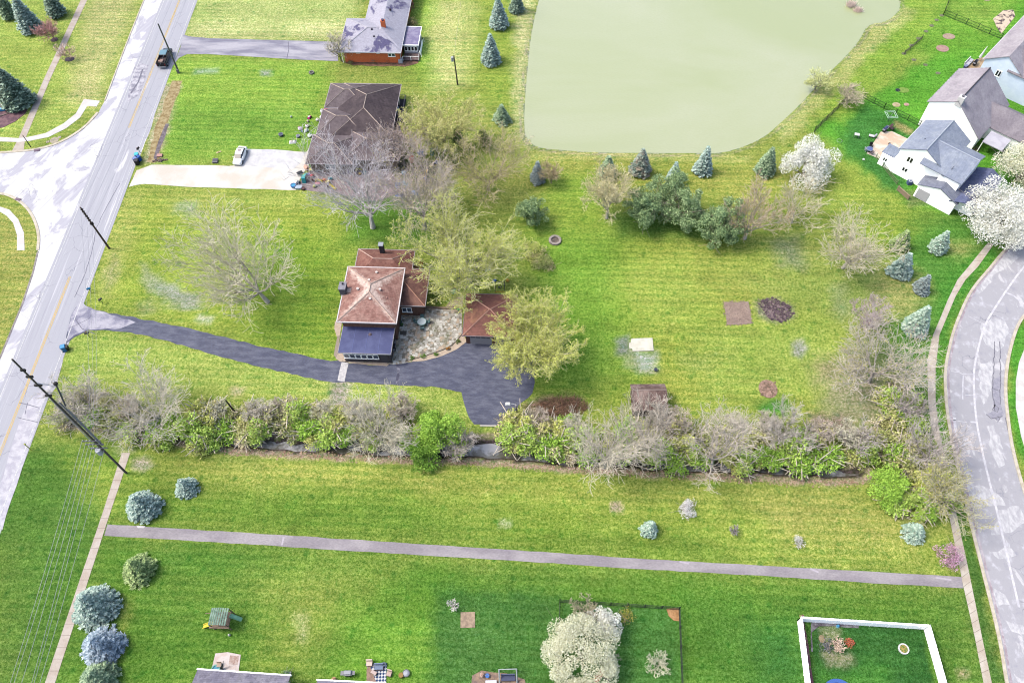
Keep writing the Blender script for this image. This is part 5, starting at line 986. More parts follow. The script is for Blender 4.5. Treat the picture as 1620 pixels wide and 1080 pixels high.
# east wing
mb = MB(); hl = hip(mb, 5.2, 13.1, 5.0, 12.6, 3.3, 5.0); r3 = mb.build('wing_roof', shingle('85605a', 'a0786c', s1=.8), H); mb = MB(); caps(mb, [hl[1], hl[2]], .09); mb.build('ridge_cap', mat('dca890', 'c89480', 2, 6, .15), r3); mb = MB(); gutter(mb, 5.2, 13.1, 5.0, 12.6, 3.3, .1, .16); mb.build('gutter', mat('b8b0b4', None), r3)
MB().box(5.6, 12.6, 5.4, 12.2, 0, 3.14).build('wing_wall', mat('8f6a5c', '7a5648', 3, 14, .25), H)
win(H, 9.9, 5.4, 1.6, -90, 1.6, 1.2, 2)
# deck behind
g = G(657, 419, .5); d = thing('deck', 'small orange-brown wooden deck behind the red-roofed house', 'deck', (g[0], g[1], 0), YAW); mb = MB()
for k in range(8): mb.box(-1.3 + k * .33, -1.0 + k * .33, -.75, .75, .45, .5)
mb.build('boards', mat('c08a4c', 'a87038', 2, 8, .2), d); mb = MB(); [mb.tube([(x, y, 0), (x, y, 1.3)], .05, 4) for x in (-1.3, 0, 1.3) for y in (-.75, .75)]; mb.tube([(-1.3, .75, 1.3), (1.3, .75, 1.3)], .04, 4); mb.build('railing', mat('c4bcb4', None), d)
MB().box(-1.25, 1.25, -.7, .7, .3, .445).build('joist_frame', mat('8a6038', None), d)

# ---- garage
g0 = (-7.85, 70.6); H = thing('garage', 'square garage with a red-brown hipped roof beside the stone patio', 'garage', g0, YAW)
mb = MB(); hl = hip(mb, 0, 8.4, 0, 8.3, 3.0, 4.6); r_ = mb.build('roof', shingle('9a6a62', 'b88870', s1=.35, lo=.5, hi=.62), H); mb = MB(); caps(mb, hl, .1); mb.build('ridge_cap', mat('eab8a4', 'd8a090', 2, 6, .15), r_); mb = MB(); gutter(mb, 0, 8.4, 0, 8.3, 3.0, .09, .15); mb.build('gutter', mat('9a9098', None), r_)
MB().box(.4, 8.0, .5, 7.9, 0, 2.84).build('wall', mat('7c5548', '684438', 3, 14, .25), H)
dm = MB(); dm.box(1.1, 4.6, .44, .5, 0, 2.4); dr = dm.build('garage_door', mat('b8b4bc', None), H); dm = MB(); [dm.box(1.2 + k * .85, 1.9 + k * .85, .41, .44, 1.85, 2.2) for k in range(4)]; dm.build('door_window', GLASSD, dr)
MB().box(5.2, 7.6, .44, .5, 0, 2.4).build('garage_door', mat('a8a4ac', None), H)

# ---- brown-roofed house (frame: SW corner of the southernmost wing)
b0 = (-36.6, 110.6); H = thing('house', 'house with a dark brown many-hipped roof behind the bare trees', 'house', b0, YAW)
mbn = shingle('544a50', '685c60', s1=.35, var=.35); mbl = shingle('766a70', '8a7e82', s1=.4, var=.35)  # darker body, lighter wings: shaded and sunlit slopes put into the shingle colour
def L4(x, y): return loc(b0, x, y)
capm = mat('dccac0', 'b8a49a', 2, 6, .2); gm_ = mat('cfc4cc', None)
for (x0, x1, y0, y1, zr, m) in ((2.6, 14.2, 7.2, 22.6, 4.9, mbn), (-.1, 8.2, 15.3, 22.5, 4.35, mbl), (-.3, 8.8, 7.8, 14.8, 4.3, mbl), (-.9, 8.0, -.2, 7.6, 4.35, mbl), (6.0, 16.5, 1.0, 9.0, 4.45, mbl)):
    mb = MB(); hl = hip(mb, x0, x1, y0, y1, 2.8, zr); r_ = mb.build('roof', m, H); mb = MB(); caps(mb, hl, .09); mb.build('ridge_cap', capm, r_); mb = MB(); gutter(mb, x0, x1, y0, y1, 2.8, .08, .14); mb.build('gutter', gm_, r_)
mw = mat('a89488', '8f7c72', 3, 12, .2)
MB().box(.5, 13.6, 8.2, 22.0, 0, 2.64).build('wall', mw, H); MB().box(-.3, 7.4, .4, 8.199, 0, 2.64).build('wall', mw, H); MB().box(7.401, 15.9, 1.5, 8.199, 0, 2.64).build('wall', mw, H)
vents(H, [(10.6, 17.5, 3.9), (10.2, 13.0, 4.0)], 'e8e8ec', .09, .1)
win(H, -.3, 3.8, 1.5, 180, 1.8, 1.1, 2); win(H, 3.4, .4, 1.5, -90, 1.8, 1.1, 2); win(H, .5, 18.8, 1.5, 180, 1.8, 1.1, 2)
g = G(632, 172, 0); tk = thing('deck', 'dark deck along the back wall of the brown-roofed house', 'deck', (g[0] - .6, g[1] - 3.5, 0), YAW); MB().box(-.9, 1.4, -3.8, 6.0, 0, .35).build('platform', mat('3c3640', '2c2830', 2, 5, .3), tk); mb = MB(); [mb.tube([(1.4, -3.8 + k * 1.96, .3), (1.4, -3.8 + k * 1.96, 1.4)], .05, 4) for k in range(6)]; mb.tube([(1.4, -3.8, 1.4), (1.4, 6, 1.4)], .05, 4); mb.tube([(1.4, 6, 1.4), (-.9, 6, 1.4)], .05, 4); mb.build('railing', mat('9a94a0', None), tk)

# ---- orange brick house
b0 = (-34.44, 142.85); H = thing('house', 'orange brick house with a pale grey stained hip roof', 'house', b0, YAW)
mg = shingle('c8c6d8', '6c6890', s1=.22, lo=.55, hi=.62, var=.2); mw_ = None
mbk, t = newmat('orange_brick', .85, .2); bt = t.n('TexBrick'); bt.inputs['Scale'].default_value = 4; bt.inputs['Color1'].default_value = alb('e8743c', 1.7); bt.inputs['Color2'].default_value = alb('cc5a2c', 1.7); bt.inputs['Mortar'].default_value = alb('dca890', 1.7); bt.inputs['Mortar Size'].default_value = .012
mp = t.n('Mapping'); mp.inputs['Rotation'].default_value = (math.radians(90), 0, 0); tc = t.n('TexCoord'); t.l(tc.outputs['Object'], mp.inputs[0]); t.l(mp.outputs[0], bt.inputs[0]); t.l(t.mix(t.math('MULTIPLY', t.noise(2, 5), .5), bt.outputs[0], alb('c06840', 1.7)), t.b.inputs['Base Color'])
mb = MB(); hl = hip(mb, 0, 13.1, 0, 11.3, 3.0, 4.9); r_ = mb.build('roof', mg, H); mb = MB(); caps(mb, hl[:1] + hl[3:], .09); mb.build('ridge_cap', mat('e0deea', 'c0bed0', 2, 6, .1), r_); mb = MB(); gutter(mb, 0, 13.1, 0, 11.3, 3.0, .1, .16); mb.build('gutter', mat('f0eef6', None), r_)
mb = MB(); hl = hip(mb, 4.1, 13.15, 1.0, 38, 3.0, 4.95); r_ = mb.build('roof', mg, H); mb = MB(); gutter(mb, 4.1, 13.15, 8, 38, 3.0, .1, .16); mb.build('gutter', mat('e8e6ee', None), r_)
MB().box(.9, 12.6, .6, 10.8, 0, 2.84).build('wall', mbk, H); MB().box(4.6, 12.6, 10.801, 37, 0, 2.84).build('wall', mbk, H)
ch = MB().box(8.5, 9.4, 5.9, 6.6, 4, 6.2).build('chimney', mbk, H); MB().disc(8.95, 6.25, 6.2, 6.5, .28, 10).build('chimney_cap', mat('5c5878', None), ch)
for k, (x, y, z) in enumerate([(9.6, 12, 4.9), (9.2, 20, 4.9), (6.6, 5.2, 4.8), (9.9, 18, 4.8), (7.2, 3.6, 4.2)]): MB().disc(x, y, z - .2, z + .12, .22, 10).build('roof_vent', mat('3a3448', None), H)
win(H, 11.0, .6, 2.0, -90, 1.5, .75, 2); win(H, 4.0, .6, 2.5, -90, .8, .3, 1); win(H, 8.2, .6, 2.5, -90, .6, .25, 1)
MB().box(.4, .5, .4, .5, 0, 2.9).build('porch_post', WFR, H); MB().tube([(12.85, .5, 0), (12.85, .5, 2.9)], .06, 5).build('downpipe', mat('f4ecec', None), H)
S0 = (-21.2, 145.2); S = thing('sunroom', 'glazed porch with a flat purple-grey roof on the side of the orange brick house', 'porch', S0, YAW)
MB().box(0, 3.3, 0, 6.2, 2.35, 2.5).build('roof', mat('8c84ac', 'aaa4c4', .8, 6, .2), S); mb = MB(); gutter(mb, 0, 3.3, 0, 6.2, 2.5, .1, .2); mb.build('fascia', WFR, S); MB().box(.2, 3.1, .2, 6.0, 0, 2.34).build('wall', mat('e8e4ec', None), S)
for k in range(4): win(S, .6 + k * .7, .2, 1.45, -90, .6, 1.1, 1, gl=GLASSD)
MB().box(.1, 3.5, -2.2, 0, .25, .4).build('deck', mat('8f7a78', '6a5a58', 2, 6, .3), S); mb = MB(); [mb.tube([(x, y, .3), (x, y, 1.3)], .04, 4) for x, y in ((.1, -2.2), (1.8, -2.2), (3.5, -2.2), (3.5, -.2), (3.9, -1), (3.9, 4))]; mb.tube([(.1, -2.2, 1.3), (3.5, -2.2, 1.3), (3.5, -.2, 1.3)], .04, 4); mb.box(3.5, 3.6, 0, 4, 0, 1.0); mb.build('railing', WFR, S)
g = G(600, 100, 0)

# ---- white and pale blue two-storey houses on the right (turned 45 degrees)
AB = math.radians(45.4)
def fr(o, name, lab, cat='house'): return thing(name, lab, cat, o, AB)
# local frame: +x along the ridge to the north-east, -y towards the street (south-east)
SID = mat('ffffff', None, 1, 4, .02, .7, k=1.18)
sgb = shingle('9ea8c0', 'b0b9cc', s1=.4, var=.2); sgg = shingle('c9c2cc', 'b6aeba', s1=.3, var=.2); sgd = shingle('9a939f', 'aba4ae', s1=.25, var=.2)
H = fr((71.2, 106.85), 'house', 'white two-storey house with a blue-grey roof, nearest of the three on the right')
mb = MB(); gable(mb, -.1, 10.2, -8.7, 0, 5.6, 8.0, 'x'); mb.build('roof', sgb, H); MB().tube([(-.1, -4.35, 8.03), (10.2, -4.35, 8.03)], .12, 4).build('ridge_cap', mat('c8d0e0', None), H)
mb = MB(); gwall(mb, .15, 9.95, -8.4, -.3, 0, 5.44, 7.68, 'x'); mb.build('wall', SID, H); mb = MB(); mb.box(-.1, 10.2, -.001, .12, 5.42, 5.58); mb.build('gutter', mat('eef0f6', None), H)
mb = MB(); gable(mb, -1.0, 8.4, -12.4, -4.5, 5.6, 7.85, 'y', r=3.7); mb.build('cross_roof', sgb, H); MB().tube([(3.7, -12.4, 7.88), (3.7, -5, 7.88)], .11, 4).build('ridge_cap', mat('c2cbe0', None), H)
mb = MB(); gwall(mb, -.7, 8.1, -12.1, -8.41, 0, 5.44, 7.5, 'y', r=3.7); mb.build('cross_wall', SID, H); MB().box(-1.0, -.2, -9.2, -8.7, 5.3, 5.55).build('eave_return', mat('a8b0c4', None), H)
mb = MB(); gable(mb, -2.9, .1, -13.8, -6.2, 2.9, 4.4, 'x'); mb.build('wing_roof', shingle('9aa0b4', '8a8fa6', s1=.5), H); mb = MB(); gwall(mb, -2.7, -.71, -13.5, -6.5, 0, 2.74, 4.1, 'x'); mb.build('wing_wall', SID, H); MB().box(-2.78, -2.7, -9.0, -6.8, .1, 2.2).build('garage_door', mat('e4e2ea', None), H)
mb = MB(); gable(mb, -2.8, 8.4, -17.0, -12.2, 2.9, 4.0, 'x'); mb.build('porch_roof', shingle('6f78a0', '8088ac', s1=.5), H); mb = MB(); gwall(mb, -.7, 8.0, -16.4, -12.11, 0, 2.74, 3.7, 'x'); mb.build('porch_wall', SID, H)
mb = MB(); mb.box(.6, 3.5, .12, 2.6, 2.6, 2.75); mb.build('bay_roof', shingle('9aa6be', 'aab4c8', s1=.5), H); MB().box(.35, 3.3, -.29, 2.4, 0, 2.59).build('bay_wall', SID, H)
win(H, .35, 1.4, 1.7, 180, .8, .8, 2, gl=GLASSD); win(H, .15, -2.6, 4.3, 180, 1.1, 1.2, 2, gl=GLASSD); win(H, .15, -2.6, 1.9, 180, 1.0, .9, 2, gl=GLASSD)
MB().tube([(0.6, -9.6, 7), (0.2, -9.4, 5.7), (-.05, -9.3, 5.3)], .05, 4).build('downpipe', mat('5c6478', None), H)
MB().disc(3.4, -2.6, 6.9, 7.2, .1, 6).build('roof_vent', mat('6c7488', None), H)
H = fr((80.27, 119.18), 'house', 'white two-storey house with a light grey roof, middle of the three on the right')
mb = MB(); gable(mb, -.1, 12.9, -11.4, 0, 3.1, 8.3, 'x', r=-4.9, ze2=5.6); mb.build('roof', sgg, H)
MB().tube([(-.1, -4.9, 8.35), (12.9, -4.9, 8.35)], .12, 4).build('ridge_cap', mat('5c5862', None), H); MB().box(-.1, 12.9, 0, .12, 5.4, 5.57).build('gutter', mat('6c6a78', 'eceaf2'), H)
mb = MB(); gwall(mb, .15, 12.6, -11.1, -.3, 0, 3.0, 8.0, 'x', r=-4.9, ze2=5.42); mb.build('wall', SID, H)
ch = MB().box(-.1, .9, -5.6, -4.5, 7.2, 9.2).build('chimney', mat('fcfafc', None), H); MB().disc(.4, -5.05, 9.2, 9.5, .22, 10).build('chimney_cap', mat('8c8a94', None), ch)
mb = MB(); gable(mb, 4.6, 12.4, -19, -8.2, 2.9, 5.2, 'y'); mb.build('garage_roof', sgd, H); mb = MB(); gwall(mb, 4.9, 12.1, -18.7, -11.15, 0, 2.74, 4.95, 'y'); mb.build('garage_wall', SID, H)
mb = MB(); mb.box(.5, 4.4, -15.8, -12.0, 2.45, 2.6); mb.build('porch_roof', mat('e2e0ee', 'cfccdc', .5, 5, .08), H); mb = MB(); [mb.box(x, x + .15, y, y + .15, 0, 2.45) for x, y in ((.6, -15.6), (4.1, -15.6), (.6, -12.2))]; mb.build('porch_post', WFR, H)
H = fr((94.96, 131.06), 'house', 'pale blue two-storey house with a light grey roof at the right edge')
mb = MB(); gable(mb, -.1, 24, -7.9, 0, 5.6, 8.2, 'x'); mb.build('roof', sgg, H); mb = MB(); gwall(mb, .15, 23.7, -7.6, -.3, 0, 5.44, 7.9, 'x'); mb.build('wall', mat('d3e0f6', 'dce8fa', .6, 5, .05, k=1.7), H)
MB().box(-.1, 24, 0, .12, 5.4, 5.57).build('gutter', mat('f2f2f8', None), H)
mb = MB(); gable(mb, -.2, 9, -15, -5, 5.4, 7.9, 'y', r=5.0); mb.build('cross_roof', sgd, H); mb = MB(); gwall(mb, .1, 8.7, -14.7, -7.61, 0, 5.24, 7.6, 'y', r=5.0); mb.build('cross_wall', mat('d3e0f6', 'dce8fa', .6, 5, .05, k=1.7), H)
win(H, .15, -3.8, 4.0, 180, 1.0, 1.3, 2, gl=GLASSD)
# ---- houses cut by the bottom edge
gs = shingle('8c889c', 'a39fae', s1=.4, var=.4)
H = thing('house', 'long grey shingle roof at the bottom left corner of the fenced lawns', 'house', (-41.2, 15.0), math.radians(-5.2)); mb = MB(); gable(mb, 0, 11.8, -3.3, 6.65, 2.8, 4.7, 'x'); mb.build('roof', gs, H); mb = MB(); mb.box(-.1, 11.9, 6.65, 6.8, 2.6, 2.84); mb.build('gutter', WFR, H); mb = MB(); gwall(mb, .4, 11.3, -2.9, 6.2, 0, 2.64, 4.4, 'x'); mb.build('wall', SID, H)
H = thing('house', 'grey roof edge just showing at the bottom between the grill and the patterned rug', 'house', (-25.9, 13.3), math.radians(-4.2)); mb = MB(); gable(mb, 0, 8.5, -3.3, 6.65, 2.8, 4.7, 'x'); mb.build('roof', gs, H); mb = MB(); mb.box(-.1, 8.6, 6.65, 6.8, 2.6, 2.84); mb.build('gutter', WFR, H); mb = MB(); gwall(mb, .4, 8.1, -2.9, 6.2, 0, 2.64, 4.4, 'x'); mb.build('wall', SID, H)
# ---- shed, slab
S = thing('shed', 'weathered reddish wooden shed with a gabled roof beside the creek hedge', 'shed', (17.75, 56.6), math.radians(-1.5)); ms = shingle('9a7a74', 'c0a49a', s1=.5, var=.3)
mb = MB(); gable(mb, 0, 5.3, 0, 4.6, 2.3, 3.3, 'x', r=3.0); mb.build('roof', shingle('7c6662', 'b09a94', s1=.5, var=.4), S); mb = MB(); gwall(mb, .25, 5.05, .3, 4.3, 0, 2.1, 3.1, 'x', r=3.0); mb.build('wall', mat('6c5650', '584440', 3, 10, .3), S); MB().box(1.8, 3.3, .24, .3, 0, 1.9).build('door', mat('5a4844', None), S)
MB().tube([(0, 3.0, 3.33), (5.3, 3.0, 3.33)], .07, 4).build('ridge_cap', mat('c8b4ae', None), S)
sheet('concrete_slab', [(998, 538), (999, 536), (1032, 535), (1034, 555), (1001, 556), (1000, 552), (995, 551), (995, 543), (998, 542)], .14, mat('fbf8ea', 'e8e4d4', 1, 6, .06), amp=0)

# ---- patios
sp_, t = newmat('stone_paving', .9, .2); vo = t.n('TexVoronoi', distance='CHEBYCHEV'); vo.inputs['Scale'].default_value = 2.1; vo.inputs['Randomness'].default_value = .8; t.l(t.co(kind='Object', rot=4), vo.inputs['Vector'])
sc_ = t.n('SeparateColor'); t.l(vo.outputs['Color'], sc_.inputs[0]); c1 = t.mix(t.ramp(sc_.outputs[0], .1, .9), alb('aaa69e', 2.5), alb('dddbd6', 2.5)); c1 = t.mix(t.ramp(sc_.outputs[1], .75, .8), c1, alb('bcaa98', 2.3)); c1 = t.mix(t.ramp(sc_.outputs[2], .82, .86), c1, alb('847e74', 2.3))
de = t.n('TexVoronoi', distance='CHEBYCHEV', feature='F2'); de.inputs['Scale'].default_value = 2.1; de.inputs['Randomness'].default_value = .8; t.l(t.co(rot=4), de.inputs['Vector']); gap = t.math('SUBTRACT', de.outputs[0], vo.outputs[0])
c1 = t.mix(t.ramp(gap, .05, .015), c1, alb('827c6a', 2.3)); c1 = t.mix(t.ramp(t.noise(.5, 5), .55, .72), c1, alb('7c8062')); t.l(t.mix(.5, c1, t.noise(8, 4, None, .7), 'OVERLAY'), t.b.inputs['Base Color'])
sheet('stone_patio', [(628, 484), (731, 489), (731, 531), (716, 549), (690, 560), (655, 569), (640, 575), (622, 577), (612, 575), (620, 556), (626, 512)], .06, sp_, amp=.02, step=3)
BED = mat('dccab8', 'cdb8a4', 1.2, 6, .18)
sheet('stone_bed', [(534, 556), (552, 557), (620, 562), (616, 576), (612, 579), (580, 577), (552, 574), (538, 572), (531, 567)], .05, BED, amp=.06)
sheet('stone_bed', [(641, 573), (655, 567), (690, 559), (716, 548), (732, 528), (739, 540), (722, 553), (700, 563), (670, 571)], .075, BED, amp=.04)
sheet('stone_bed', [(530, 508), (541, 510), (538, 530), (533, 533), (529, 520)], .05, BED, amp=.06); sheet('stone_bed', [(534, 532), (538, 530), (536, 556), (532, 566), (528, 562)], .052, mat('b0a294', None, 2, 5, .2), amp=.06)
struct(strip([G2(663, 486), G2(700, 488), G2(730, 488)], .35, 0, .3).build('patio_edging', mat('a8927c', '8f7a66', 2, 8, .2))); struct(strip(smooth_line([G2(642, 572), G2(690, 558), G2(716, 547), G2(731, 529)], 2), .12, 0, .14).build('patio_edging', mat('6c5f56', None)))
sheet('worn_patch', [(713, 475), (732, 466), (732, 488), (704, 487)], .02, mat('c0ac9a', 'a8967c', 2, 5, .2), amp=.2)
PAT = mat('e8cdb6', 'fbf2e4', .5, 5, .12, lo=.45, hi=.6)
sheet('patio', [(1371, 243), (1393, 209), (1411, 208), (1436, 220), (1430, 240), (1400, 238), (1390, 251)], .05, PAT, amp=.03); sheet('patio', [(1571, 30), (1587, 17), (1603, 16), (1606, 26), (1584, 54), (1577, 44)], .05, mat('f0dcc4', '5c4a50', .7, 5, .2, lo=.5, hi=.6), amp=.05)
sheet('patio', [(1522, 112), (1538, 96), (1560, 90), (1556, 108)], .05, mat('d8c0a0', 'b89a78', 1, 5, .2), amp=.05)
sheet('front_walk', [(1560, 224), (1566, 223), (1592, 239), (1588, 243)], .05, M_CONC, amp=.02); sheet('planter_bed', [(1533, 238), (1540, 228), (1552, 232), (1548, 243)], .04, mat('5c4048', '6f8a40', 1.5, 4, .3), amp=.08)
sheet('patio', [(341, 1033), (360, 1031), (381, 1035), (377, 1066), (334, 1062)], .05, mat('f0e4e4', 'e2ccc4', .7, 5, .12), amp=.03); sheet('patio_stain', [(364, 1036), (378, 1037), (376, 1051), (362, 1050)], .056, mat('b8968c', 'd8c4bc', 2, 6, .25), amp=.1)
sheet('patio', [(747, 1068), (762, 1060), (800, 1064), (830, 1074), (834, 1090), (745, 1090)], .05, mat('b0947e', '8f7a70', 1.5, 5, .35), amp=.12); sheet('patio', [(580, 1058), (584, 1050), (596, 1080), (580, 1082)], .05, mat('b89888', 'a08478', 2, 6, .2), amp=.05)
sheet('patio', [(490, 268), (512, 262), (610, 262), (640, 300), (600, 318), (520, 304), (478, 300), (472, 290)], .02, mat('a8989c', '8c7c80', .9, 4, .35), amp=.2)
g = G2(740, 980); tag(MB().prism([(g[0] - .95, g[1] - 1), (g[0] + .95, g[1] - 1), (g[0] + .95, g[1] + 1), (g[0] - .95, g[1] + 1)], 0, .1).build('paver_pad', mat('c9b096', 'a08a78', 2, 4, .3)), 'small square of tan pavers in the dark green fenced lawn', 'pavers')
# ================================================================== THINGS
def prim(name, c, par=None, fn=None, rough=.6): o = fn(MB()).build(name, mat(c, None, 3, 8, .08, rough), par); return o
# ---- vehicles
def vehicle(kind, px, py, rz, body_c, lab, L=4.6, W=1.82):
    g = G(px, py); t = thing('parked_car' if kind == 'sedan' else 'pickup_truck', lab, 'car' if kind == 'sedan' else 'pickup truck', (g[0], g[1], .03), rz)
    bm_ = mat(body_c, None, 2, 6, .04, .25, .6, k=1.6); dk = mat('20222a', None, 2, 6, .05, .2, .7); hl = L / 2; hw = W / 2
    def loft(secs, name, m, bev=.05):
        """secs: (x, half width bottom, half width top, z0, z1)"""
        mb = MB(); N = []
        for x, wb, wt, z0, z1 in secs: N.append(len(mb.v)); mb.v += [(x, -wb, z0), (x, wb, z0), (x, wb * .99, z0 + (z1 - z0) * .6), (x, wt, z1), (x, -wt, z1), (x, -wb * .99, z0 + (z1 - z0) * .6)]
        for a, b in zip(N, N[1:]):
            for k in range(6): mb.f.append((a + k, a + (k + 1) % 6, b + (k + 1) % 6, b + k)); mb.mi.append(0)
        mb.f.append(tuple(N[0] + k for k in range(6))); mb.f.append(tuple(N[-1] + k for k in range(6))); mb.mi += [0, 0]; return mb.build(name, m, t, False, bev)
    if kind == 'sedan':
        loft([(-hl, .72, .6, .35, .85), (-hl + .15, .86, .74, .28, 1.0), (-1.0, .91, .8, .25, 1.05), (.6, .91, .8, .25, 1.0), (hl - .5, .88, .72, .25, .88), (hl - .1, .8, .6, .3, .75), (hl, .68, .5, .4, .68)], 'body', bm_)
        loft([(-1.75, .74, .6, .98, 1.05), (-1.05, .78, .62, .98, 1.38), (0, .79, .64, .98, 1.44), (.45, .78, .6, .96, 1.38), (1.2, .74, .55, .9, .98)], 'windows', dk, .03)
        loft([(-1.15, .66, .6, 1.36, 1.42), (-.3, .68, .63, 1.40, 1.48), (.4, .66, .6, 1.36, 1.42)], 'roof_panel', bm_, .02)
        MB().box(-.95, -.25, -.35, .35, 1.47, 1.485).build('sunroof', mat('b8a8b0', None), t)
        for y in (-1, 1): MB().box(hl - .3, hl - .06, y * .42, y * .74, .6, .74).build('headlight', mat('e8ecf4', None), t); MB().box(-hl - .02, -hl + .12, y * .4, y * .68, .7, .84).build('tail_light', mat('c04048', None), t); MB().box(.75, .92, y * .88, y * 1.03, .95, 1.06).build('mirror', bm_, t)
        ax = (-1.4, 1.4); wr = .32
    else:
        loft([(-hl + .05, .94, .9, .5, 1.2), (hl - 1.2, .96, .9, .5, 1.22), (hl - .2, .93, .8, .5, 1.14), (hl, .85, .7, .55, 1.0)], 'body', bm_)
        bd = MB(); bd.box(-hl + .2, -.72, -.78, .78, 1.205, 1.23); bed = bd.build('bed', mat('3a2c30', '4c3c3c', 2, 5, .2), t)
        rl = MB(); rl.box(-hl + .05, -.7, -.95, -.8, 1.2, 1.5); rl.box(-hl + .05, -.7, .8, .95, 1.2, 1.5); rl.box(-hl, -hl + .12, -.95, .95, .65, 1.48); rl.build('bed_rail', mat('24262c', None), t)
        cg = MB(); cg.box(-2.4, -1.6, -.35, .3, 1.231, 1.5); cg.box(-2.2, -1.7, .32, .65, 1.231, 1.42); cg.build('load', mat('c8a89c', 'a08078', 2, 8, .2), bed)
        loft([(-.7, .86, .74, 1.2, 1.85), (-.3, .87, .76, 1.2, 1.95), (.9, .87, .76, 1.2, 1.95), (1.5, .84, .66, 1.18, 1.4)], 'windows', dk, .03)
        loft([(-.62, .76, .72, 1.86, 1.95), (.2, .78, .74, 1.9, 2.0), (.95, .77, .72, 1.88, 1.97)], 'roof_panel', mat('7ca8bc', None, 2, 6, .05, .3), .02)
        for y in (-1, 1): MB().box(hl - .12, hl + .02, y * .5, y * .85, .8, .98).build('headlight', mat('e8ecf4', None), t); MB().box(-hl - .03, -hl, y * .78, y * .94, .9, 1.3).build('tail_light', mat('b84048', None), t); MB().box(1.0, 1.18, y * .9, y * 1.12, 1.25, 1.5).build('mirror', dk, t)
        MB().box(-hl - .14, -hl, -.9, .9, .45, .62).build('bumper', mat('b8bcc8', None, 2, 6, .05, .3, .5, metal=0), t)
        ax = (-1.75, 1.75); wr = .42
    for x in ax:
        for y in (-1, 1):
            tm = MB(); tm.tube([(x, y * (hw - .22), wr), (x, y * (hw + .01), wr)], wr, 14); wh = tm.build('wheel', mat('1c1c20', None), t); MB().tube([(x, y * (hw + .005), wr), (x, y * (hw + .03), wr)], wr * .6, 10).build('rim', mat('b4b6c0', None, 2, 6, .05, .3), wh)
    return t
vehicle('sedan', 381, 250, math.radians(83 + 180), 'ffffff', 'white sedan parked on the pale driveway of the brown-roofed house')
vehicle('truck', 263, 96, math.radians(87.5), '2c343c', 'dark pickup truck with blue-grey cab roof and open bed on the main road', L=5.7, W=1.95)

# ---- poles and wires
POLE = mat('4c443e', '5f564e', 2, 6, .2)
def pole(base, top, r, lab, c=None, extra=None):
    g = G(*base); h = solve_h(base, top); t = thing('utility_pole', lab, 'utility pole', g)
    q = G(top[0], top[1], h); lean = (q[0] - g[0], q[1] - g[1])
    MB().tube([(0, 0, -.2), (lean[0], lean[1], h)], r, 10, r * .62).build('pole_shaft', c or POLE, t)
    if extra: extra(t, h, lean)
    return t, g, h, lean
def at_(lean, h, z): return Vector((lean[0] * z / h, lean[1] * z / h, z))
def ex1(t, h, lean):
    grey = mat('a8a8b4', None, 2, 6, .1); dk = mat('3a3638', None)
    for k, dx in enumerate((.32, .5)): MB().tube([at_(lean, h, 9) + Vector((dx, .1, 0)), at_(lean, h, 21 - k * 2) + Vector((dx, .15, 0))], .10, 6).build('riser_pipe', grey, t)
    MB().tube([at_(lean, h, 10) + Vector((-.45, 0, 0)), at_(lean, h, 22) + Vector((-.2, 0, 0))], .06, 5).build('riser_pipe', mat('d8d8e4', None), t)
    for z in (8.6, 9.8, 10.8):
        p = at_(lean, h, z); a = MB().box(p.x - 1.4, p.x + 1.0, p.y - .2, p.y - .08, z - .08, z + .08).build('crossarm', mat('8f8c98', None), t)
        mbi = MB(); [mbi.tube([(p.x + x, p.y - .14, z + .08), (p.x + x, p.y - .14, z + .3)], .06, 6) for x in (-1.3, -.8, -.3, .5)]; mbi.build('insulator', mat('dcdce8', None), a)
    p = at_(lean, h, 7.6); MB().tube([(p.x - .6, p.y - .15, 7.0), (p.x - .6, p.y - .15, 8.1)], .38, 12).build('transformer', mat('e4e6f0', None, 2, 6, .05), t)
    for z, s in ((25.5, .45), (23.0, .4), (27.5, .4), (29, .3)):
        p = at_(lean, h, z); MB().box(p.x - s, p.x + s, p.y - .1, p.y + .1, z - .15, z + .15).build('insulator', dk, t)
    p = at_(lean, h, 26); MB().tube([p + Vector((.1, 0, 0)), p + Vector((1.6, .3, -1.4)), p + Vector((1.4, .3, -3.6))], .05, 5).build('jumper_cable', mat('e8e8f0', None), t)
    pb = at_(lean, h, 25.4) + Vector((2.0, .2, 0)); MB().tube([pb, at_(lean, h, 20) + Vector((.6, .2, 0))], .1, 6).build('brace', mat('6a6a74', None), t); MB().ball(pb.x, pb.y, pb.z, .28).build('insulator', dk, t)
P1 = pole((200, 748), (19, 568), .17, 'very tall dark utility pole with grey pipes and a transformer beside the lower left pavement', mat('66605c', '78726e', 2, 6, .2), ex1)
def ex2(t, h, lean):
    p = at_(lean, h, h * .62); MB().box(p.x - .22, p.x + .22, p.y - .2, p.y + .2, p.z - .25, p.z + .25).build('splice_box', mat('1c1a1c', None), t); 
    for k in range(6): q = at_(lean, h, h * (.7 + k * .05)); MB().box(q.x - .2, q.x + .2, q.y - .16, q.y + .16, q.z - .07, q.z + .07).build('bracket', mat('2c2826', '6a625c', 6), t)
P2 = pole((173, 393), (127, 328), .2, 'dark utility pole on the verge, leaning over the main road opposite the side street', mat('5a4a40', '6f5c50', 2, 6, .2), ex2)
P3 = pole((283, 115), (250, 38), .2, 'greenish-grey utility pole beside the pickup truck', mat('6a6e66', '7c8078', 2, 6, .2), lambda t, h, l: [MB().box(-.25, .25, -.35, -.15, .0, .9).build('ground_box', mat('8a8c84', None), t)])
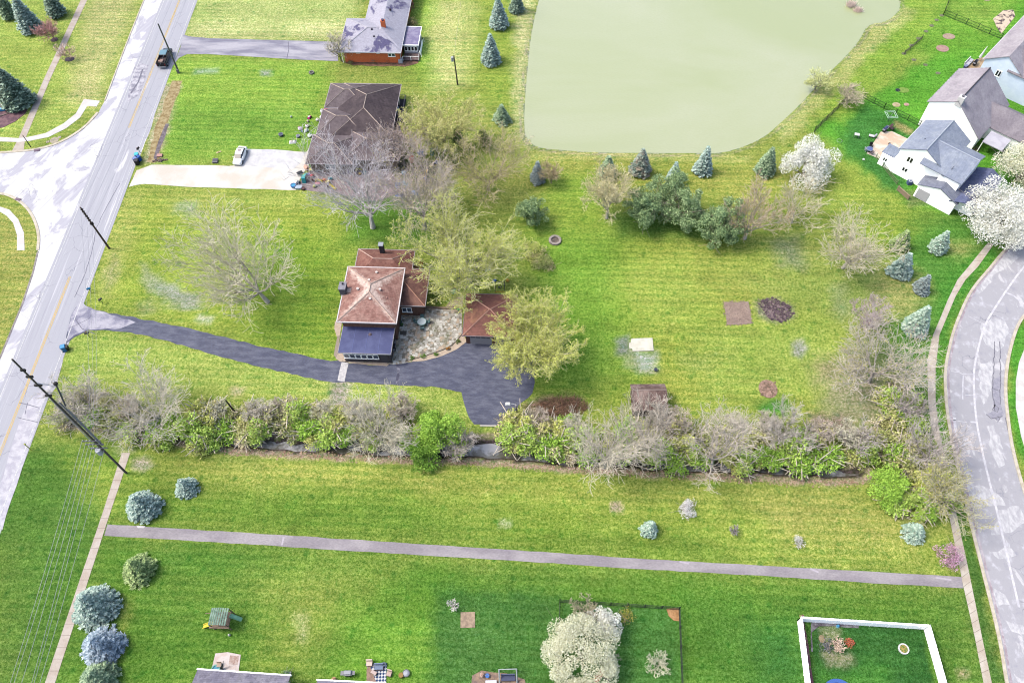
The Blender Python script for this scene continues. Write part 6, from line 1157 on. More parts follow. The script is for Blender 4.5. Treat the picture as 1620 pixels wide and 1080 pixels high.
P4 = pole((724, 134), (718, 88), .17, 'slim dark utility pole on the straw-coloured grass behind the brick house', None, lambda t, h, l: MB().tube([at_(l, h, h - 1.2) + Vector((-.4, -.1, 0)), at_(l, h, h - .3) + Vector((-.4, -.1, 0))], .28, 10).build('transformer', mat('c8ccd4', None), t))
P5 = pole((376, 657), (357, 633), .17, 'short dark wooden post pole standing in the creek hedge', mat('3c3430', None))
# street lamps
def lamp(base, top, lab, head, c, arm):
    g = G(*base); h = solve_h(base, top); t = thing('street_lamp', lab, 'street lamp', g); MB().tube([(0, 0, 0), (0, 0, h)], .09, 8, .06).build('lamp_post', mat(c, None), t)
    if head: MB().tube([(0, 0, h), (arm * .5, .1, h + .3), (arm, .15, h + .35)], .05, 6).build('lamp_arm', mat('e8e8ee', None), t); MB().taper(arm - .75, arm + .05, -.15, .42, h + .22, h + .5, .12, .1).build('lamp_head', mat('fdfdfd', None), t, bevel=.05)
    return t
lamp((818, 661), (816, 641), 'white-headed yard lamp on a dark post at the right edge of the blue driveway', True, '3c3a42', -.95)
lamp((49, 233), (35, 214), 'thin dark street lamp beside the pavement crossing at the side street', False, '3a3840', 0)
def wire(a, b, sag, lab, r=.028, c='d2d4d8', n=14, grp='overhead wires'):
    a = Vector(a); b = Vector(b); pts = [a.lerp(b, k / n) - Vector((0, 0, sag * 4 * (k / n) * (1 - k / n))) for k in range(n + 1)]
    tag(MB().tube(pts, r, 4).build('overhead_wire', mat(c, None)), lab, 'wire', grp)
g1 = Vector(P1[1]); L1, h1 = P1[3], P1[2]
ends = [(13, 1080, 9.9), (31, 1080, 9.9), (47, 1080, 9.0), (51, 1080, 8.8), (60, 1080, 7.6), (19, 1080, 10.9)]; sts = [(-1.3, 10.9), (-.8, 9.9), (-.3, 9.9), (-.3, 8.7), (.3, 7.8), (-1.3, 9.9)]
names = ['second from the left', 'third from the left', 'fourth from the left', 'fifth from the left', 'rightmost', 'leftmost']
for (ex, ey, ez), (dx, z), nm in zip(ends, sts, names):
    s = g1 + at_(L1, h1, z) + Vector((dx, -.14, .25)); e = Vector(G(ex, ey, ez)); e2 = s + (e - s) * 1.35
    wire(s, e2, .5, 'overhead wire, %s of the bundle below the very tall pole' % nm)
g2 = Vector(P2[1]); g3 = Vector(P3[1])
for k, (z, nm) in enumerate(((P2[2] - .1, 'upper'), (P2[2] - 2.2, 'middle'), (P2[2] * .62, 'lower'))):
    s = g1 + at_(L1, h1, 10.8 - k * 1.0) + Vector((-.3, 0, .2)); m_ = g2 + at_(P2[3], P2[2], z); e = g3 + at_(P3[3], P3[2], min(z, P3[2] - .2)); d = (e - m_) * 1.0
    wire(s, m_, .6, '%s overhead wire from the very tall pole along the verge to the next pole' % nm, .018, 'b8bac4'); wire(m_, e, .6, '%s overhead wire between the two poles right of the main road' % nm, .018, 'b8bac4')
    wire(e, e + Vector((U0.x, U0.y, 0)) * 50, .4, '%s overhead wire from the pickup truck pole to the top edge' % nm, .018, 'b8bac4')
g4 = Vector(P4[1]); wire(g4 + at_(P4[3], P4[2], P4[2] - .1), g4 + Vector((3.5, 60, 7)), .6, 'thin overhead wire from the slim dark pole to the top edge', .02, 'b8b4a8')
t = thing('marker_post', 'yellow-green marker post in the grass beside the worn lower left road', 'marker', G(50, 712)); MB().tube([(0, 0, 0), (-.1, .1, 1.8)], .07, 6).build('post_shaft', mat('dede5c', None), t); MB().box(-.2, .0, .02, .2, 1.75, 1.95).build('cap', mat('c8d048', None), t)
# ---- bins and mailboxes at the road
def wheelie(px, py, c, c2, lab, rz=0, h=1.05):
    g = G(px, py); t = thing('wheelie_bin', lab, 'bin', g, rz); MB().taper(-.3, .3, -.35, .35, .08, h, -.05, -.04).build('bin_body', mat(c, None, 3, 8, .08, .5), t); MB().taper(-.38, .38, -.42, .42, h, h + .1, .05, .05).build('lid', mat(c2, None, 3, 8, .08, .5), t)
    for y in (-.3, .3): MB().tube([(-.34, y - .05, .12), (-.34, y + .05, .12)], .12, 8).build('wheel', mat('1c1c20', None), t)
    MB().tube([(-.42, -.25, h + .02), (-.42, .25, h + .02)], .03, 5).build('handle', mat(c, None), t)
wheelie(219, 250, '3cc0d8', '4fd8e4', 'turquoise bin with a matching lid beside the concrete driveway mouth', .2)
wheelie(221.5, 254, '2c64c0', '2c64c0', 'deep blue bin touching the turquoise one at the driveway mouth', 1.0)
wheelie(217, 256.5, '5c6ab0', '8c9cdc', 'lavender-blue bin below the turquoise one at the driveway mouth', -.3)
wheelie(218.5, 260, '26222c', '3c3844', 'black bin at the lower end of the row at the driveway mouth', .1)
wheelie(104, 554, '2c84c8', '48a8e4', 'bright blue bin at the road edge below the blue driveway mouth', .3, 1.15)
wheelie(107, 553, '2c2a30', '4a464c', 'dark bin right beside the bright blue one below the blue driveway mouth', .3, .95)
def mailbox(px, py, c, lab, rz=0):
    g = G(px, py); t = thing('mailbox', lab, 'mailbox', g, rz); MB().tube([(0, 0, 0), (0, 0, 1.05)], .05, 5).build('mailbox_post', mat('5a4c44', None), t); b = MB(); b.box(-.34, .34, -.13, .13, 1.05, 1.22); b.tube([(-.34, 0, 1.22), (.34, 0, 1.22)], .13, 8); b.build('mailbox_body', mat(c, None), t); MB().box(-.1, .0, .13, .16, 1.2, 1.42).build('flag', mat('c04038', None), t)
mailbox(145, 463, '2c90c8', 'small bright blue mailbox at the road edge above the blue driveway mouth', .4)
mailbox(222, 242, '2c2a2c', 'black mailbox on the verge just above the row of bins', 1.2); mailbox(163, 480, '6a6a60', 'grey mailbox on the verge corner of the blue driveway', 1.0); mailbox(142, 533, '5a5a54', 'grey-brown mailbox post on the grass below the blue driveway mouth', .3)
g = G2(253, 247); tag(MB().box(-.5, .5, -.35, .35, .0, .28).build('utility_cover', mat('d8a49c', None)), 'pink utility box lid at the lower end of the verge strip', 'box').location = (g[0], g[1], .01)
g = G2(253, 254); rk = MB(); rng = np.random.RandomState(3)
for k in range(26): rk.ball(rng.uniform(-1.4, 1.4), rng.uniform(-.35, .35), .08, rng.uniform(.12, .26), .12, 6, 4, .25)
tag(rk.build('stone_pile', mat('a89080', '5c5050', 3)), 'row of tan and dark stones along the edge of the concrete driveway', 'stones').location = (g[0], g[1], .03)
# ---- fences
def fence_run(pts, h, c, lab, kind='board', post=2.4, th=.06, name='fence', width=None):
    t = thing(name, lab, 'fence', (pts[0][0], pts[0][1], 0)); o = Vector((pts[0][0], pts[0][1], 0)); m = c if not isinstance(c, str) else mat(c, None, 2, 8, .06)
    for a, b in zip(pts, pts[1:]):
        A = Vector((a[0], a[1], 0)) - o; B = Vector((b[0], b[1], 0)) - o; d = (B - A); L = d.length; d.normalize(); n = Vector((-d.y, d.x, 0)); k = max(1, round(L / post))
        M = Matrix(((d.x, n.x, 0, A.x), (d.y, n.y, 0, A.y), (0, 0, 1, 0), (0, 0, 0, 1))); mb = MB()
        if kind == 'board': mb.box(0, L, -th, th, .06, h - .05, M); mb.box(0, L, -th * 2, th * 2, h - .05, h, M)
        else:
            for z in (.12, h * .5, h - .06): mb.box(0, L, -.025, .025, z - .03, z + .03, M)
            for i in range(int(L / .2)): mb.box(i * .2, i * .2 + .022, -.012, .012, .08, h, M)
        mb.build('panel', m, t)
        for i in range(k + 1):
            p = M @ Vector((L * i / k, 0, 0)); q = .075 if kind == 'board' else .05; MB().box(p.x - q, p.x + q, p.y - q, p.y + q, 0, h + .1).taper(p.x - q * 1.4, p.x + q * 1.4, p.y - q * 1.4, p.y + q * 1.4, h + .1, h + .2, q, q).build('post', m, t)
    return t
WF = mat('fbfbff', None, 2, 8, .03, .5, k=1.25)
A_ = G2(1268, 976, 1.83); B_ = G2(1471, 989, 1.83); dlt = Vector(G2(1497, 1080, 1.83)) - Vector(B_); E_ = Vector(B_) + dlt * 1.4; dl2 = Vector(G2(1281, 1080, 1.83)) - Vector(A_); S_ = Vector(A_) + dl2 * 1.4
fence_run([tuple(S_), A_, B_, tuple(E_)], 1.83, WF, 'tall white panel fence around the back yard at the bottom right')
# lean: white fence seen from inside keeps its face; black rail fences
A_ = G2(886, 948, 1.2); B_ = G2(1076, 960, 1.2); C_ = Vector(B_) + (Vector(G2(1081, 1080, 1.2)) - Vector(B_)) * 1.3; D_ = G2(882, 1080, 1.2)
fence_run([D_, A_, B_, tuple(C_)], 1.25, mat('3c443c', None, 2, 8, .05), 'black railing fence around the yard with the white flowering trees', 'rail')
fence_run([G2(1504, -6), G2(1492, 24)], 1.4, mat('3a4038', None), 'black railing fence at the top right, running up out of the picture', 'rail')
fence_run([G2(1492, 24), G2(1583, 62)], 1.3, mat('3c5a34', None, 2, 8, .05), 'dark green railing fence from the black one to the pale blue house', 'rail')
fence_run([G2(1288, 209), G2(1334, 164)], 1.4, mat('4a4c40', None), 'dark railing fence between the round grey tree and the white flowering tree', 'rail')
fence_run([G2(1366, 156), G2(1398, 172), G2(1454, 200)], 1.3, mat('3c5a34', None, 2, 8, .05), 'dark green railing fence ending at the middle white house', 'rail')
fence_run([G2(1385, 250), G2(1418, 292)], .9, mat('8a9c70', None), 'low grey-green fence between the patio and the near white house', 'rail')
fence_run([G2(1419, 301), G2(1436, 316)], 1.0, mat('b09a84', None), 'short tan wooden fence at the corner of the near white house')
fence_run([G2(1458, 62), G2(1430, 86)], .9, mat('6a6c58', None), 'thin wire fence over the row of dirt spots', 'rail')
# ---- play set
g = G2(356, 983); t = thing('play_set', 'wooden play set with a yellow slide and a green canopy', 'play set', (g[0], g[1], 0), math.radians(-3)); wd = mat('a8907c', '8f7866', 3, 8, .2)
mb = MB(); [mb.box(x - .06, x + .06, y - .06, y + .06, 0, 2.6) for x in (-1.1, 1.1) for y in (-1.0, 1.0)]; mb.box(-1.1, 1.1, -1, 1, 1.15, 1.25); mb.box(-1.3, 1.3, -1.25, -1.05, 1.5, 1.7); mb.build('frame', wd, t)
mb = MB()
for k in range(8): mb.box(-1.15 + k * .29, -.93 + k * .29, -1.1, 1.1, 2.55 + .06 * (4 - abs(k - 3.5)), 2.62 + .06 * (4 - abs(k - 3.5)))
mb.build('canopy', mat('9cb8a8', '6f9080', 2, 6, .2), t)
mb = MB(); [mb.poly([(-1.0, -.7 + y, 1.25), (-1.0, -.2 + y, 1.25), (-2.7, -.45 + y, .15), (-2.7, -.95 + y, .15)]) for y in (0,)]; mb.tube([(-1.0, -.7, 1.35), (-2.7, -.95, .25)], .07, 5); mb.tube([(-1.0, -.2, 1.35), (-2.7, -.45, .25)], .07, 5); mb.build('slide', mat('f4e04c', None), t)
MB().tube([(1.1, .4, 1.7), (1.7, .3, 1.3), (2.3, .2, .6)], .28, 10).build('tube_slide', mat('8cc8a8', None), t)
mb = MB(); mb.tube([(-1.1, .5, 2.2), (-2.0, .5, 2.2)], .05, 5); mb.build('swing_beam', wd, t); MB().ball(1.0, -1.7, .2, .16, .3).build('punch_bag', mat('f4f0ec', None), t)
# ---- patio furniture and yard things
def simple(name, cat, lab, px, py, parts, rz=0, z=0):
    g = G(px, py); t = thing(name, lab, cat, (g[0], g[1], z), rz)
    for n_, c, fn in parts: fn(MB()).build(n_, c if not isinstance(c, str) else mat(c, None, 3, 8, .08, .55), t)
    return t
def rtable(px, py, r, c, c2, lab, z=.75, z0=0, chairs=0, cc='5c7c80'):
    simple('round_table', 'table', lab, px, py, [('table_top', c, lambda m: m.disc(0, 0, z, z + .05, r, 20)), ('rim', c2, lambda m: m.ring(0, 0, z - .02, z + .03, r, r + .06, 20)), ('leg', c2, lambda m: m.tube([(0, 0, 0), (0, 0, z)], .06, 6).disc(0, 0, 0, .05, r * .5, 10))], z=z0)
def chair(px, py, c, lab, rz=0, nm='garden_chair'):
    simple(nm, 'chair', lab, px, py, [('seat', c, lambda m: m.box(-.28, .28, -.28, .28, .38, .46)), ('backrest', c, lambda m: m.taper(-.3, -.22, -.28, .28, .46, .95, 0, 0, -.12)), ('armrest', c, lambda m: m.box(-.28, .25, .28, .33, .6, .65).box(-.28, .25, -.33, -.28, .6, .65)), ('leg', c, lambda m: [m.box(x, x + .05, y, y + .05, 0, .38) for x in (-.26, .21) for y in (-.26, .21)] and m)], rz)
rtable(668, 513, .72, 'd4e4ec', '6ca8a0', 'round pale glass table in the middle of the stone patio', z0=.06)
for k, (dx, dy, nm) in enumerate(((-.95, .3, 'left'), (.95, .2, 'right'), (.1, -1.05, 'near'), (0, 1.0, 'far'))):
    g = G(668, 513); p = PX(g[0] + dx, g[1] + dy); chair(float(p[0]), float(p[1]), '6a8c90', 'grey-green chair on the %s side of the round glass table' % nm, math.atan2(-dy, -dx))
simple('bench', 'bench', 'orange-brown wooden bench on the stone patio beside the house', 640, 497, [('seat', 'c07838', lambda m: [m.box(-.65, .65, y, y + .14, .4, .46) for y in (-.25, -.08, .09)] and m), ('backrest', 'a86830', lambda m: m.box(-.65, .65, .25, .32, .5, .9)), ('leg', '6c4828', lambda m: [m.box(x, x + .07, -.25, .28, 0, .4) for x in (-.6, .53)] and m)])
simple('storage_box', 'box', 'grey storage box at the top left corner of the stone patio', 651, 486, [('box_body', '8c9094', lambda m: m.box(-.6, .6, -.3, .3, 0, .55)), ('lid', 'aab0b4', lambda m: m.box(-.64, .64, -.34, .34, .55, .62))])
simple('planter', 'planter', 'pale planter pot by the storage box on the stone patio', 663, 486, [('pot', 'c8ccd4', lambda m: m.disc(0, 0, 0, .5, .3, 12, .38)), ('soil', '4c4038', lambda m: m.disc(0, 0, .42, .505, .34, 12))])
simple('barrel_planter', 'planter', 'dark blue-grey tub beside the corner of the main roof on the stone patio', 633, 512, [('pot', '5c6478', lambda m: m.disc(0, 0, 0, .6, .32, 12, .4)), ('plant', '48603c', lambda m: m.ball(0, 0, .7, .3, .2, 8, 5, .25))])
simple('plant_pot', 'planter', 'dark green pot plant on the mossy side of the stone patio', 636, 515, [('pot', '4c5048', lambda m: m.disc(0, 0, 0, .3, .2, 10, .26)), ('plant', '48703c', lambda m: m.ball(0, 0, .42, .28, .22, 8, 5, .3))])
simple('doormat', 'mat', 'dark rectangular mat on the left side of the stone patio', 638, 527, [('mat_body', '5c5a56', lambda m: m.box(-.55, .55, -.35, .35, .06, .1)), ('border', '6f6c66', lambda m: m.box(-.6, .6, .35, .4, .06, .11))])
def grill(px, py, c, lab, rz=0):
    simple('grill', 'grill', lab, px, py, [('firebox', c, lambda m: m.taper(-.5, .5, -.3, .3, .6, .85, -.02, -.02)), ('hood', c, lambda m: m.taper(-.5, .5, -.3, .3, .86, 1.15, .08, .1)), ('side_shelf', '9a9aa4', lambda m: m.box(-.9, -.53, -.25, .25, .82, .87).box(.53, .9, -.25, .25, .82, .87)), ('cart', '2a2a30', lambda m: m.box(-.45, .45, -.27, .27, .08, .6)), ('handle', 'c8ccd8', lambda m: m.tube([(-.35, -.34, .98), (.35, -.34, .98)], .03, 6))], rz)
grill(624, 552, '2a2c34', 'black grill against the right side of the porch wall', 1.5); grill(552, 1066, 'b4b8c4', 'silver-hooded grill on the lawn above the bottom roof edge', 0); grill(1399, 208, '4a5484', 'blue-grey covered grill at the top of the patio by the near white house', .7)
simple('air_conditioner', 'air conditioner', 'white round-fan air conditioning unit behind the east wing roof', 667, 477, [('casing', '9aa0a8', lambda m: m.box(-.45, .45, -.45, .45, 0, .85)), ('fan_ring', 'f0f2f4', lambda m: m.ring(0, 0, .85, .92, .25, .42, 16)), ('fan', '3c4048', lambda m: m.disc(0, 0, .86, .89, .24, 10))])
simple('air_conditioner', 'air conditioner', 'white boxy air conditioning unit at the right corner of the brick house bed', 634, 99, [('casing', 'e0e4f4', lambda m: m.box(-.42, .42, -.42, .42, 0, .95)), ('grille', 'b8bccc', lambda m: m.disc(0, 0, .95, .98, .32, 12))])
simple('air_conditioner', 'air conditioner', 'cream air conditioning unit in the dark strip behind the brown-roofed house', 629, 166, [('casing', 'e4e0d4', lambda m: m.box(-.5, .5, -.4, .4, .35, 1.2)), ('grille', 'c4c0b4', lambda m: m.disc(0, 0, 1.2, 1.23, .32, 12))])
simple('air_conditioner', 'air conditioner', 'blue and white fan unit just below the cream one behind the brown-roofed house', 628, 178, [('casing', 'c4d4ec', lambda m: m.box(-.45, .45, -.45, .45, .35, 1.1)), ('fan_ring', '5c7cb8', lambda m: m.ring(0, 0, 1.1, 1.16, .15, .36, 14))])
simple('air_conditioner', 'air conditioner', 'dark blue fan unit at the foot of the near white house', 1438, 291, [('casing', '5c6c9c', lambda m: m.box(-.4, .4, -.4, .4, 0, .8)), ('fan_ring', 'd8e0f0', lambda m: m.ring(0, 0, .8, .86, .2, .34, 14))])
simple('fire_ring', 'fire pit', 'round stone fire ring on the lawn right of the budding trees', 878, 381, [('stone_ring', mat('c8bcb4', '9c908c', 4, 6, .25), lambda m: m.ring(0, 0, 0, .35, .72, 1.12, 16)), ('ash', mat('5c5450', '8f8078', 3), lambda m: m.disc(0, 0, .02, .12, .73, 14))])
simple('fire_pit', 'fire pit', 'grey round fire bowl on the lawn right of the patterned rug', 643, 1065, [('bowl', '6a6c78', lambda m: m.disc(0, 0, .15, .4, .3, 14, .48)), ('screen', 'c4c8d4', lambda m: m.disc(0, 0, .4, .5, .36, 12, .2)), ('foot', '3c3c44', lambda m: m.disc(0, 0, 0, .15, .3, 8))])
simple('tree_stump', 'stump', 'small brown round stump seat left of the grey fire bowl', 635, 1068, [('log', '8c6a30', lambda m: m.disc(0, 0, 0, .4, .34, 12)), ('cut_face', 'a8843c', lambda m: m.disc(0, 0, .4, .42, .3, 12))])
# patterned rug with seats
rm, t_ = newmat('rug_lattice', .9, .1); ch_ = t_.n('TexChecker'); ch_.inputs['Scale'].default_value = 3.6; ch_.inputs['Color1'].default_value = alb('3c5484'); ch_.inputs['Color2'].default_value = alb('f4f6fc'); t_.l(t_.co(rot=45), ch_.inputs[0]); t_.l(ch_.outputs[0], t_.b.inputs['Base Color'])
g = G(598, 1062); rw = [Vector(G2(*p)) for p in ((578, 1050), (612, 1048), (611, 1078), (593, 1079))]
tag(MB().prism([tuple(p) for p in rw], .0, .04).build('rug', rm), 'blue and white lattice rug under the garden seats at the bottom edge', 'rug')
def cube_seat(px, py, c, lab, w_=.75, d_=.6, rz=0, back=True):
    simple('patio_chair', 'chair', lab, px, py, [('base', 'b09484', lambda m: m.box(-w_ / 2, w_ / 2, -d_ / 2, d_ / 2, 0.04, .32)), ('cushion', c, lambda m: m.box(-w_ / 2 + .03, w_ / 2 - .03, -d_ / 2 + .03, d_ / 2 - .03, .32, .45))] + ([('backrest', c, lambda m: m.box(-w_ / 2, w_ / 2, d_ / 2, d_ / 2 + .15, .3, .85))] if back else []), rz)
cube_seat(585, 1050, 'f0d8cc', 'cream-cushioned seat at the top left corner of the lattice rug', .8, .6); cube_seat(600, 1056, '7c90b4', 'blue-cushioned sofa at the top of the lattice rug', 1.15, .6); cube_seat(592, 1064, 'dcc4c0', 'pinkish low seat in the middle of the lattice rug', .8, .45, -.5, False); cube_seat(616, 1066, 'd8bcb4', 'tan seat half off the right side of the lattice rug', .65, .6, -.3)
simple('round_stool', 'stool', 'dark round stool right of the sofa on the lattice rug', 608, 1051, [('seat', '5c6c7c', lambda m: m.disc(0, 0, .4, .46, .28, 12)), ('leg', '3c4048', lambda m: m.tube([(0, 0, 0), (0, 0, .4)], .08, 6))])
# swing seat by the black fence, bits on that patio
simple('porch_swing', 'swing seat', 'dark blue garden swing seat under a pale metal frame at the bottom edge', 804, 1072, [('frame', 'c4ccd0', lambda m: m.tube([(-1.1, .9, 0), (-1.1, .7, 1.9)], .07, 6).tube([(1.1, .9, 0), (1.1, .7, 1.9)], .07, 6).tube([(-1.1, .7, 1.9), (1.1, .7, 1.9)], .06, 6).tube([(-1.1, -.7, 0), (-1.1, .7, 1.9)], .09, 6).tube([(1.1, -.7, 0), (1.1, .7, 1.9)], .09, 6)), ('seat', '4c5478', lambda m: m.box(-.9, .9, -.4, .2, .42, .55)), ('backrest', '5c6488', lambda m: m.taper(-.9, .9, .2, .32, .5, 1.1, 0, 0))])
simple('bucket', 'bucket', 'bright blue bucket on the brown patio left of the swing seat', 771, 1069, [('bucket_body', '3c7cd8', lambda m: m.disc(0, 0, .05, .42, .2, 12, .28)), ('handle', 'e0e0e8', lambda m: m.tube([(-.27, 0, .42), (0, .1, .5), (.27, 0, .42)], .02, 4))])
simple('plant_pot', 'planter', 'pinkish white pot beside the bright blue bucket', 763, 1068, [('pot', 'e4d0cc', lambda m: m.disc(0, 0, .05, .5, .22, 12, .3)), ('plant', 'c8a090', lambda m: m.ball(0, 0, .6, .28, .2, 8, 5, .3))])
simple('garden_table', 'table', 'low white table at the bottom edge of the brown patio', 777, 1081, [('table_top', 'f0f0fc', lambda m: m.box(-.7, .7, -.35, .35, .4, .45)), ('leg', 'b8b8c8', lambda m: [m.box(x, x + .06, y, y + .06, 0, .4) for x in (-.65, .59) for y in (-.3, .24)] and m)])
simple('garden_bench', 'bench', 'red painted bench below the cream-white flowering tree', 948, 1069, [('seat', 'e04c34', lambda m: m.box(-.95, .95, -.3, .3, .42, .5)), ('backrest', 'd84430', lambda m: m.box(-.95, .95, .3, .38, .5, 1.0)), ('leg', '8c3024', lambda m: m.box(-.85, -.77, -.25, .3, 0, .42).box(.77, .85, -.25, .3, 0, .42))], .8)
simple('firewood_stack', 'firewood', 'dark heap of split wood right of the red bench', 960, 1068, [('wood_heap', mat('4c4248', '8c7c7c', 4, 6, .3), lambda m: [m.tube([(-.5, -.5 + j * .2, .1 + k * .2), (.5, -.45 + j * .2, .1 + k * .2)], .1, 6) for j in range(5) for k in range(3 - j // 2)] and m), ('cover', '6a5c64', lambda m: m.box(-.4, .4, -.5, .1, .72, .75))], .8)
simple('lamp_stake', 'garden light', 'small white garden light near the left side of the black railing fence', 881, 1065, [('stake', 'b0b8b0', lambda m: m.tube([(0, 0, 0), (0, 0, .6)], .03, 5)), ('globe', 'ffffff', lambda m: m.ball(0, 0, .66, .1))])
# patio at the bottom left
simple('paddling_pool', 'paddling pool', 'small round turquoise pool toy on the pink patio at the bottom left', 342, 1058, [('ring', '7cc4bc', lambda m: m.ring(0, 0, .05, .3, .42, .55, 16)), ('water', '3ca0c0', lambda m: m.disc(0, 0, .06, .2, .42, 14))])
simple('umbrella_stand', 'umbrella', 'folded dark umbrella leaning on the pink patio at the bottom left', 353, 1056, [('folded_canopy', '2c3030', lambda m: m.tube([(-.15, -.2, .3), (.25, .25, 1.1)], .17, 8, .06)), ('stand', '6a6c6c', lambda m: m.disc(-.15, -.2, 0.04, .14, .25, 10)), ('pole', '4c4c4c', lambda m: m.tube([(-.15, -.2, .1), (.5, .55, 1.6)], .03, 5))])
simple('garden_chair', 'chair', 'tan folding chair behind the turquoise pool toy', 348, 1052, [('seat', 'c8ac98', lambda m: m.box(-.28, .28, -.25, .25, .38, .43)), ('backrest', 'd8c0ac', lambda m: m.box(-.28, .28, .25, .3, .43, .9)), ('leg', '8c7868', lambda m: [m.box(x, x + .04, y, y + .04, 0, .38) for x in (-.27, .23) for y in (-.24, .2)] and m)])
simple('standing_chair', 'chair', 'pale metal chair right of the bottom left roof', 458, 1066, [('seat', 'c4ccd8', lambda m: m.box(-.28, .28, -.25, .25, .38, .43)), ('backrest', 'd4dce4', lambda m: m.box(-.28, -.22, -.25, .25, .43, .9)), ('leg', '8c94a0', lambda m: [m.box(x, x + .04, y, y + .04, 0, .38) for x in (-.27, .23) for y in (-.24, .2)] and m)])
simple('terracotta_pot', 'planter', 'orange plant pot just above the second bottom roof', 529, 1075, [('pot', 'e0a888', lambda m: m.disc(0, 0, 0, .4, .22, 12, .32)), ('plant', 'c89c78', lambda m: m.ball(0, 0, .5, .28, .16, 8, 5, .3))])
# inside the white fence
simple('flower_ring', 'planter', 'white-edged round flower bed on the lawn inside the white fence', 1429, 1026, [('edging', 'f4f4f8', lambda m: m.ring(0, 0, 0, .2, .52, .68, 20)), ('flowers', mat('c8a860', '6c8c3c', 6, 9, .3, lo=.45, hi=.55), lambda m: m.disc(0, 0, 0, .12, .53, 16))])
simple('trampoline', 'trampoline', 'round blue trampoline cut by the bottom edge inside the white fence', 1325, 1104, [('mat_surface', '3c4468', lambda m: m.disc(0, 0, .78, .8, 1.75, 28)), ('pad', '4c74c8', lambda m: m.ring(0, 0, .78, .86, 1.7, 2.15, 30)), ('leg', '8c90a0', lambda m: [m.tube([(1.9 * math.cos(a), 1.9 * math.sin(a), 0), (1.9 * math.cos(a), 1.9 * math.sin(a), .78)], .04, 5) for a in (0, 1.05, 2.1, 3.14, 4.2, 5.2)] and m)])
simple('garden_ornament', 'ornament', 'tiny bright blue ornament on the grey bed inside the white fence', 1325, 990, [('base', '8cd0ec', lambda m: m.disc(0, 0, 0, .15, .25, 10, .18)), ('top', '4ca8e0', lambda m: m.ball(0, 0, .3, .18))])
simple('flower_clump', 'flowers', 'white flowering clump in the bed along the outside of the white fence', 1269, 999, [('blooms', 'f4f0f8', lambda m: m.ball(0, 0, .25, .25, .2, 7, 5, .3)), ('foliage', '6c8450', lambda m: m.disc(0, 0, 0, .2, .3, 8))])
# yard of the near white house
simple('clothes_dryer', 'clothes dryer', 'pale green square rotary clothes dryer on the lawn above the patio', 1405, 192, [('line_frame', 'c8ecd4', lambda m: [m.tube([(a[0], a[1], 1.7), (b[0], b[1], 1.7)], .05, 5) for s in (1.0, .7) for a, b in (((-s, -s), (s, -s)), ((s, -s), (s, s)), ((s, s), (-s, s)), ((-s, s), (-s, -s)))] and m), ('arm', 'a8b8b0', lambda m: [m.tube([(0, 0, 1.3), (x, y, 1.7)], .035, 5) for x in (-1, 1) for y in (-1, 1)] and m), ('post', '4c5454', lambda m: m.tube([(0, 0, 0), (0, 0, 1.5)], .05, 6))], .05)
simple('folding_table', 'table', 'small white folding table on the dark lawn left of the patio', 1354, 217, [('table_top', 'f8f8fc', lambda m: m.box(-.45, .45, -.35, .35, .7, .75)), ('leg', 'a8a8b0', lambda m: [m.box(x, x + .04, y, y + .04, 0, .7) for x in (-.42, .38) for y in (-.32, .28)] and m)], -.3)
simple('garden_lounger', 'lounger', 'white and grey lounger just left of the patio top', 1379, 217, [('seat', 'f4f4f8', lambda m: m.box(-.6, .4, -.3, .3, .3, .38)), ('backrest', 'b8bcc8', lambda m: m.taper(.35, .5, -.3, .3, .35, .85, 0, 0, .25)), ('leg', '5c6068', lambda m: m.box(-.5, -.44, -.28, .28, 0, .3).box(.3, .36, -.28, .28, 0, .3))], -.4)
chair(1410, 206, '5c4a54', 'dark brown chair right of the covered grill', 2.2); chair(1407, 203, '6c545c', 'reddish-brown chair behind the covered grill', 3.4)
rtable(1374, 240, .55, '6c7cb4', 'c8d0e8', 'blue-topped round table on the lower corner of the patio'); chair(1370, 239, 'c4d0e4', 'pale chair at the left of the blue-topped table', .2); chair(1378, 244, '8c7c84', 'brown-grey chair at the lower right of the blue-topped table', 2.4); chair(1377, 233, '24262c', 'black chair above the blue-topped table', -1.7)
simple('post_light', 'garden light', 'small black post light at the patio edge of the bay room', 1403, 236, [('stake', '2c2e34', lambda m: m.tube([(0, 0, 0), (0, 0, 1.2)], .05, 5)), ('lantern', '1c1e24', lambda m: m.box(-.15, .15, -.15, .15, 1.2, 1.5))])
simple('hose_ring', 'hose', 'pale coil of garden hose on the dark lawn near the white flowering tree', 1328, 223, [('coil', 'a8c89c', lambda m: m.ring(0, 0, 0, .07, .45, .52, 20)), ('nozzle', '5c7c54', lambda m: m.box(.4, .6, -.04, .04, .0, .1))])
simple('sprinkler_lid', 'cover', 'small black square cover in a pale ring of grass', 1420.5, 143, [('lid', '2c3440', lambda m: m.box(-.35, .35, -.3, .3, 0, .12)), ('rim', '4c5460', lambda m: m.ring(0, 0, 0, .06, .45, .5, 12))])
simple('playhouse_toy', 'toy', 'small white toy lying below the patio fence', 1366, 253, [('shell', 'f4fcf4', lambda m: m.ball(0, 0, .15, .22, .14, 8, 5, .2)), ('base', 'd0d8d0', lambda m: m.box(-.2, .2, -.12, .12, 0, .08))])
simple('outdoor_sofa', 'sofa', 'white angled sofa on the deck between the two upper houses', 1532, 101, [('seat', 'f4f4fc', lambda m: m.box(-1.3, 1.3, -.4, .4, .3, .45)), ('backrest', 'fcfcff', lambda m: m.box(-1.3, 1.3, .4, .55, .3, .85)), ('cushion', 'd8d8e8', lambda m: m.box(-1.2, -.1, -.35, .35, .45, .55).box(.1, 1.2, -.35, .35, .45, .55))], AB)
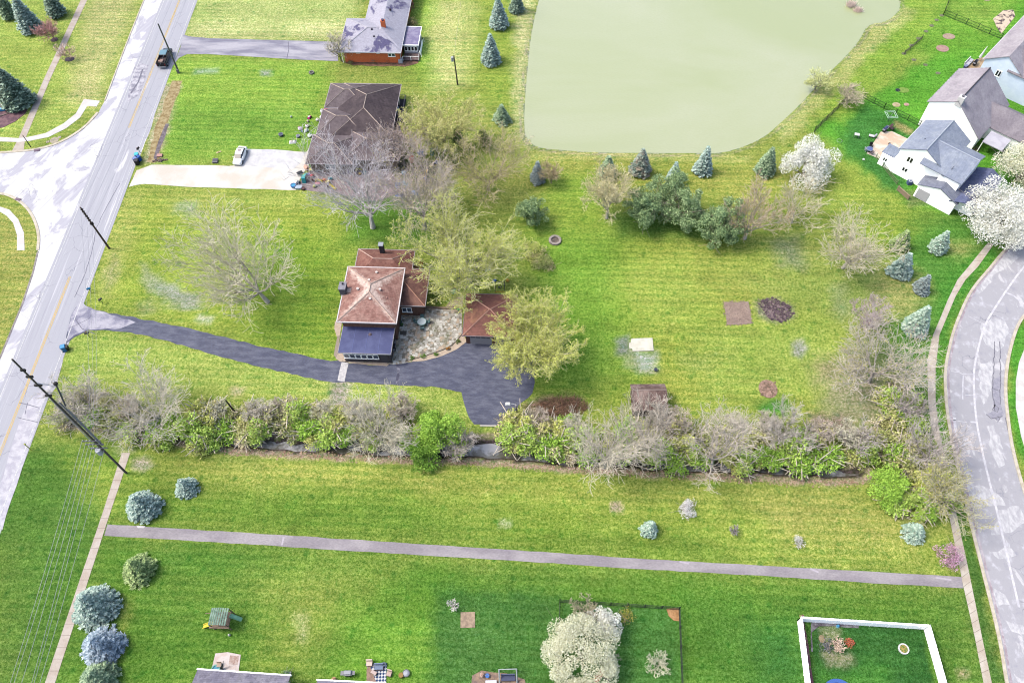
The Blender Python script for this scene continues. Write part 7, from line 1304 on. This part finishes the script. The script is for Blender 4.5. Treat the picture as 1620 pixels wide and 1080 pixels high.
simple('garden_parasol', 'parasol', 'folded white parasol rising above the angled sofa', 1549, 96, [('folded_canopy', 'fcfcff', lambda m: m.tube([(-.2, 0, .8), (.3, .3, 3.2)], .28, 8, .05)), ('pole', 'b8b8c4', lambda m: m.tube([(-.3, -.1, 0), (-.2, 0, .9)], .04, 6))])
grill(1541, 103, '1e2028', 'black grill on the deck beside the angled sofa', AB); simple('cooler_box', 'cooler', 'dark blue cooler at the left end of the angled sofa', 1527, 107, [('cooler_body', '4c4c84', lambda m: m.box(-.4, .4, -.25, .25, 0, .45)), ('lid', '8c94bc', lambda m: m.box(-.42, .42, -.27, .27, .45, .53))], .6)
simple('bicycle', 'bicycle', 'small red and black bicycle against the pale blue wall', 1586, 148, [('frame', 'c07468', lambda m: m.tube([(-.5, 0, .35), (0, 0, .75), (.5, 0, .35)], .07, 6)), ('saddle', '2c2028', lambda m: m.box(-.3, .1, -.12, .12, .78, .88)), ('wheel', '241c24', lambda m: m.tube([(-.55, -.04, .33), (-.55, .04, .33)], .33, 12)), ('wheel', '241c24', lambda m: m.tube([(.55, -.04, .33), (.55, .04, .33)], .33, 12)), ('handlebar', '3c3038', lambda m: m.tube([(.4, -.3, .95), (.4, .3, .95)], .03, 5))], .2)
simple('wheelie_bin', 'bin', 'black bin right of the red and black bicycle', 1594, 152, [('bin_body', '1c1c28', lambda m: m.taper(-.3, .3, -.3, .3, 0, 1.0, -.04, -.04)), ('lid', '2c2c3c', lambda m: m.box(-.36, .36, -.36, .36, 1.0, 1.08))])
# top left corner
simple('storage_box', 'box', 'bright blue box on the purple mulch bed at the left edge', 4, 175, [('box_body', '4cb0e8', lambda m: m.box(-.6, .6, -.28, .28, 0, .5)), ('lid', '7cc8f4', lambda m: m.box(-.63, .63, -.31, .31, .5, .58))], .25)
simple('log', 'log', 'pale cut log standing at the foot of the broad dark spruce', 18, 168, [('log', 'b8a48c', lambda m: m.tube([(-.4, .5, .3), (.35, -.5, .15)], .3, 9)), ('cut_face', '8f8890', lambda m: m.tube([(-.42, .53, .3), (-.4, .5, .3)], .28, 9))])
simple('timber_edge', 'timber', 'grey-brown timber edging lying on the purple mulch bed', 8, 182, [('beam', '8c7c74', lambda m: m.box(-1.4, 1.4, -.1, .1, 0, .2)), ('stake', '6c5c58', lambda m: m.box(-.8, -.7, -.15, -.1, 0, .3))], .5)
simple('paving_stones', 'stones', 'pale broken paving stones in the grass strip by the side street', 86, 222, [('flat_stones', mat('cfc6b8', 'a89c84', 2, 6, .25), lambda m: [m.box(-1.5 + k * .75, -.95 + k * .75, -.35 + k * .2, .2 + k * .2, 0, .08) for k in range(4)] and m), ('grit', 'c0b49c', lambda m: m.disc(0, 0, 0, .04, .9, 9))], .3)
# manhole and rings on the brown house lawn
simple('well_cover', 'cover', 'dark round well ring on the lawn below the brick house drive', 493, 116, [('ring', '8c8c84', lambda m: m.ring(0, 0, 0, .3, .35, .55, 16)), ('lid', '4c4c48', lambda m: m.disc(0, 0, .0, .22, .36, 14))])
simple('crate', 'box', 'dark grey open crate on the lawn left of the white sedan', 341, 256, [('box_body', '5c5c64', lambda m: m.box(-.5, .5, -.45, .45, 0, .35)), ('rim', 'b8b4bc', lambda m: m.box(-.55, .55, .45, .52, .3, .4).box(-.55, .55, -.52, -.45, .3, .4))])
simple('plank', 'board', 'pale wooden board lying on the lawn above the dark crate', 346, 241, [('board', 'dcc89c', lambda m: m.box(-.5, .5, -.14, .14, 0, .07)), ('batten', 'b8a070', lambda m: m.box(-.1, .1, -.16, .16, .07, .11))], .5)
# ---- toys, one builder per kind
def toy(kind, px, py, c, c2, lab, s=1., rz=None):
    rz = random.uniform(0, 3) if rz is None else rz
    K = {
     'toy_car': [('shell', c, lambda m: m.taper(-.55 * s, .55 * s, -.32 * s, .32 * s, .15, .5 * s, .1, .05)), ('seat', c2, lambda m: m.box(-.3 * s, .15 * s, -.2 * s, .2 * s, .5 * s, .62 * s)), *[('wheel', '24242c', (lambda m, x=x, y=y: m.tube([(x * s, y * s, .15), (x * s, (y + .1) * s, .15)], .15, 8))) for x in (-.35, .35) for y in (-.38, .28)]],
     'toy_slide': [('chute', c, lambda m: m.poly([(0, -.22 * s, .8 * s), (0, .22 * s, .8 * s), (1.3 * s, .22 * s, .12), (1.3 * s, -.22 * s, .12)]).tube([(0, -.24 * s, .86 * s), (1.3 * s, -.24 * s, .18)], .05, 5).tube([(0, .24 * s, .86 * s), (1.3 * s, .24 * s, .18)], .05, 5)), ('ladder', c2, lambda m: m.taper(-.5 * s, 0, -.25 * s, .25 * s, 0, .8 * s, .1, .02, .1))],
     'toy_bin': [('tub', c, lambda m: m.disc(0, 0, 0, .45 * s, .36 * s, 12, .45 * s)), ('rim', c2, lambda m: m.ring(0, 0, .4 * s, .48 * s, .36 * s, .48 * s, 12))],
     'toy_table': [('table_top', c, lambda m: m.box(-.55 * s, .55 * s, -.35 * s, .35 * s, .45, .52)), ('leg', c2, lambda m: [m.box(x * s, x * s + .08, y * s, y * s + .08, 0, .45) for x in (-.5, .42) for y in (-.3, .22)] and m)],
     'toy_ball': [('ball_shell', c, lambda m: m.ball(0, 0, .3 * s, .3 * s)), ('stripe', c2, lambda m: m.ring(0, 0, .25 * s, .35 * s, .28 * s, .32 * s, 14))],
     'toy_playhouse': [('wall', c, lambda m: m.box(-.6 * s, .6 * s, -.5 * s, .5 * s, 0, 1.0 * s)), ('roof', c2, lambda m: gable(m, -.7 * s, .7 * s, -.6 * s, .6 * s, 1.0 * s, 1.5 * s, 'x', .05) or m)],
     'storage_tote': [('tub', c, lambda m: m.taper(-.5 * s, .5 * s, -.33 * s, .33 * s, 0, .4, -.03, -.03)), ('lid', c2, lambda m: m.box(-.55 * s, .55 * s, -.38 * s, .38 * s, .4, .47))],
     'plush_bag': [('bag_body', c, lambda m: m.ball(0, 0, .28 * s, .45 * s, .3 * s, 9, 6, .18)), ('knot', c2, lambda m: m.ball(.12, .1, .55 * s, .17 * s, .12 * s, 7, 4, .2))],
     'tarp': [('sheet', c, lambda m: m.taper(-.9 * s, .9 * s, -.6 * s, .6 * s, 0, .35 * s, .35 * s, .25 * s)), ('fold', c2, lambda m: m.taper(-.5 * s, .1 * s, -.3 * s, .35 * s, .3 * s, .5 * s, .1, .1))]}
    simple(kind, {'storage_tote': 'tote box', 'plush_bag': 'bag', 'tarp': 'tarp', 'toy_bin': 'tub', 'toy_ball': 'ball', 'toy_table': 'toy table', 'toy_playhouse': 'playhouse', 'toy_slide': 'toy slide', 'toy_car': 'toy car'}[kind], lab, px, py, K[kind], rz)
T = [
 ('toy_bin', 445, 215, '4c5468', '7c8498', 'dark grey open tub, leftmost of the things scattered on the brown house lawn', 1.0),
 ('toy_bin', 472, 217, '7c809c', 'a8aabc', 'small purple-grey tub on the lawn between the dark tub and the white bags', .85),
 ('tarp', 463, 225, 'f8f8f8', 'd8c8c4', 'white folded tarp on the lawn nearest the pale driveway', .75),
 ('plush_bag', 491, 216, 'f4fcf8', 'b8e0c8', 'round white bag with a green tint nearest the roof corner', 1.1),
 ('plush_bag', 475.5, 205, 'fcf0f8', 'e090c0', 'white bag with a pink top in the cluster on the lawn', 1.0),
 ('plush_bag', 486, 201, 'f8f4f8', 'a84c90', 'white bag with a purple tie, top of the cluster on the lawn', .9),
 ('plush_bag', 485, 208, 'e8fcf0', 'f4e08c', 'white-green bag with a yellow knot in the cluster on the lawn', .95),
 ('toy_ball', 478, 209, '4c90b0', '3c708c', 'small teal ball under the cluster of white bags', .6),
 ('toy_car', 490, 187, 'e8389c', 'f4f4fc', 'magenta and white ride-on toy on the lawn', .8),
 ('toy_ball', 487.5, 193, 'e0d8c4', 'c8a89c', 'small cream ball below the magenta ride-on toy', .8),
 ('toy_ball', 461, 186, 'c8d4c8', 'a8b4a8', 'small pale ball by itself on the upper lawn', .7),
 ('plush_bag', 511, 178, 'fcfcfc', 'e8e8f4', 'large white bag against the upper left roof corner', 1.2),
 ('plush_bag', 510, 187, 'f4fcfc', 'd8e8ec', 'white bag below the large one at the left wall of the brown roof', 1.0),
 ('plush_bag', 503, 191, 'f8f8e8', 'd8dcc0', 'cream bag standing off the left wall of the brown roof', .9),
 ('plush_bag', 508.5, 193, 'f0f8f4', 'c8dcd4', 'smallest white bag, lowest by the left wall of the brown roof', .8),
 ('toy_bin', 516, 174, 'd84c5c', 'c03c4c', 'red tub tucked under the roof beside the large white bag', .8),
 ('toy_bin', 499, 220, 'c87c6c', 'a8604c', 'brick-red tub beside the beige path', .75),
 ('toy_slide', 482, 286, '6ce0dc', '48b8c0', 'long turquoise toy slide at the end of the concrete driveway', 1.45, 1.6),
 ('toy_bin', 465, 296, '48a8d8', '1c5cb4', 'bright blue tub at the lower corner of the concrete driveway', 1.15),
 ('storage_tote', 473, 298, 'dce4f4', 'c4d4ec', 'pale blue tote box between the blue tub and the turquoise slide', 1.1, 0),
 ('toy_bin', 480, 300, '6c4844', '4c3434', 'brown-black round tub below the turquoise slide', .8),
 ('toy_table', 475, 276, '2a2c34', '3c3c44', 'black toy table at the top end of the turquoise slide', 1.0, .5),
 ('toy_ball', 481, 279, 'f8d44c', 'e0b83c', 'yellow ball at the head of the turquoise slide', 1.0),
 ('toy_car', 472, 291, '3c4464', '5c647c', 'dark blue ride-on toy left of the turquoise slide', .9, 1.3),
 ('toy_playhouse', 486, 268, 'eca890', 'f0b8a0', 'salmon-pink toy house by the dark green bush', .65),
 ('toy_table', 493, 271, 'f4e07c', 'e0c860', 'pale yellow toy table right of the salmon-pink toy house', .8, 0),
 ('toy_ball', 500, 268, 'f8f0f4', 'e0c8d8', 'white ball right of the pale yellow toy table', .8),
 ('toy_table', 507, 271, 'f0f4f8', 'c8d8e0', 'white toy bench under the lower roof corner', 1.1, 0),
 ('toy_slide', 515, 269, 'f4d868', 'e8c040', 'yellow toy slide right of the white toy bench', .7, 0),
 ('toy_ball', 494, 280, 'd82c44', 'b8243c', 'red ball on the toy-strewn patio', 1.1),
 ('toy_car', 488, 278, 'c890d4', '5c98c8', 'lilac and blue ride-on toy beside the red ball', .8),
 ('toy_ball', 494, 287, '4c2c28', 'b89c8c', 'dark brown ball below the red one', 1.0),
 ('toy_slide', 502, 288, 'f4dc58', 'f0c838', 'bright yellow toy slide in the middle of the patio', .8, 0),
 ('toy_car', 514, 286, 'e89068', 'd87850', 'orange ride-on toy right of the bright yellow slide', .8),
 ('toy_car', 523, 284, '48a8b8', '3c8898', 'teal ride-on toy at the edge of the tall grey tree', .8),
 ('toy_table', 519, 290, 'f4e080', 'e0c448', 'yellow toy table just below the orange and teal toys', .7, .6),
 ('toy_ball', 498, 296, 'd8dc7c', 'b8c060', 'yellow-green ball at the lower edge of the patio', 1.0),
 ('toy_table', 503, 293, 'd88898', 'c07080', 'flat pink toy table near the lower edge of the patio', .8, 0),
 ('toy_slide', 522, 297, 'f4dc60', '6c5c68', 'yellow and black striped toy slide at the lower edge of the patio', 1.0, -.4),
 ('toy_playhouse', 552, 271, '7c48b8', '9c64d4', 'purple toy house seen through the tall grey tree', .7),
 ('toy_slide', 565, 270, 'f0e44c', 'd8c438', 'yellow toy slide seen through the tall grey tree', .7),
 ('toy_ball', 570, 276, 'f4dc98', 'e0c070', 'cream-yellow ball below the yellow slide in the tall grey tree', .9),
 ('toy_ball', 561, 275, 'e89878', 'd88060', 'orange ball left of the cream-yellow ball', .8),
 ('toy_bin', 577, 275, '488c9c', '38707c', 'teal tub right of the cream-yellow ball', .9),
 ('plush_bag', 582, 250, 'fcfcfc', 'e8e8e8', 'left one of the two white bags near the brown roof under the grey twigs', 1.0),
 ('plush_bag', 587, 251, 'f8f8fc', 'e0e0e8', 'right one of the two white bags near the brown roof under the grey twigs', .9),
 ('tarp', 629.5, 294, '3c80d8', '2c64b8', 'bright blue tarp under the brownish tree', .9),
 ('tarp', 640, 290, 'b8dcec', '98c4dc', 'light blue tarp right of the bright blue one', .8),
 ('tarp', 632, 309, '4c74d0', '3c5cb0', 'royal blue tarp lowest under the brownish tree', .8),
 ('tarp', 656, 305, 'a8bce0', '90a4cc', 'pale lilac-blue tarp right of the royal blue one', .8),
 ('toy_playhouse', 652, 255, 'e8686c', 'f07c7c', 'red toy house under the twigs behind the brown-roofed house', .8),
 ('toy_playhouse', 666, 246, '7ca4dc', '5c8ccc', 'blue toy house right of the red one', .9),
 ('toy_slide', 684, 243, '68b8c4', '48a0b0', 'teal toy slide right of the blue toy house', 1.2, 1.5),
 ('toy_bin', 689, 234, 'f08c80', 'e07468', 'coral tub above the teal slide', .9),
 ('toy_slide', 674, 277, 'f4d478', 'e8bc50', 'yellow-orange toy slide in the middle of the yard behind', 1.0, 1.5),
 ('toy_slide', 695, 273, 'e8f4dc', 'c8dcb8', 'pale mint toy slide at the right of the yard behind', 1.0, 1.5),
 ('toy_car', 692, 259, '5470c0', '3c58a8', 'blue ride-on toy above the pale mint slide', 1.0),
 ('toy_car', 674, 284, '4c4cb8', 'c8c8f0', 'indigo ride-on toy below the yellow-orange slide', 1.0),
 ('toy_bin', 639, 275, '88bcd8', '6ca4c4', 'light blue tub above the light blue tarp', .9),
 ('toy_bin', 611, 256, 'e86c3c', 'd05828', 'orange tub under the grey twigs right of the tall grey tree', .9),
 ('plush_bag', 691, 307, 'fcfcf4', 'e8e8d8', 'white bag at the top of the low leafless tree', .9),
 ('toy_bin', 718, 463, '68c0b0', '50a898', 'turquoise round tub behind the stone patio', 1.1),
 ('toy_car', 782, 446, '5090dc', '3c74c0', 'blue ride-on toy beside the dark play frame', .8),
 ('toy_ball', 803, 445, 'f0bc4c', 'e0a83c', 'orange-yellow ball right of the dark play frame', 1.0),
 ('toy_bin', 725, 490, '38b880', '2c9c6c', 'small green tub at the top right corner of the stone patio', .6),
 ('toy_car', 773, 429, '3c9cd8', '2c80bc', 'sky-blue ride-on toy in the shade of the huge budding tree', 1.0),
 ('toy_slide', 669, 435, '6ca4e0', 'c8d4dc', 'blue toy slide on a grey frame behind the deck', 1.0, 1.5),
]
for a in T: toy(a[0], a[1], a[2], a[3], a[4], a[5], a[6], a[7] if len(a) > 7 else None)
simple('swing_frame', 'play frame', 'dark play frame with a yellow bar above the garage roof', 791, 457, [('frame', '4c4c58', lambda m: m.tube([(-.8, .6, 0), (-.8, 0, 2)], .06, 6).tube([(-.8, -.6, 0), (-.8, 0, 2)], .06, 6).tube([(.8, .6, 0), (.8, 0, 2)], .06, 6).tube([(.8, -.6, 0), (.8, 0, 2)], .06, 6).tube([(-.8, 0, 2), (.8, 0, 2)], .06, 6)), ('seat', '3a3a48', lambda m: m.box(-.3, .3, -.15, .15, .5, .55)), ('bar', 'f0c840', lambda m: m.box(-.8, .8, -.65, -.57, .0, .1)), ('chain', '6a6a74', lambda m: m.tube([(-.28, 0, .5), (-.28, 0, 2)], .02, 4).tube([(.28, 0, .5), (.28, 0, 2)], .02, 4))])
simple('planter', 'planter', 'small dark bucket beside the grey patch below the concrete slab', 1037, 586, [('bucket_body', '3c4454', lambda m: m.disc(0, 0, 0, .4, .2, 10, .26)), ('rim', '5c6474', lambda m: m.ring(0, 0, .36, .42, .22, .3, 12))])
simple('driveway_log', 'timber', 'white parking timber along the lower edge of the blue driveway', 779, 674, [('beam', 'e0dcd4', lambda m: m.box(-1.9, .6, -.1, .1, 0, .2)), ('end', '8c7c6c', lambda m: m.box(.6, .66, -.1, .1, 0, .2))], -.05)
simple('driveway_log', 'timber', 'short pale timber at the lower right corner of the blue driveway', 789, 677, [('beam', 'd0c8bc', lambda m: m.box(-.6, .6, -.1, .1, 0, .2)), ('end', '7c6c5c', lambda m: m.box(.6, .66, -.1, .1, 0, .2))], -.15)
g = G2(724, 720)
